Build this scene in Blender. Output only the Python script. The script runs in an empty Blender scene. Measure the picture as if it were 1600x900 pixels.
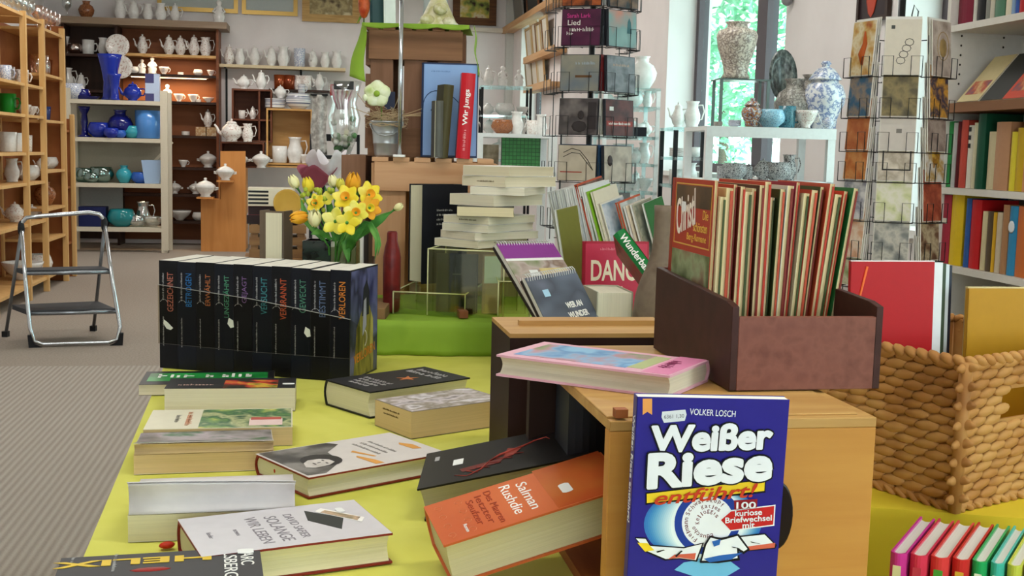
import bpy, math, random
from mathutils import Matrix, Vector
random.seed(7)
SC = bpy.context.scene
COL = SC.collection
PI = math.pi
# ------------------------------------------------------------------ camera, world, light
FPX, PITCH, ROLL, EYE = 1850.0, math.radians(6.6), math.radians(1.4), 1.23
_f = Vector((0, math.cos(PITCH), -math.sin(PITCH))); _r = Vector((1, 0, 0)); _u = _r.cross(_f)
CR = _r*math.cos(ROLL)+_u*math.sin(ROLL); CU = -_r*math.sin(ROLL)+_u*math.cos(ROLL)
CC = Vector((0, 0, EYE))
cam_d = bpy.data.cameras.new('camera'); cam = bpy.data.objects.new('camera', cam_d); COL.objects.link(cam)
cam_d.sensor_width = 36.0; cam_d.lens = 36.0*FPX/1600.0; cam_d.clip_start = .02; cam_d.clip_end = 200
cm = Matrix((CR, CU, -_f)).transposed().to_4x4(); cm.translation = CC; cam.matrix_world = cm
SC.camera = cam
SC.view_settings.view_transform = 'Standard'; SC.view_settings.look = 'None'
SC.view_settings.gamma = 1.0; SC.view_settings.use_curve_mapping = False
SC.view_settings.exposure = 0.2
W = bpy.data.worlds.new('sky'); SC.world = W; W.use_nodes = True
wb = W.node_tree.nodes['Background']; wb.inputs[0].default_value = (.86, .97, 1, 1); wb.inputs[1].default_value = 6.5
TH = math.atan(.1641)                       # the room is turned against the camera
EA = Vector((-math.sin(TH), math.cos(TH), 0)); ER = Vector((math.cos(TH), math.sin(TH), 0)); UP = Vector((0, 0, 1))
def area_light(name, loc, sx, sy, power, col=(1, .96, .9), rot=(0, 0, TH)):
    d = bpy.data.lights.new(name, 'AREA'); d.shape = 'RECTANGLE'; d.size = sx; d.size_y = sy; d.energy = power; d.color = col
    o = bpy.data.objects.new(name, d); COL.objects.link(o); o.location = loc; o.rotation_euler = rot
    return o
LAMPS = [(-.9, 1.2, 55), (.9, 1.0, 60), (-2.2, 5.0, 70), (.2, 5.0, 60), (-2.8, 8.6, 80), (-.6, 8.6, 70), (-3.2, 12.2, 105), (-1.2, 12.2, 80)]
for lx, ly, p in LAMPS:
    area_light('ceiling_lamp_light', (lx, ly, 3.18), 1.2, .3, p*.33)
# ------------------------------------------------------------------ pixel rays on known planes
def ray(x, y): return _f+CR*((x-800)/FPX)-CU*((y-450)/FPX)
def oz(x, y, z): d = ray(x, y); return CC+d*((z-EYE)/d.z)
def oy(x, y, Y): d = ray(x, y); return CC+d*(Y/d.y)
def opl(x, y, p, n): d = ray(x, y); return CC+d*((Vector(p)-CC).dot(n)/d.dot(n))
# ------------------------------------------------------------------ materials
MC = {}
def lin(h):
    if isinstance(h, str):
        h = h.lstrip('#'); c = [int(h[i:i+2], 16)/255 for i in (0, 2, 4)]
        return tuple(x/12.92 if x <= .04045 else ((x+.055)/1.055)**2.4 for x in c)
    return tuple(h)
def newmat(k):
    m = bpy.data.materials.new(k); m.use_nodes = True; MC[k] = m
    return m, m.node_tree, m.node_tree.nodes['Principled BSDF']
def coords(nt, sc, rot=(0, 0, 0)):
    tc = nt.nodes.new('ShaderNodeTexCoord'); mp = nt.nodes.new('ShaderNodeMapping')
    mp.inputs['Scale'].default_value = sc; mp.inputs['Rotation'].default_value = rot
    nt.links.new(tc.outputs['Object'], mp.inputs['Vector']); return mp.outputs['Vector']
def ramp(nt, cols, lo=.3, hi=.7, const=False):
    r = nt.nodes.new('ShaderNodeValToRGB'); cr = r.color_ramp
    if const: cr.interpolation = 'CONSTANT'
    n = len(cols)
    for i, c in enumerate(cols):
        p = lo+(hi-lo)*i/max(1, n-1)
        e = cr.elements[i] if i < 2 else cr.elements.new(p)
        e.position = p; e.color = (*lin(c), 1)
    return r
def flat(c, rough=.5, metal=0, spec=.5):
    k = f'plain {c} {rough} {metal}'
    if k in MC: return MC[k]
    m, nt, b = newmat(k); b.inputs['Base Color'].default_value = (*lin(c), 1); b.inputs['Roughness'].default_value = rough; b.inputs['Metallic'].default_value = metal; b.inputs['Specular IOR Level'].default_value = .5 if rough < .3 else .22
    n = nt.nodes.new('ShaderNodeTexNoise'); n.inputs['Scale'].default_value = 60; nt.links.new(coords(nt, (1, 1, 1)), n.inputs['Vector'])
    mx = nt.nodes.new('ShaderNodeMix'); mx.data_type = 'RGBA'; c0 = lin(c)
    mx.inputs[6].default_value = (*[v*.93 for v in c0], 1); mx.inputs[7].default_value = (*[min(1, v*1.06) for v in c0], 1)
    nt.links.new(n.outputs[0], mx.inputs[0]); nt.links.new(mx.outputs[2], b.inputs['Base Color'])
    return m
def art(k, cols, scale=12, stretch=(1, 1, 1), lo=.32, hi=.68, rough=.35, const=False, bump=0, detail=3, rot=(0, 0, 0), metal=0):
    if k in MC: return MC[k]
    m, nt, b = newmat(k); n = nt.nodes.new('ShaderNodeTexNoise'); n.inputs['Scale'].default_value = scale; n.inputs['Detail'].default_value = detail
    nt.links.new(coords(nt, stretch, rot), n.inputs['Vector']); r = ramp(nt, cols, lo, hi, const)
    nt.links.new(n.outputs[0], r.inputs[0]); nt.links.new(r.outputs[0], b.inputs['Base Color']); b.inputs['Roughness'].default_value = rough; b.inputs['Metallic'].default_value = metal; b.inputs['Specular IOR Level'].default_value = .5 if rough < .3 else .25
    if bump:
        bp = nt.nodes.new('ShaderNodeBump'); bp.inputs['Strength'].default_value = bump; bp.inputs['Distance'].default_value = .01
        nt.links.new(n.outputs[0], bp.inputs['Height']); nt.links.new(bp.outputs[0], b.inputs['Normal'])
    return m
def wood(k, c1, c2, axis=0, sc=14, rough=.5): 
    s = [sc, sc, sc]; s[axis] = sc*.08
    return art(k, [c1, c2, c1], 1, tuple(s), .3, .75, rough, bump=.08, detail=6)
def glass(k, tint, clear=.85, rough=.05, gl='#ffffff', diff=False):
    if k in MC: return MC[k]
    m, nt, b = newmat(k); nt.nodes.remove(b); out = nt.nodes['Material Output']
    t = nt.nodes.new('ShaderNodeBsdfTransparent'); t.inputs[0].default_value = (*lin(tint), 1)
    g = nt.nodes.new('ShaderNodeBsdfDiffuse' if diff else 'ShaderNodeBsdfGlossy'); g.inputs[0].default_value = (*lin(gl), 1); g.inputs['Roughness'].default_value = rough
    mx = nt.nodes.new('ShaderNodeMixShader'); mx.inputs[0].default_value = 1-clear
    nt.links.new(t.outputs[0], mx.inputs[1]); nt.links.new(g.outputs[0], mx.inputs[2]); nt.links.new(mx.outputs[0], out.inputs[0])
    return m
def pages(c='#ddd3b4'):
    k = 'pages '+c
    if k in MC: return MC[k]
    c0 = lin(c); m, nt, b = newmat(k); n = nt.nodes.new('ShaderNodeTexNoise'); n.inputs['Scale'].default_value = 1; n.inputs['Detail'].default_value = 4
    nt.links.new(coords(nt, (2, 2, 900)), n.inputs['Vector']); r = nt.nodes.new('ShaderNodeValToRGB')
    r.color_ramp.elements[0].position = .3; r.color_ramp.elements[0].color = (*[v*.88 for v in c0], 1); r.color_ramp.elements[1].position = .65; r.color_ramp.elements[1].color = (*c0, 1)
    nt.links.new(n.outputs[0], r.inputs[0]); nt.links.new(r.outputs[0], b.inputs['Base Color']); b.inputs['Roughness'].default_value = .85
    bp = nt.nodes.new('ShaderNodeBump'); bp.inputs['Strength'].default_value = .08; bp.inputs['Distance'].default_value = .001
    nt.links.new(n.outputs[0], bp.inputs['Height']); nt.links.new(bp.outputs[0], b.inputs['Normal'])
    return m
def glow(k, c, s):
    if k in MC: return MC[k]
    m, nt, b = newmat(k); b.inputs['Emission Color'].default_value = (*lin(c), 1); b.inputs['Emission Strength'].default_value = s; return m
# ------------------------------------------------------------------ mesh building
class G:
    def __init__(s): s.v = []; s.f = []; s.sm = []
    def add(s, vs, fs, sm=False):
        o = len(s.v); s.v += [tuple(v) for v in vs]; s.f += [[i+o for i in f] for f in fs]; s.sm += [sm]*len(fs); return s
    def box(s, x0, y0, z0, x1, y1, z1, M=None):
        vs = [Vector((x, y, z)) for x in (x0, x1) for y in (y0, y1) for z in (z0, z1)]
        if M: vs = [M @ v for v in vs]
        return s.add(vs, [(0, 1, 3, 2), (4, 6, 7, 5), (0, 4, 5, 1), (2, 3, 7, 6), (0, 2, 6, 4), (1, 5, 7, 3)])
    def prism(s, poly, a, b, axis=2, sm=False):
        n = len(poly)
        def P(p, t): return (p[0], p[1], t) if axis == 2 else ((p[0], t, p[1]) if axis == 1 else (t, p[0], p[1]))
        vs = [P(p, a) for p in poly]+[P(p, b) for p in poly]
        fs = [list(range(n))[::-1], list(range(n, 2*n))]+[(i, (i+1) % n, n+(i+1) % n, n+i) for i in range(n)]
        if axis == 1: fs = [f[::-1] for f in fs]
        return s.add(vs, fs, sm)
    def lathe(s, prof, n=20, c=(0, 0, 0), sx=1, sy=1):
        o = []
        for r, z in prof:
            for k in range(n):
                a = 2*PI*k/n; o.append((c[0]+r*math.cos(a)*sx, c[1]+r*math.sin(a)*sy, c[2]+z))
        fs = [(j*n+k, j*n+(k+1) % n, (j+1)*n+(k+1) % n, (j+1)*n+k) for j in range(len(prof)-1) for k in range(n)]
        m = len(prof)-1
        fs2 = []
        if prof[0][0] > 1e-4: fs2.append(list(range(n))[::-1])
        if prof[m][0] > 1e-4: fs2.append([m*n+k for k in range(n)])
        s.add(o, fs+fs2, True); return s
    def tube(s, pts, r, n=8, cap=True):
        pts = [Vector(p) for p in pts]; R = r if isinstance(r, (list, tuple)) else [r]*len(pts)
        vs = []; prev = None
        for i, p in enumerate(pts):
            t = (pts[min(i+1, len(pts)-1)]-pts[max(i-1, 0)]).normalized()
            a = prev if prev is not None else (Vector((0, 0, 1)) if abs(t.z) < .9 else Vector((1, 0, 0)))
            u = (a-t*a.dot(t)).normalized(); w = t.cross(u); prev = u
            for k in range(n):
                q = 2*PI*k/n; vs.append(p+u*math.cos(q)*R[i]+w*math.sin(q)*R[i])
        L = len(pts); fs = [(j*n+k, j*n+(k+1) % n, (j+1)*n+(k+1) % n, (j+1)*n+k) for j in range(L-1) for k in range(n)]
        if cap: fs += [list(range(n))[::-1], [(L-1)*n+k for k in range(n)]]
        return s.add(vs, fs, n > 4)
    def ell(s, c, rx, ry, rz, n=8, m=6, M=None):
        vs = []; c = Vector(c)
        for j in range(m+1):
            t = PI*j/m
            for k in range(n):
                a = 2*PI*k/n; q = Vector((rx*math.sin(t)*math.cos(a), ry*math.sin(t)*math.sin(a), rz*math.cos(t)))
                vs.append(c+(M @ q if M else q))
        return s.add(vs, [((j+1)*n+k, (j+1)*n+(k+1) % n, j*n+(k+1) % n, j*n+k) for j in range(m) for k in range(n)], True)
    def sheet(s, fn, nu, nv, th=0, sm=True):
        vs = [Vector(fn(i/nu, j/nv)) for i in range(nu+1) for j in range(nv+1)]
        fs = [(i*(nv+1)+j, (i+1)*(nv+1)+j, (i+1)*(nv+1)+j+1, i*(nv+1)+j+1) for i in range(nu) for j in range(nv)]
        if not th: return s.add(vs, fs, sm)
        N = len(vs); nrm = [Vector((0, 0, 0)) for _ in vs]
        for f in fs:
            q = (vs[f[1]]-vs[f[0]]).cross(vs[f[3]]-vs[f[0]])
            for i in f: nrm[i] += q
        lo = [v-n.normalized()*th for v, n in zip(vs, nrm)]
        bd = [i*(nv+1) for i in range(nu+1)]+[nu*(nv+1)+j for j in range(1, nv+1)]+[i*(nv+1)+nv for i in range(nu-1, -1, -1)]+[j for j in range(nv-1, 0, -1)]
        side = [(bd[i], N+bd[i], N+bd[(i+1) % len(bd)], bd[(i+1) % len(bd)]) for i in range(len(bd))]
        s.add(vs+lo, fs+[[N+i for i in f[::-1]] for f in fs], sm); o = len(s.v)-2*N
        s.f += [[i+o for i in f] for f in side]; s.sm += [False]*len(side); return s
    def mesh(s, name):
        me = bpy.data.meshes.new(name); me.from_pydata(s.v, [], s.f); me.polygons.foreach_set('use_smooth', s.sm); me.update(); return me
def loc(x, y, z, rz=0): return Matrix.Translation((x, y, z)) @ Matrix.Rotation(rz, 4, 'Z')
def ob(name, g, m, parent=None, M=None, bevel=0):
    me = g.mesh(name) if isinstance(g, G) else g
    if m is not None and not me.materials: me.materials.append(m)
    o = bpy.data.objects.new(name, me); COL.objects.link(o)
    if parent: o.parent = parent
    if M is not None: o.matrix_local = M
    if bevel:
        b = o.modifiers.new('b', 'BEVEL'); b.width = bevel; b.segments = 2; b.limit_method = 'ANGLE'
    return o
def tag(o, label, cat, group=None):
    o['label'] = label; o['category'] = cat
    if group: o['group'] = group
    return o
def E(name, label, cat, M, group=None):
    o = bpy.data.objects.new(name, None); COL.objects.link(o); o.empty_display_size = .05; o.matrix_world = M
    return tag(o, label, cat, group)
def one(name, label, cat, g, m, M=None, group=None, bevel=0): return tag(ob(name, g, m, None, M, bevel), label, cat, group)
def struct(name, g, m, parent=None, M=None):
    o = ob(name, g, m, parent, M)
    if not parent: o['kind'] = 'structure'
    return o
def copy_thing(r, M, label, group=None):
    c = r.copy(); COL.objects.link(c); c.matrix_world = M; c['label'] = label
    if group: c['group'] = group
    for ch in r.children:
        d = ch.copy(); COL.objects.link(d); d.parent = c; d.matrix_local = ch.matrix_local.copy()
    return c
TX = []
def text(parent, s, width, at, tx, ty, m, bold=0, shear=0, height=None, name='lettering', spacing=1.0, th=.0002, spread=0):
    cu = bpy.data.curves.new(name, 'FONT'); cu.body = s; cu.offset = bold; cu.shear = shear; cu.space_character = spacing
    cu.align_x = 'CENTER'; cu.resolution_u = 4; cu.extrude = .01
    o = bpy.data.objects.new('txt', cu); COL.objects.link(o); TX.append((o, parent, width, Vector(at), Vector(tx).normalized(), Vector(ty).normalized(), m, height, name, th, spread))
def finish_text():
    dg = bpy.context.evaluated_depsgraph_get()
    for o, parent, width, at, tx, ty, m, height, name, th, spread in TX:
        me = bpy.data.meshes.new_from_object(o.evaluated_get(dg)); me.name = name
        xs = [v.co.x for v in me.vertices]; ys = [v.co.y for v in me.vertices]
        x0, x1, y0, y1 = min(xs), max(xs), min(ys), max(ys); sx = width/(x1-x0); sy = height/(y1-y0) if height else sx; cx, cy = (x0+x1)/2, (y0+y1)/2
        n = tx.cross(ty).normalized()
        for v in me.vertices: v.co = at+tx*((v.co.x-cx)*sx)+ty*((v.co.y-cy)*sy)+n*(v.co.z/.01*th)
        me.materials.clear(); me.materials.append(m); me.update()
        if spread:
            g = G(); fs = [list(p.vertices) for p in me.polygons]
            for q_, (dx_, dy_) in enumerate([(0, 0)]+[(math.cos(q*PI/4), math.sin(q*PI/4)) for q in range(8)]): g.add([v.co+tx*dx_*spread+ty*dy_*spread+n*(.00002*q_) for v in me.vertices], fs)
            bpy.data.meshes.remove(me); me = g.mesh(name); me.materials.append(m)
        d = o.data; bpy.data.objects.remove(o); bpy.data.curves.remove(d)
        ob(name, me, None, parent)
# ------------------------------------------------------------------ books
PG = '#ddd3b4'
def arc2(cx, cz, rx, rz, a0, a1, n=6): return [(cx+rx*math.cos(a0+(a1-a0)*i/n), cz+rz*math.sin(a0+(a1-a0)*i/n)) for i in range(n+1)]
def book(name, label, M, w, h, t, cov, pg=PG, hard=False, group=None, cat='book', lift=None, liftm=None, rib=0):
    """local frame: x from spine to fore-edge, y from foot to head, z through the thickness; front cover at z = t"""
    r = E(name, label, cat, M, group); cm_ = cov if not isinstance(cov, str) else flat(cov, .42)
    c, o = (.0024, .003) if hard else (.0007, 0)
    c = min(c, t*.2)
    zt = t-c
    fe = [(w-o, c)]+[(w-o-(.006 if hard else .0015)*math.sin(PI*i/6), c+(zt-c)*i/6) for i in range(1, 6)]+[(w-o, zt)]
    bl = .3*t if hard else 0
    sp = [(c+min(.006, bl)*(1-math.sin(PI*i/6)), c+(zt-c)*(1-i/6)) for i in range(7)] if hard else [(c, zt), (c, c)]
    ob('page_block', G().prism(fe+sp, o, h-o, 1), pages(pg), r)
    b = .006 if hard else 0
    outs = [(b-b*math.sin(PI*i/6), t*i/6) for i in range(7)] if hard else [(0, 0), (0, t)]
    ins = [(b+c-b*math.sin(PI*i/6), zt-(zt-c)*i/6) for i in range(7)] if hard else [(c, zt), (c, c)]
    if lift is None:
        ob('cover', G().prism(outs+[(w, t), (w, zt)]+ins+[(w, c), (w, 0)], 0, h, 1), cm_, r)
    else:
        ob('cover', G().prism([(0, 0), (0, t), (c, t), (c, c), (w, c), (w, 0)], 0, h, 1), cm_, r)
        def fn(u, v): return (w*u*1.02, v*h, t+.001+lift*(u**2.2)*(1-.12*v*v))
        top = ob('lifted_cover', G().sheet(fn, 12, 4, .0006), cm_, r)
        ob('gap_sheet', G().sheet(lambda u, v: (w*(1.0-.05*math.sin(PI*u)+.015*u), .001+v*(h-.002), t+(lift*(1-.12*v*v)-.0008)*u*.98), 10, 4, .0004), flat('#dcd6d4', .7) if not liftm else pages(pg), r)  # sheet added to close the gap, so the cover's shaded inside reads light
        if liftm: ob('cover_picture', G().sheet(lambda u, v: (w*u*1.02, .001+v*(h-.002), t+.0016+lift*(u**2.2)*(1-.12*v*v)), 12, 4, .0003), liftm, top)
    return r
def plate(r, x0, y0, x1, y1, t, m, name='cover_picture', th=.0003): return ob(name, G().box(x0, y0, t, x1, y1, t+th), m, r)
def poly(r, pts, z, m, name='drawing', th=.0002): return ob(name, G().prism(pts, z, z+th), m, r)
def frame_from(o, x, y):
    x = Vector(x).normalized(); y = Vector(y); z = x.cross(y).normalized(); y = z.cross(x)
    M = Matrix((x, y, z)).transposed().to_4x4(); M.translation = o; return M
def eulM(l, a, b, c): 
    from mathutils import Euler
    M = Euler((math.radians(a), math.radians(b), math.radians(c))).to_matrix().to_4x4(); M.translation = l; return M
# ------------------------------------------------------------------ the room
def WR(s, n, z): return Vector((1.74, 4.15, 0))+EA*s+ER*n+UP*z
wallM = Matrix((EA, ER*-1, UP)).transposed().to_4x4(); wallM.translation = Vector((1.74, 4.15, 0))   # x away along the wall, y into the room
def sY(Y): return (Y-4.15)/math.cos(TH)
S_END = sY(15.2)
plaster = art('cream plaster', ['#e2dcdb', '#ebe5e4'], 3, rough=.9, bump=.05)
OPEN = [(sY(-.9), sY(.9), .9, 2.4), (sY(4.25), sY(5.07), .95, 2.85), (sY(6.28), sY(8.39), 1.12, 2.95), (sY(13.1), sY(14.5), .85, 2.7)]  # first opening is unseen, added to light the table from the right
g = G(); s0 = -7.6
for a, b, z0, z1 in OPEN:
    g.box(s0, -.31, 0, a, 0, 3.25); g.box(a, -.31, 0, b, 0, z0); g.box(a, -.31, z1, b, 0, 3.25); s0 = b
g.box(s0, -.31, 0, S_END+.2, 0, 3.25)
struct('wall_right', g, plaster, None, wallM)
backM = Matrix((ER*-1, EA, UP)).transposed().to_4x4(); backM = loc(0, 0, 0) @ backM; backM.translation = WR(S_END, 0, 0)
backM = Matrix((ER, EA, UP)).transposed().to_4x4(); backM.translation = WR(S_END, 0, 0)                # x right, y away
struct('wall_back', G().box(-5.7, 0, 0, 0, .25, 3.25), plaster, None, backM)
lw0 = Vector((-4.85, 9.6, 0))
leftM = Matrix((EA, ER*-1, UP)).transposed().to_4x4(); leftM.translation = lw0
struct('wall_left', G().box(-13.2, 0, 0, 6.2, .2, 3.25), plaster, None, leftM)
struct('wall_front_unseen', G().box(-7.4, -3.6, 0, -.6, -3.4, 3.2).box(-.6, -3.6, 0, 3.0, -3.4, 1.0).box(-.6, -3.6, 2.3, 3.0, -3.4, 3.2).box(3.0, -3.6, 0, 3.5, -3.4, 3.2), plaster)  # unseen wall, added with its opening sized to set the foreground light
struct('ceiling', G().box(-8.2, -4, 3.2, 3.6, 18, 3.35), flat('#e8e6e2', .9))
struct('floor', G().box(-8.2, -4, -.2, 3.6, 18, 0), art('grey brown carpet floor', ['#857a6f', '#968b80', '#a0958a'], 90, lo=.25, hi=.75, rough=.95, bump=.3))
dark_frame = flat('#5b5258', .5)
for i, (a, b, z0, z1) in enumerate(OPEN):
    g = G(); y0, y1 = -.27, -.20; k = .06
    g.box(a, y0, z0, a+k, y1, z1).box(b-k, y0, z0, b, y1, z1).box(a, y0, z0, b, y1, z0+k).box(a, y0, z1-k, b, y1, z1)
    if i == 2: g.box((a+b)/2-.28, y0, z0, (a+b)/2-.12, y1, z1)
    fr = struct(f'window_{i+1}', g, dark_frame, None, wallM)
    ob('pane', G().box(a+k, -.24, z0+k, b-k, -.235, z1-k), glass('window glass', '#f2fffd', .93), fr)
    struct('window_sill', G().box(a, -.20, z0-.03, b, .04, z0+.002), flat('#f0f0ee', .4), fr)
struct('trim_1', G().box(-.09, -.12, 0, 0, 0, 3.2), flat('#cfd2cd', .6), None, backM)
# garden outside
struct('ground_outside', G().box(1.2, -4, -.6, 16, 40, -.3, Matrix.Rotation(0, 4, 'Z')), flat('#a3a89a', .9)).location = (2.6, 0, 0)
leafm = art('garden leaves', ['#5fae86', '#8fd4ac', '#c4ecd4'], 9, rough=.6)
def bush(c, r, n, label):
    g = G(); rnd = random.Random(int(c[1]*100))
    for _ in range(n):
        a, b = rnd.uniform(0, 2*PI), math.acos(rnd.uniform(-1, 1)); q = r*rnd.uniform(.55, 1)**.5
        p = Vector((c[0]+q*math.sin(b)*math.cos(a), c[1]+q*math.sin(b)*math.sin(a), c[2]+1.25*q*math.cos(b)))
        d = Vector((rnd.uniform(-1, 1), rnd.uniform(-1, 1), rnd.uniform(-1, .4))).normalized(); e = d.orthogonal().normalized(); s = rnd.uniform(.05, .1)
        g.add([p-d*s, p+e*s*.45, p+d*s, p-e*s*.45], [(0, 1, 2, 3)])
    o = E('garden_tree', label, 'tree', loc(c[0], c[1], -.3)); 
    f = ob('foliage', g, leafm, o); f.matrix_local = Matrix.Translation((-c[0], -c[1], .3))
    ob('trunk', G().tube([(0, 0, 0), (.03, .02, c[2]*.5), (0, 0, c[2]+.3)], [.09, .07, .03], 8), flat('#5a4a3a', .9), o)
bush((2.95, 17.0, 3.0), 1.15, 1500, 'leafy green tree outside the middle window, seen left of the mullion')
bush((2.72, 13.0, 2.3), .75, 900, 'leafy green tree outside the middle window, seen right of the mullion')
bush((2.62, 15.2, 1.55), .45, 260, 'low leafy bush outside the middle window behind the relief vase')
# ribbed runner
mk = 'ribbed runner'; m, nt, b = newmat(mk)
wv = nt.nodes.new('ShaderNodeTexWave'); wv.inputs['Scale'].default_value = 11.5; wv.inputs['Distortion'].default_value = .15; wv.bands_direction = 'X'
vec = coords(nt, (1, 1, 1), (0, 0, 0)); nt.links.new(vec, wv.inputs['Vector'])
nz = nt.nodes.new('ShaderNodeTexNoise'); nz.inputs['Scale'].default_value = 160; nt.links.new(vec, nz.inputs['Vector'])
ad = nt.nodes.new('ShaderNodeMix'); ad.data_type = 'FLOAT'; ad.inputs[0].default_value = .45; nt.links.new(wv.outputs['Fac'], ad.inputs[2]); nt.links.new(nz.outputs[0], ad.inputs[3])
rp = ramp(nt, ['#91877d', '#9e948a', '#a89e94'], .2, .75); nt.links.new(ad.outputs[0], rp.inputs[0]); nt.links.new(rp.outputs[0], b.inputs['Base Color']); b.inputs['Roughness'].default_value = .95
bp = nt.nodes.new('ShaderNodeBump'); bp.inputs['Strength'].default_value = .5; bp.inputs['Distance'].default_value = .01; nt.links.new(ad.outputs[0], bp.inputs['Height']); nt.links.new(bp.outputs[0], b.inputs['Normal'])
p0 = oz(0, 573, .01)
one('carpet_runner', 'ribbed grey brown carpet runner on the floor left of the yellow table', 'carpet', G().box(-1.2, -7.3, 0, 1.5, 0, .012), m, loc(p0.x, p0.y, .0, TH))
# ------------------------------------------------------------------ tables and cloths
T = .78
def cloth(pts, z0, z1, name, label, m, fold=.012):
    g = G(); n = len(pts); g.add([(x, y, z1) for x, y in pts], [list(range(n))])
    P = [Vector((x, y, 0)) for x, y in pts]; c = sum(P, Vector())/n
    L = 0; vs = []; 
    for i in range(n):
        a, b = P[i], P[(i+1) % n]; K = max(2, int((b-a).length/.03)); nr = (b-a).cross(UP).normalized()
        for k in range(K): vs.append((a.lerp(b, k/K), nr, L+(b-a).length*k/K))
        L += (b-a).length
    fold = .005; R = 5; N = len(vs); V = []
    for r in range(R):
        f = r/(R-1)
        for p, nr, l in vs:
            q = p+nr*(.006*min(1, 2*f)+fold*f*math.sin(l*34)+fold*.6*f*math.sin(l*13+1)); V.append((q.x, q.y, z1-(z1-z0)*f if r else z1))
    g.add(V, [(r*N+k, (r+1)*N+k, (r+1)*N+(k+1) % N, r*N+(k+1) % N) for r in range(R-1) for k in range(N)], True)
    return one(name, label, 'tablecloth', g, m)
def table(pts, z, name, label):
    r = E(name, label, 'table', loc(pts[0][0], pts[0][1], 0))
    q = [(x-pts[0][0], y-pts[0][1]) for x, y in pts]; cx = sum(p[0] for p in q)/len(q); cy = sum(p[1] for p in q)/len(q)
    q = [(cx+(x-cx)*.97, cy+(y-cy)*.97) for x, y in q]
    ob('table_top', G().prism(q, z-.03, z-.003), wood('beech', '#b98d5c', '#a87b4b'), r)
    for x, y in q:
        x, y = cx+(x-cx)*.92, cy+(y-cy)*.92
        ob('leg', G().box(x-.02, y-.02, 0, x+.02, y+.02, z-.03), wood('beech', '#b98d5c', '#a87b4b'), r)
yel = art('yellow green cloth', ['#c6c652', '#d3d262', '#cccb58'], 5, rough=.75, bump=.25)
yel2 = art('golden yellow cloth', ['#cdb222', '#d8bf30'], 5, rough=.8, bump=.2)
def lx(Y): return -.459-.2165*(Y-1.245)
PA = [(lx(.72), .72), (.385, .85), (.385, 3.55), (lx(3.62), 3.62)]
PB = [(.415, 1.512), (1.1, 1.392), (1.25, 2.9), (.415, 2.9)]
PC = [(.425, .95), (1.1, .83), (1.1, 1.345), (.425, 1.465)]
table(PA, T, 'display_table', 'long display table under the yellow green cloth'); table(PB, T, 'display_table', 'display table under the woven basket, cloth covered'); table(PC, .62, 'bench', 'low bench under the row of bright bindings')
cloth(PA, .36, T, 'tablecloth', 'yellow green cloth draped over the long book table', yel)
cloth(PB, .30, T, 'tablecloth', 'golden yellow cloth under the woven basket', yel2)
cloth(PC, .25, .62, 'tablecloth', 'golden yellow cloth on the low bench under bright bindings', yel2)
# green platform
gcl = art('lime green cloth', ['#7a9c2c', '#8cae38', '#83a532'], 6, rough=.7, bump=.4)
ob_ = E('display_platform', 'low lime green cloth covered platform behind the paperback set', 'platform', loc(-.345, 2.555, T, math.radians(3)))
ob('box_body', G().box(.004, .004, 0, .471, .40, .072), wood('beech', '#b98d5c', '#a87b4b'), ob_)
def gfn(u, v):
    x = -.004+.483*u; s = v*.55
    w = .004*math.sin(x*40)+.003*math.sin(x*95+1)
    return (x, -.006-w*(1-s/.075)-.002, max(.001, s)) if s < .072 else (x, -.006+(s-.072), .076+.0015*math.sin(x*40)*math.sin(s*30))
ob('cloth_cover', G().sheet(gfn, 40, 44, .002), gcl, ob_)
# ------------------------------------------------------------------ foreground: books lying on the cloth
def qM(l, rz): return loc(l[0], l[1], l[2], math.radians(rz))
BLK = '#17171a'
white = flat('#f2f0ea', .5); sticker_m = flat('#e9ebe8', .5)
def sticker(r, x, y, z, w=.016, h=.009, rot=0):
    pts = [(x+a*w/2, y+b*h/2) for a, b in [(-.8, -1), (.8, -1), (1, -.5), (1, .5), (.8, 1), (-.8, 1), (-1, .5), (-1, -.5)]]
    ob('price_sticker', G().prism(pts, z, z+.0002), sticker_m, r)
def scrib(r, width, at, tx, ty, m, height, seed=1, name='faint_lettering'):
    rnd = random.Random(seed); tx = Vector(tx).normalized(); ty = Vector(ty).normalized(); n = tx.cross(ty); o = Vector(at)-tx*width/2; g = G(); x = 0
    M = Matrix((tx, ty, n)).transposed().to_4x4(); M.translation = o
    while x < width-height*.3:
        w = height*rnd.uniform(.35, .7); hh = height*rnd.choice((.7, .7, 1, 1, .8)); k = rnd.random()
        b = height*.16
        g.box(x, -height*.4, 0, x+b, hh-height*.4, .0002, M)
        if k > .3: g.box(x, -height*.4+hh*rnd.choice((0, .45, .8)), 0, x+w*.8, -height*.4+hh*.8*rnd.choice((.25, .6, 1))+b, .0002, M) if 0 else g.box(x, -height*.4+hh*.42, 0, x+w*.8, -height*.4+hh*.42+b, .0002, M)
        if k < .7: g.box(x+w*.8-b, -height*.4, 0, x+w*.8, -height*.4+hh*.75, .0002, M)
        x += w*1.15 if rnd.random() > .15 else w*1.7
    return ob(name, g, m, r)
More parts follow.
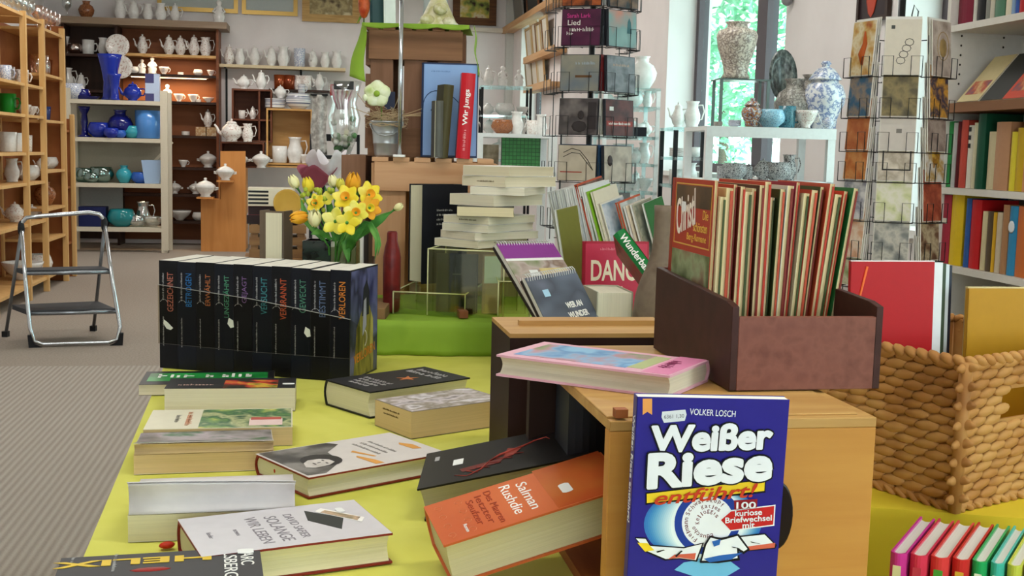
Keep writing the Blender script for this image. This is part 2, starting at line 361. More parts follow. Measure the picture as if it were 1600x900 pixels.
# pale novel with photographs
r = book('hardcover_book', 'pale grey hardcover with snapshot photos, in front of the propped open white one', qM((-.365, 1.273, T+.0015), -63.9), .132, .205, .034, flat('#7e2418', .5), '#dcd3a6', True, lift=None); plate(r, .001, .0005, .132, .2045, .034, flat('#cfccd0', .45), 'front_sheet', .00025)
zt = .0343
def seq(r, s, w, x, y, z, m, **k): text(r, s, w, (x, y, z), (1, 0, 0), (0, 1, 0), m, **k)
ink = flat('#7f7a80', .6); red_ink = flat('#a8433a', .6)
seq(r, 'DAVID SAFIER', .085, .070, .116, zt, ink); seq(r, 'SOLANGE', .088, .072, .096, zt, ink); seq(r, 'WIR LEBEN', .092, .070, .074, zt, ink); seq(r, 'ROMAN', .02, .07, .05, zt, ink); seq(r, 'kindler', .02, .07, .022, zt, ink)
poly(r, [(.022, .138), (.058, .132), (.100, .158), (.062, .172)], zt, flat('#2c302d', .5), 'cover_picture'); poly(r, [(.020, .158), (.030, .148), (.085, .186), (.070, .194)], zt+.0003, white, 'cover_picture'); poly(r, [(.030, .16), (.036, .153), (.078, .183), (.068, .190)], zt+.0006, art('snapshot', ['#5d5a50', '#c9a98a', '#8a7d60'], 60), 'cover_picture')
sticker(r, .036, .176, zt+.0009)
for d in (0,): ob('ribbon_bookmark', G().ell((-.006, -.010, .004), .006, .009, .004), flat('#c8331b', .4), r)
# white novel with the black and white portrait
r = book('hardcover_book', 'white hardcover with black and white portrait and yellow fingers, middle of the table', qM((-.347, 1.585, T+.001), -50), .145, .222, .028, flat('#7e2a1c', .45), '#dcd6b4', True); plate(r, .001, .0005, .145, .2215, .028, flat('#d9d3cf', .35), 'front_sheet', .00025)
zt = .0285; poly(r, [(.004, .004), (.136, .004), (.139, .03), (.10, .075), (.05, .085), (.02, .12), (.004, .11)], zt, art('portrait background', ['#2b2a2c', '#55524f', '#8b8783'], 22), 'cover_picture')
poly(r, arc2(.082, .056, .030, .028, 0, 2*PI, 18)[:-1], zt+.0003, flat('#2a2726', .5), 'cover_picture'); poly(r, [(.104, .02), (.112, .03), (.110, .052), (.100, .066), (.086, .066), (.076, .056), (.074, .04), (.084, .028)], zt+.0006, art('portrait face', ['#b9b2ac', '#dcd6d0'], 40), 'cover_picture')
for ex, ey, w1, h1 in ((.086, .056, .003, .0016), (.100, .054, .003, .0016), (.095, .038, .005, .0014), (.093, .046, .0012, .003)): poly(r, arc2(ex, ey, w1, h1, 0, 2*PI, 8)[:-1], zt+.0009, flat('#4a4442', .5), 'cover_picture')
for pts in ([(.088, .108), (.094, .104), (.138, .107), (.139, .120), (.120, .118)], [(.062, .118), (.067, .112), (.104, .126), (.104, .130)], [(.060, .197), (.068, .192), (.100, .194), (.104, .206), (.080, .208)]): poly(r, pts, zt, flat('#d99a45', .5), 'cover_picture')
for i in range(3): scrib(r, .07, (.065, .165-.013*i, zt), (1, 0, 0), (0, 1, 0), flat('#a59f9a', .6), .006, i)
ob('edge_mark', G().ell((.05, .0032, .015), .003, .0006, .003), flat('#b33a20', .5), r)
# black hardcover
r = book('hardcover_book', 'black hardcover with orange star and white writing, lying behind the thick paperback', qM((-.325, 2.038, T+.001), -47.6), .138, .218, .045, BLK, '#d8d0a9', True)
zt = .0453; wt = flat('#b9b6b4', .5)
for i in range(4): scrib(r, .085-.01*i, (.070, .068-.014*i, zt), (1, 0, 0), (0, 1, 0), wt, .010, i)
scrib(r, .09, (.07, .190, zt), (1, 0, 0), (0, 1, 0), wt, .016, 8); scrib(r, .095, (.07, .168, zt), (1, 0, 0), (0, 1, 0), wt, .016, 9)
st = [(.080+(.019 if i % 2 == 0 else .007)*math.cos(PI*i/5), .122+(.023 if i % 2 == 0 else .008)*math.sin(PI*i/5)) for i in range(10)]; poly(r, st, zt, flat('#c0703a', .5), 'star_emblem')
# thick paperback
r = book('paperback_book', 'thick paperback with old town street picture and tan page edges, front of the black hardcover', qM((-.218, 1.89, T+.001), -52.4), .11, .185, .043, flat('#8b7f74', .4), '#d2b582')
plate(r, .002, .002, .108, .183, .043, art('old town street', ['#3c3630', '#d8cfd2', '#8d8270', '#e4dfe4', '#5a5138'], 26, (1, .7, 1), .3, .7))
scrib(r, .05, (.05, -.0004, .033), (1, 0, 0), (0, 0, 1), flat('#5a4526', .7), .003, 3); scrib(r, .045, (.05, -.0004, .026), (1, 0, 0), (0, 0, 1), flat('#5a4526', .7), .003, 4)
# the row of books at the left table edge
def rowbook(NL, NR, ytop, w, name, label, cov, pg, hard=False, **k):
    a, b_ = oz(NL[0], NL[1], T), oz(NR[0], NR[1], T); t = oy(NL[0], ytop, a.y).z-T; h = (b_-a).length
    y = (b_-a).normalized(); x = y.cross(UP); o = a-x*w; o.z = T+.001
    M = Matrix((x, y, UP)).transposed().to_4x4(); M.translation = o
    return book(name, label, M, w, h, t-.001, cov, pg, hard, **k), h, t-.001
r, h, t = rowbook((217, 619), (428, 616), 601, .125, 'paperback_book', 'green and black paperback with white title, farthest in the row at the left table edge', BLK, '#cfc4a4')
plate(r, .02, .01, .095, h-.012, t, art('green cover', ['#0f3a1c', '#1f8a3c', '#35b556'], 14, lo=.25, hi=.75)); 
scrib(r, h*.78, (.050, h*.5, t+.0004), (0, 1, 0), (-1, 0, 0), white, .034, 5, 'title_lettering')
r, h, t = rowbook((257, 645), (461, 643), 607, .088, 'paperback_book', 'thick black paperback with fiery red flower, second farthest at the left table edge', BLK, '#d5cdb5')
plate(r, .02, .095, .085, h-.03, t, art('fire flower', ['#141414', '#2c2a14', '#c2362a', '#d8b23a', '#1d4a1c'], 20, lo=.35, hi=.68)); scrib(r, h*.3, (.06, h*.24, t+.0004), (0, 1, 0), (-1, 0, 0), flat('#c9a69a', .5), .012, 6); sticker(r, .055, h-.012, t+.0003, .012, .02)
r, h, t = rowbook((224, 702), (457, 697), 671, .13, 'paperback_book', 'cream paperback with red roofed castle by green trees, third along the left table edge', flat('#d9d4bb', .4), '#d6bd8e')
plate(r, .004, h*.36, .128, h-.002, t, art('park trees', ['#d8cf72', '#7f9f58', '#3a6a48', '#b9bd8a', '#2f5a44'], 22, lo=.3, hi=.7)); poly(r, [(.075, h*.70), (.118, h*.70), (.118, h*.93), (.075, h*.93)], t+.0004, flat('#e5c9c4', .5), 'cover_picture'); poly(r, [(.066, h*.71), (.082, h*.71), (.082, h*.92), (.066, h*.92)], t+.0007, flat('#b9564a', .5), 'cover_picture')
scrib(r, .09, (.066, h*.28, t+.0004), (1, 0, 0), (0, 1, 0), flat('#d79a78', .5), .010, 7); scrib(r, .05, (.066, h*.2, t+.0004), (1, 0, 0), (0, 1, 0), flat('#8f8b80', .5), .008, 8)
r, h, t = rowbook((209, 743), (428, 735), 711, .12, 'paperback_book', 'worn paperback with curled up grey green cover and yellowed pages', flat('#ded6c6', .6), '#d6b987', lift=.016, liftm=art('grey photo cover', ['#3c3c3a', '#8f8a84', '#b7aab0', '#3a6a3c'], 18, lo=.3, hi=.7))
r, h, t = rowbook((200, 849), (462, 838), 805, .145, 'paperback_book', 'white paperback with its blank cover standing half open', flat('#d8d3d2', .6), '#d8cfa6', lift=.038)
# black thriller with yellow title
a, b_ = oz(97, 869, T+.035), oz(405, 851, T+.035); y = (b_-a).normalized(); x = y.cross(UP); M = Matrix((x, y, UP)).transposed().to_4x4(); M.translation = Vector((a.x, a.y, T+.001)); h = (b_-a).length; t = .034
r = book('hardcover_book', 'charcoal hardcover with yellow title letters, nearest at the left table corner', M, .145, h, t, flat('#3b3a3c', .5), '#d2cb9c', True)
text(r, 'HELIX', h*.78, (.029, h*.36, t+.0004), (0, -1, 0), (1, 0, 0), flat('#d9b72c', .45), bold=.03, height=.017); text(r, 'MARC', .05, (.034, h*.93, t+.0004), (1, 0, 0), (0, 1, 0), white, height=.013); text(r, 'ELSBERG', .085, (.050, h*.845, t+.0004), (1, 0, 0), (0, 1, 0), white, height=.013)
for yy, q in ((h*.06, .015), (h*.27, .05)): scrib(r, q, (.03 if q > .03 else .015, yy, t+.0004), (1, 0, 0), (0, 1, 0), flat('#a9a7a4', .5), .004, 5)
sticker(r, .020, h*.925, t+.0008, .014, .016); ob('red_emblem', G().ell((.055, h*.45, t), .006, .02, .0012), flat('#8e1c14', .4), r)
# tilted books beside the wooden box
r = book('hardcover_book', 'thick orange hardcover with white writing leaning half out of the wooden box', eulM((-.0815, 1.2525, .8025), 14.6, 9.3, -72.2), .094, .206, .049, art('orange cover', ['#c05a30', '#cc6a3a'], 8), '#cfc49c', True)
zt = .0493; rust = flat('#9a3a20', .5)
seq(r, 'Salman', .060, .049, .106, zt, white, height=.012); seq(r, 'Rushdie', .064, .047, .088, zt, white, height=.012)
for i, s in enumerate(['Des Mauren', 'letzter', 'Seufzer']): seq(r, s, .07-.008*i, .05, .068-.011*i, zt, rust, height=.008)
seq(r, 'Roman', .016, .075, .030, zt, white); plate(r, .002, .105+.02, .092, .204, .049, art('amber cover', ['#a8381c', '#b5451f', '#c06a2c'], 8, (1, 1, 1), .3, .7), th=.00025); sticker(r, .058, .145, zt+.0002, .02, .012)
for i in range(8): 
    cx, cy = .02+.02*(i % 4), .012+.022*(i//4); ob('swirl_ornament', G().tube([(cx+.006*math.cos(q*.7)*(1-q/12), cy+.006*math.sin(q*.7)*(1-q/12), zt) for q in range(10)], .0003, 4), flat('#d98a62', .5), r)
r = book('hardcover_book', 'black hardcover with red dragon drawing sloping beside the orange one', eulM((-.0965, 1.53, .792), 13.5, 4.9, -91.1), .134, .212, .042, flat('#161414', .35), '#b9b193', True)
zt = .0423; rd = art('dragon red', ['#7d2a22', '#b0483a', '#5a1814'], 40)
ob('dragon_drawing', G().tube([(.112, .045, zt), (.122, .062, zt), (.108, .078, zt), (.085, .088, zt), (.070, .100, zt), (.062, .116, zt), (.052, .132, zt), (.040, .146, zt), (.036, .160, zt), (.044, .164, zt)], [.0006, .0008, .001, .0015, .002, .002, .0015, .001, .0008, .0006], 6), rd, r)
poly(r, [(.094, .05), (.106, .055), (.098, .10), (.082, .108)], zt, flat('#6b241e', .5), 'dragon_drawing'); poly(r, [(.05, .11), (.085, .105), (.08, .118), (.06, .128)], zt+.0002, flat('#8e3428', .5), 'dragon_drawing')
for i in range(5): ob('dragon_drawing', G().tube([(.105-.008*i, .06+.012*i, zt), (.118-.01*i, .075+.014*i, zt+.0004)], [.0012, .0004], 5), rd, r)
ob('price_sticker', G().box(.055, .04, zt, .075, .053, zt+.0002), sticker_m, r); ob('price_sticker', G().box(.03, .014, zt, .045, .020, zt+.0002), flat('#a9a8a8', .5), r)
g = G(); rnd = random.Random(3)
for i in range(24): g.box(.05+.0021*i, .184, zt, .05+.0021*i+rnd.uniform(.0006, .0016), .200, zt+.0002)
ob('barcode', g, flat('#77726e', .6), r)
# pink edged book on the boxes
r = book('hardcover_book', 'pink edged hardcover with garden pond picture lying across the boxes', qM((.043, 1.398, .9815), -119.7), .118, .206, .024, flat('#d8a3b3', .4), '#d3c6ae', True)
zt = .0242; plate(r, .018, .014, .104, .150, .024, art('pond garden', ['#4a5a3c', '#7f8a5c', '#b3808c', '#7fa8c9', '#4f86b8', '#86b8d8'], 13, (1, 1.2, 1), .32, .66)); plate(r, .02, .150, .10, .168, .024, flat('#a9b07a', .5)); plate(r, .004, .172, .114, .203, .0239, flat('#d67fa5', .4)); scrib(r, .05, (.06, .182, zt+.0003), (1, 0, 0), (0, 1, 0), flat('#8a2c58', .5), .014, 2)
# ------------------------------------------------------------------ wooden boxes
oakf = wood('oak veneer', '#c48c42', '#b87e38', 0, 30); oakt = wood('oak veneer top', '#c39a5c', '#b1854a', 0, 30); plye = wood('plywood edge', '#a87a45', '#c9a06a', 0, 60); dkin = flat('#2a1c14', .8); brn = art('reddish brown stain', ['#6a3c30', '#7d4c3e', '#724236'], 40, (1, 1, 1), rough=.45, bump=.05)
BW, BD, BH = .27, .42, .20
wbx = E('wooden_box', 'light oak box with dark oval handle, behind the blue white paperback', 'box', qM((.0955, 1.095, T+.001), 9.98))
ob('front_panel', G().box(0, 0, 0, BW, .018, BH-.012), oakf, wbx, bevel=.0012); ob('back_panel', G().box(0, BD-.018, 0, BW, BD, BH-.012), flat('#2c1a12', .7), wbx)  # back panel coloured dark in place of the shade inside the box
ob('side_panel', G().box(BW-.012, .018, 0, BW, BD-.018, BH-.012), oakf, wbx); ob('base_board', G().box(0, .018, .0, BW-.012, BD-.018, .012), wood('reddish base', '#8a4a22', '#a05a2c', 1, 30), wbx)
ob('lid', G().box(0, .0, BH-.012, BW, BD, BH-.002).box(.0, .012, BH-.002, BW-.014, BD, BH+.0), oakt, wbx, bevel=.001)
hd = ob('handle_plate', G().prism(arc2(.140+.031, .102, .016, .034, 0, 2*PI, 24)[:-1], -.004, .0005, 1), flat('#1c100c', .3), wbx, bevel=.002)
one('book_stop', 'small reddish wooden corner block on the oak box beside the paperback', 'block', G().box(-.006, -.004, 0, .006, .008, .008), wood('reddish base', '#8a4a22', '#a05a2c', 1, 30), wbx.matrix_world @ loc(.012, .006, BH+.0005))
# shaded box behind, under the left end of the pink edged book
dbx = E('wooden_box', 'wooden box, shade painted into its sides, pale top lath, behind the oak box', 'box', qM((-.001, 1.60, T+.001), 9.98))
ob('body', G().box(0, 0, 0, .25, .012, .195).box(0, .15, 0, .25, .162, .195).box(0, .012, 0, .012, .15, .195).box(.238, .012, 0, .25, .15, .195).box(.012, .012, 0, .238, .15, .01), flat('#2a130c', .6), dbx)  # near-black body colour stands in for the shade between the boxes
ob('lid', G().box(0, 0, .195, .25, .162, .201), oakt, dbx); ob('lath', G().box(.026, .075, .201, .25, .087, .208), oakt, dbx)
# books inside the oak box
for i, (c, t_, h_) in enumerate([('#20242c', .05, .16), ('#d8d2b8', .03, .15)]):
    book('hardcover_book', ['dark hardcover standing deep inside the oak box', 'cream edged hardcover standing deep inside the oak box beside the dark one'][i], wbx.matrix_world @ Matrix.Translation((.03+.06*i, .30, .0135)) @ frame_from(Vector((0, 0, 0)), (0, 1, 0), (0, 0, 1)), .08, h_, t_, c, hard=True)
# ------------------------------------------------------------------ the blue white paperback
WB = eulM((.110, 1.043, T+.002), 91.2, .9, 5.75); BWW, BHH, BTT = .140, .233, .015
r = E('paperback_book', 'large blue paperback with fat white title letters and yellow banner, front of the oak box', 'book', WB)
# local here: x across the front, y up, z towards the camera
navy = flat('#2b2484', .3)
ob('page_block', G().box(.0008, 0, -.0142, BWW-.0004, BHH-.0006, -.0008), pages('#f0eee4'), r)
ob('cover', G().box(0, 0, -.0008, BWW, BHH, 0).box(0, 0, -.015, BWW, BHH, -.0142).box(0, 0, -.015, .0008, BHH, 0), navy, r)
KX = BWW/245.5
def L(px, py): 
    u = (px-(1000.5-.052*(py-621)))/(245.5-.022*(py-621)); return (u*BWW, BHH-(py-621-6.5*u)*KX*1.0)
def lp(r, pts, z, m, name='cover_drawing'): return ob(name, G().prism([L(*p) for p in pts][::-1], z, z+.00015), m, r)
def lt(s, cx, cy, wpx, m, hpx=None, ang=0, z=.0012, **k):
    a = math.radians(ang); text(r, s, wpx*KX, (*L(cx, cy), z), (math.cos(a), math.sin(a), 0), (-math.sin(a), math.cos(a), 0), m, height=hpx*KX if hpx else None, **k)
wht = flat('#e9e9ee', .4); blk = flat('#0d0b14', .4); redc = flat('#c3211f', .4); yelc = flat('#ecc928', .4)
lp(r, [(1009, 624), (1024, 624), (1024, 650), (1016.5, 645), (1009, 650)], .0002, flat('#e39a50', .4), 'publisher_ribbon')
lp(r, [(1040, 645), (1077, 642), (1079, 650), (1076, 660), (1043, 663), (1039, 654)], .0004, flat('#d9dbe0', .5), 'price_sticker'); lt('6361 1,30', 1059, 653, 32, flat('#6f7078', .5), 7, 4, z=.0006)
lt('VOLKER LOSCH', 1121, 647.5, 74, wht, 10, -2, z=.0004)
# concentric blue glow, ring, white disc
cx, cy = L(1113, 826)
for i in range(14):
    f = i/13; c0, c1 = lin('#1f6fba'), lin('#e4eef2'); cc_ = tuple(c0[k]+(c1[k]-c0[k])*(f**1.3 if k else f**2) for k in range(3)); a, b_ = 96-36*f, 62-6*f
    mm_ = MC.get(f'halo {i}') or newmat(f'halo {i}')[0]; mm_.node_tree.nodes['Principled BSDF'].inputs['Base Color'].default_value = (*cc_, 1); mm_.node_tree.nodes['Principled BSDF'].inputs['Roughness'].default_value = .4
    ob('blue_halo', G().prism([(cx+a*KX*math.cos(q*PI/24)-(.004*(1-f)), cy+b_*KX*math.sin(q*PI/24)-.002) for q in range(48)], .00004*i, .00004*i+.00004), mm_, r)
ob('ring_emblem', G().prism([(cx+54*KX*math.cos(q*PI/24), cy+54*KX*math.sin(q*PI/24)) for q in range(48)], .0006, .0007), flat('#1c3a94', .4), r)
ob('white_disc', G().prism([(cx+42*KX*math.cos(q*PI/24), cy+42*KX*math.sin(q*PI/24)) for q in range(48)], .0007, .0008), wht, r)
def curved(s, rad, a0, a1):
    for i, ch in enumerate(s):
        if ch == ' ': continue
        a = math.radians(a0+(a1-a0)*i/max(1, len(s)-1)); hh = 7 if ch.isupper() or ch in "hkfldpgj" else 5
        wd = {'i': 1.8, 'l': 1.8, 'j': 3, 'f': 3.5, 't': 3.5, "'": 1.5, 'm': 8, 'w': 8}.get(ch, 5.2)
        text(r, ch, wd*.8*KX, (cx+rad*KX*math.cos(a), cy+rad*KX*math.sin(a), .00085), (math.sin(a), -math.cos(a), 0), (math.cos(a), math.sin(a), 0), flat('#6d2a2c', .5), height=hh*KX, name='ring_lettering')
curved('Schwarzkopf', 36, 158, 52); curved('Katjes', 26, 112, 50); curved("Kellogg's", 17, 185, 35); curved('Fielmann', 35, 238, 172); curved('Eduscho', 24, 290, 205)
lp(r, [(1100, 920), (1060, 905), (1075, 893), (1115, 887), (1150, 893), (1165, 905), (1140, 920)], .0003, flat('#6fb4dc', .4), 'blue_halo')
for i, (pts, m) in enumerate([([(997, 849), (1015, 850), (1022, 862), (1075, 867), (1107, 860), (1096, 892), (1068, 887), (1045, 889), (1012, 873)], blk), ([(999, 851), (1014, 852), (1021, 864), (1075, 869), (1104, 862), (1094, 889), (1068, 885), (1046, 886), (1016, 872)], wht), ([(1001, 858), (1017, 859), (1028, 871), (1013, 873)], yelc), ([(1050, 886), (1060, 879), (1094, 877), (1092, 888), (1068, 884)], flat('#d2614a', .4)),
        ([(1145, 851), (1205, 846), (1224, 866), (1221, 872), (1170, 876)], blk), ([(1148, 853), (1204, 848), (1221, 866), (1172, 873)], wht), ([(1171, 868), (1221, 862), (1220, 870), (1172, 874)], flat('#d2614a', .4)),
        ([(1100, 893), (1107, 862), (1116, 848), (1134, 852), (1162, 846), (1180, 872), (1170, 880), (1162, 874), (1164, 890), (1130, 894)], blk), ([(1103, 889), (1110, 863), (1117, 851), (1134, 856), (1160, 849), (1176, 871), (1170, 875), (1159, 868), (1160, 886), (1130, 890)], wht), ([(1106, 886), (1130, 881), (1168, 877), (1150, 888), (1115, 892)], flat('#2a5fae', .4)), ([(1119, 857), (1133, 854), (1131, 863), (1122, 866)], flat('#2a5fae', .4))]): lp(r, pts, .0008+.0002*i, m, 'laundry_drawing')
for i, (px, py, qx, qy) in enumerate([(1030, 872, 1042, 869), (1060, 880, 1070, 871), (1180, 858, 1195, 862), (1150, 866, 1162, 869)]): lp(r, [(px, py), (qx, qy), (qx+2, qy+1), (px+2, py+2)], .0032, blk, 'laundry_drawing')
lp(r, [(1014, 776), (1207, 756), (1206, 779), (1014, 796)], .0006, blk, 'banner'); lp(r, [(1016, 778), (1205, 758), (1204, 776), (1016, 793)], .0008, yelc, 'banner')
lt('entführt!', 1110, 779, 168, flat('#c33a1c', .4), 22, 5.5, z=.0028, shear=.35, bold=.012, name='banner_lettering')
lp(r, [(1155, 791), (1193, 789), (1192, 806), (1156, 809)], .0010, flat('#8e1a22', .4), 'red_arrow'); lt('100', 1174, 798.5, 32, wht, 11, 2, z=.0022, bold=.015)
lp(r, [(1131, 823), (1149, 807), (1222, 799), (1220, 834), (1148, 842)], .0010, wht, 'red_arrow'); lp(r, [(1134, 823), (1150, 809), (1220, 801), (1218, 832), (1149, 840)], .0012, redc, 'red_arrow')
for i, (s, w_) in enumerate([('kuriose', 44), ('Briefwechsel', 76), ('mit', 20)]): lt(s, 1178, 812+10.5*i-1, w_, wht, 9.5, 4, z=.0022, bold=.015)
lt('Weißer', 1120, 687, 194, blk, 42, 2.5, z=.0014, shear=.06, bold=.02, spread=4.2*KX, name='title_outline'); lt('Weißer', 1120, 687, 194, wht, 42, 2.5, z=.0018, shear=.06, bold=.02, spread=1.5*KX, name='title_lettering')
lt('Riese', 1115, 735, 200, blk, 55, 5, z=.0022, shear=.06, bold=.02, spread=5.0*KX, name='title_outline'); lt('Riese', 1115, 735, 200, wht, 55, 5, z=.0026, shear=.06, bold=.02, spread=2.2*KX, name='title_lettering')
text(r, 'Weißer Riese entführt!', .10, (-.0003, .165, -.0075), (0, -1, 0), (0, 0, 1), wht, name='spine_lettering')
# ------------------------------------------------------------------ magazine box
MB = qM((.233, 1.238, T+BH+.0025), 10.44); mw, md, mh = .172, .272, .079
r = E('magazine_box', 'reddish brown stained plywood box holding romance magazines, on the oak box', 'box', MB); tk = .008
ob('front_panel', G().box(tk, 0, 0, mw-tk, tk, mh), brn, r, bevel=.0008); ob('back_panel', G().box(tk, md-tk, 0, mw-tk, md, .105), brn, r); ob('base', G().box(tk, tk, 0, mw-tk, md-tk, .006), brn, r)
brn_shaded = art('brown stain shaded', ['#34170f', '#40201a'], 40, rough=.5)  # same stain with the side panels' shade put into the colour
for x in (0, mw-tk): ob('side_panel', G().prism([(0, 0), (md, 0), (md, .105), (.02, .094), (0, .090)], x, x+tk, 0), brn_shaded, r, bevel=.0008)
MC_ = [('#a8331f', 'christl'), ('#d9c79a', 0), ('#cdb27c', 0), ('#a8301c', 0), ('#6b2a1c', 0), ('#d8cba8', 0), ('#c9b68c', 0), ('#4a3020', 0), ('#b03420', 0), ('#cfc7b0', 0), ('#3a4a24', 0), ('#d0cabb', 0), ('#8a2030', 0), ('#d6c8a0', 0), ('#a9402c', 0), ('#3f4a24', 0), ('#b54a30', 0), ('#c9b68c', 0), ('#b83a20', 0), ('#1f6a34', 0)]
xx = .0095; n = len(MC_)
for i, (c, k) in enumerate(MC_):
    t_ = .0048+.0016*(i % 3); lean = math.radians(1+6.5*max(0, i-9)/10.0); h_ = .212-.004*((i*7) % 4)-(.006 if i in (1, 4, 9) else 0)
    xx = min(xx, .1545); x0 = xx; xx += t_+.0012
    # spine at the far end, fore-edge towards the camera, cover facing left
    M = MB @ Matrix.Translation((x0+t_, md-.014-.003*((i*5) % 3), .0075)) @ Matrix.Rotation(lean, 4, 'Y') @ Matrix(((0, 0, -1, 0), (-1, 0, 0, 0), (0, 1, 0, 0), (0, 0, 0, 1)))
    lab = {0: 'romance magazine with red cover and gold writing, leftmost in the brown box', n-1: 'green magazine, rightmost in the brown box'}.get(i, f'{["cream","tan","red edged","dark"][i % 4]} old romance magazine in the brown box, number {["two","three","four","five","six","seven","eight","nine","ten","eleven","twelve","thirteen","fourteen","fifteen","sixteen","seventeen","eighteen","nineteen"][i-1] if 0 < i < n-1 else ""} from the left')
    m = book('magazine', lab, M, .150, h_, t_, flat(c, .4), '#d2bd8d', group='romance magazines in the brown box', cat='magazine')
    if k:
        zt = t_
        ob('binding_strip', G().box(-.0003, .001, zt, .010, h_-.001, zt+.0002), flat('#8e2a1a', .4), m)
        plate(m, .012, .004, .149, .125, zt, art('meadow and woman photo', ['#3a4026', '#5f6a3e', '#8f9a72', '#7a5a40', '#2c2e1c'], 18, lo=.3, hi=.7))
        g = G()
        for a in ((.016, .132, .146, .1335), (.016, .205, .146, .2065), (.016, .132, .0175, .2065), (.1445, .132, .146, .2065)): g.box(a[0], a[1], zt, a[2], a[3], zt+.0003)
        ob('gold_frame', g, flat('#d2a548', .4), m); plate(m, .018, .178, .143, .204, zt, art('dark header', ['#3c2a1c', '#6a4a30'], 20), 'header_picture')
        text(m, 'Christl', .072, (.058, .172, zt+.0004), (.97, .25, 0), (-.25, .97, 0), flat('#efe4d4', .4), shear=.25, height=.044, bold=.012)
        for s, w_, x_, y_ in (('Die', .018, .128, .171), ('schönsten', .048, .112, .156), ('Berg-Romane', .068, .100, .142)): text(m, s, w_, (x_, y_, zt+.0004), (1, 0, 0), (0, 1, 0), flat('#e2b24e', .4), height=.011)
        sticker(m, .05, .178, zt+.0008, .016, .012)
    else:
        zt = t_; plate(m, .004, .004, .146, h_*.55, 0-.0003, art('magazine photo', ['#3a4026', '#7a4a34', '#c9b48a', '#8f2f20'], 22), 'back_picture'); 
        ob('cover_edge', G().box(.147, .003, 0, .1503, h_-.003, t_*.35), flat(['#b03420', '#3f4a24', '#b54a30', '#7a2a20'][i % 4], .4), m)
# ------------------------------------------------------------------ woven basket with folders
BK = qM((.578, 1.487, T+.001), 33.2); bx, by, bz = .33, .26, .198; fl = .10
wv1 = art('woven fibre', ['#8a5a2c', '#a8743c', '#b98a4e', '#9a6834'], 9, (1, 1, 1), .3, .72, .6, bump=.3)
r = E('woven_basket', 'big square woven water hyacinth basket with cut out handle', 'basket', BK)
def wall(o, u, nrm, ln, name, hole=None):
    g = G(); rows = 16; rh = bz/rows; rnd = random.Random(len(name)+int(ln*100)); o = Vector(o); u = Vector(u); nv = Vector(nrm)
    cw = .032
    for i in range(rows):
        z = (i+.5)*rh; ex = fl*z*.5; k = int(round((ln+2*ex)/cw)); w_ = (ln+2*ex)/k
        for j in range(-1, k+1):
            s = -ex+(j+.5+(.5 if i % 2 else 0))*w_
            if s < -ex or s > ln+ex: continue
            if hole and hole[0] < s < hole[1] and hole[2] < z < hole[3]: continue
            R = Matrix((u, nv, UP)).transposed() @ Matrix.Rotation(rnd.uniform(-.22, -.05), 3, 'Y')
            c = o+u*s+nv*(ex+rnd.uniform(-.001, .001))+UP*z
            g.ell(c, w_*.64, .0048, rh*.58*rnd.uniform(.9, 1.08), 8, 6, R)
    # inner lining of coarse fibre, kept open at the handle
    def lin_(s0, s1, z0, z1):
        V = []
        for s, z in ((s0, z0), (s1, z0), (s1, z1), (s0, z1)):
            for d in (-.001, -.005): V.append(o+u*(s if 0 < s < ln else (s+(-1 if s <= 0 else 1)*fl*z*.5))+nv*(fl*z*.5+d)+UP*z)
        g.add(V, [(0, 2, 4, 6), (1, 7, 5, 3), (0, 1, 3, 2), (2, 3, 5, 4), (4, 5, 7, 6), (6, 7, 1, 0)])
    if hole: lin_(0, hole[0], 0, bz); lin_(hole[1], ln, 0, bz); lin_(hole[0], hole[1], 0, hole[2]); lin_(hole[0], hole[1], hole[3], bz)
    else: lin_(0, ln, 0, bz)
    ob(name, g, wv1, r)
wall((0, 0, 0), (1, 0, 0), (0, -1, 0), bx, 'woven_side', (.075, .20, .115, .155)); wall((0, by, 0), (0, -1, 0), (-1, 0, 0), by, 'woven_side'); wall((bx, 0, 0), (0, 1, 0), (1, 0, 0), by, 'woven_side'); wall((bx, by, 0), (-1, 0, 0), (0, 1, 0), bx, 'woven_side')
ob('woven_base', G().box(0, 0, 0, bx, by, .006), wv1, r)
for nm, z, rr, e in (('rim', bz, .0075, fl*bz*.5), ('foot_band', .004, .005, .002)):
    cs = [(-e, -e, z), (bx+e, -e, z), (bx+e, by+e, z), (-e, by+e, z)]; g = G()
    for i in range(4):
        a, b_ = Vector(cs[i]), Vector(cs[(i+1) % 4]); K = int((b_-a).length/.018)
        for k in range(K):
            p = a.lerp(b_, (k+.5)/K); d = (b_-a).normalized(); R = Matrix((d, UP.cross(d), UP)).transposed() @ Matrix.Rotation(.5, 3, 'Y'); g.ell(p, .0125, rr, rr*.9, 8, 6, R)
    ob(nm, g, wv1, r)
for x, y in ((0, 0), (bx, 0), (0, by), (bx, by)): ob('corner_cord', G().tube([(x, y, 0), (x+(-1 if x == 0 else 1)*fl*bz*.5, y+(-1 if y == 0 else 1)*fl*bz*.5, bz)], .0085, 8), wv1, r)
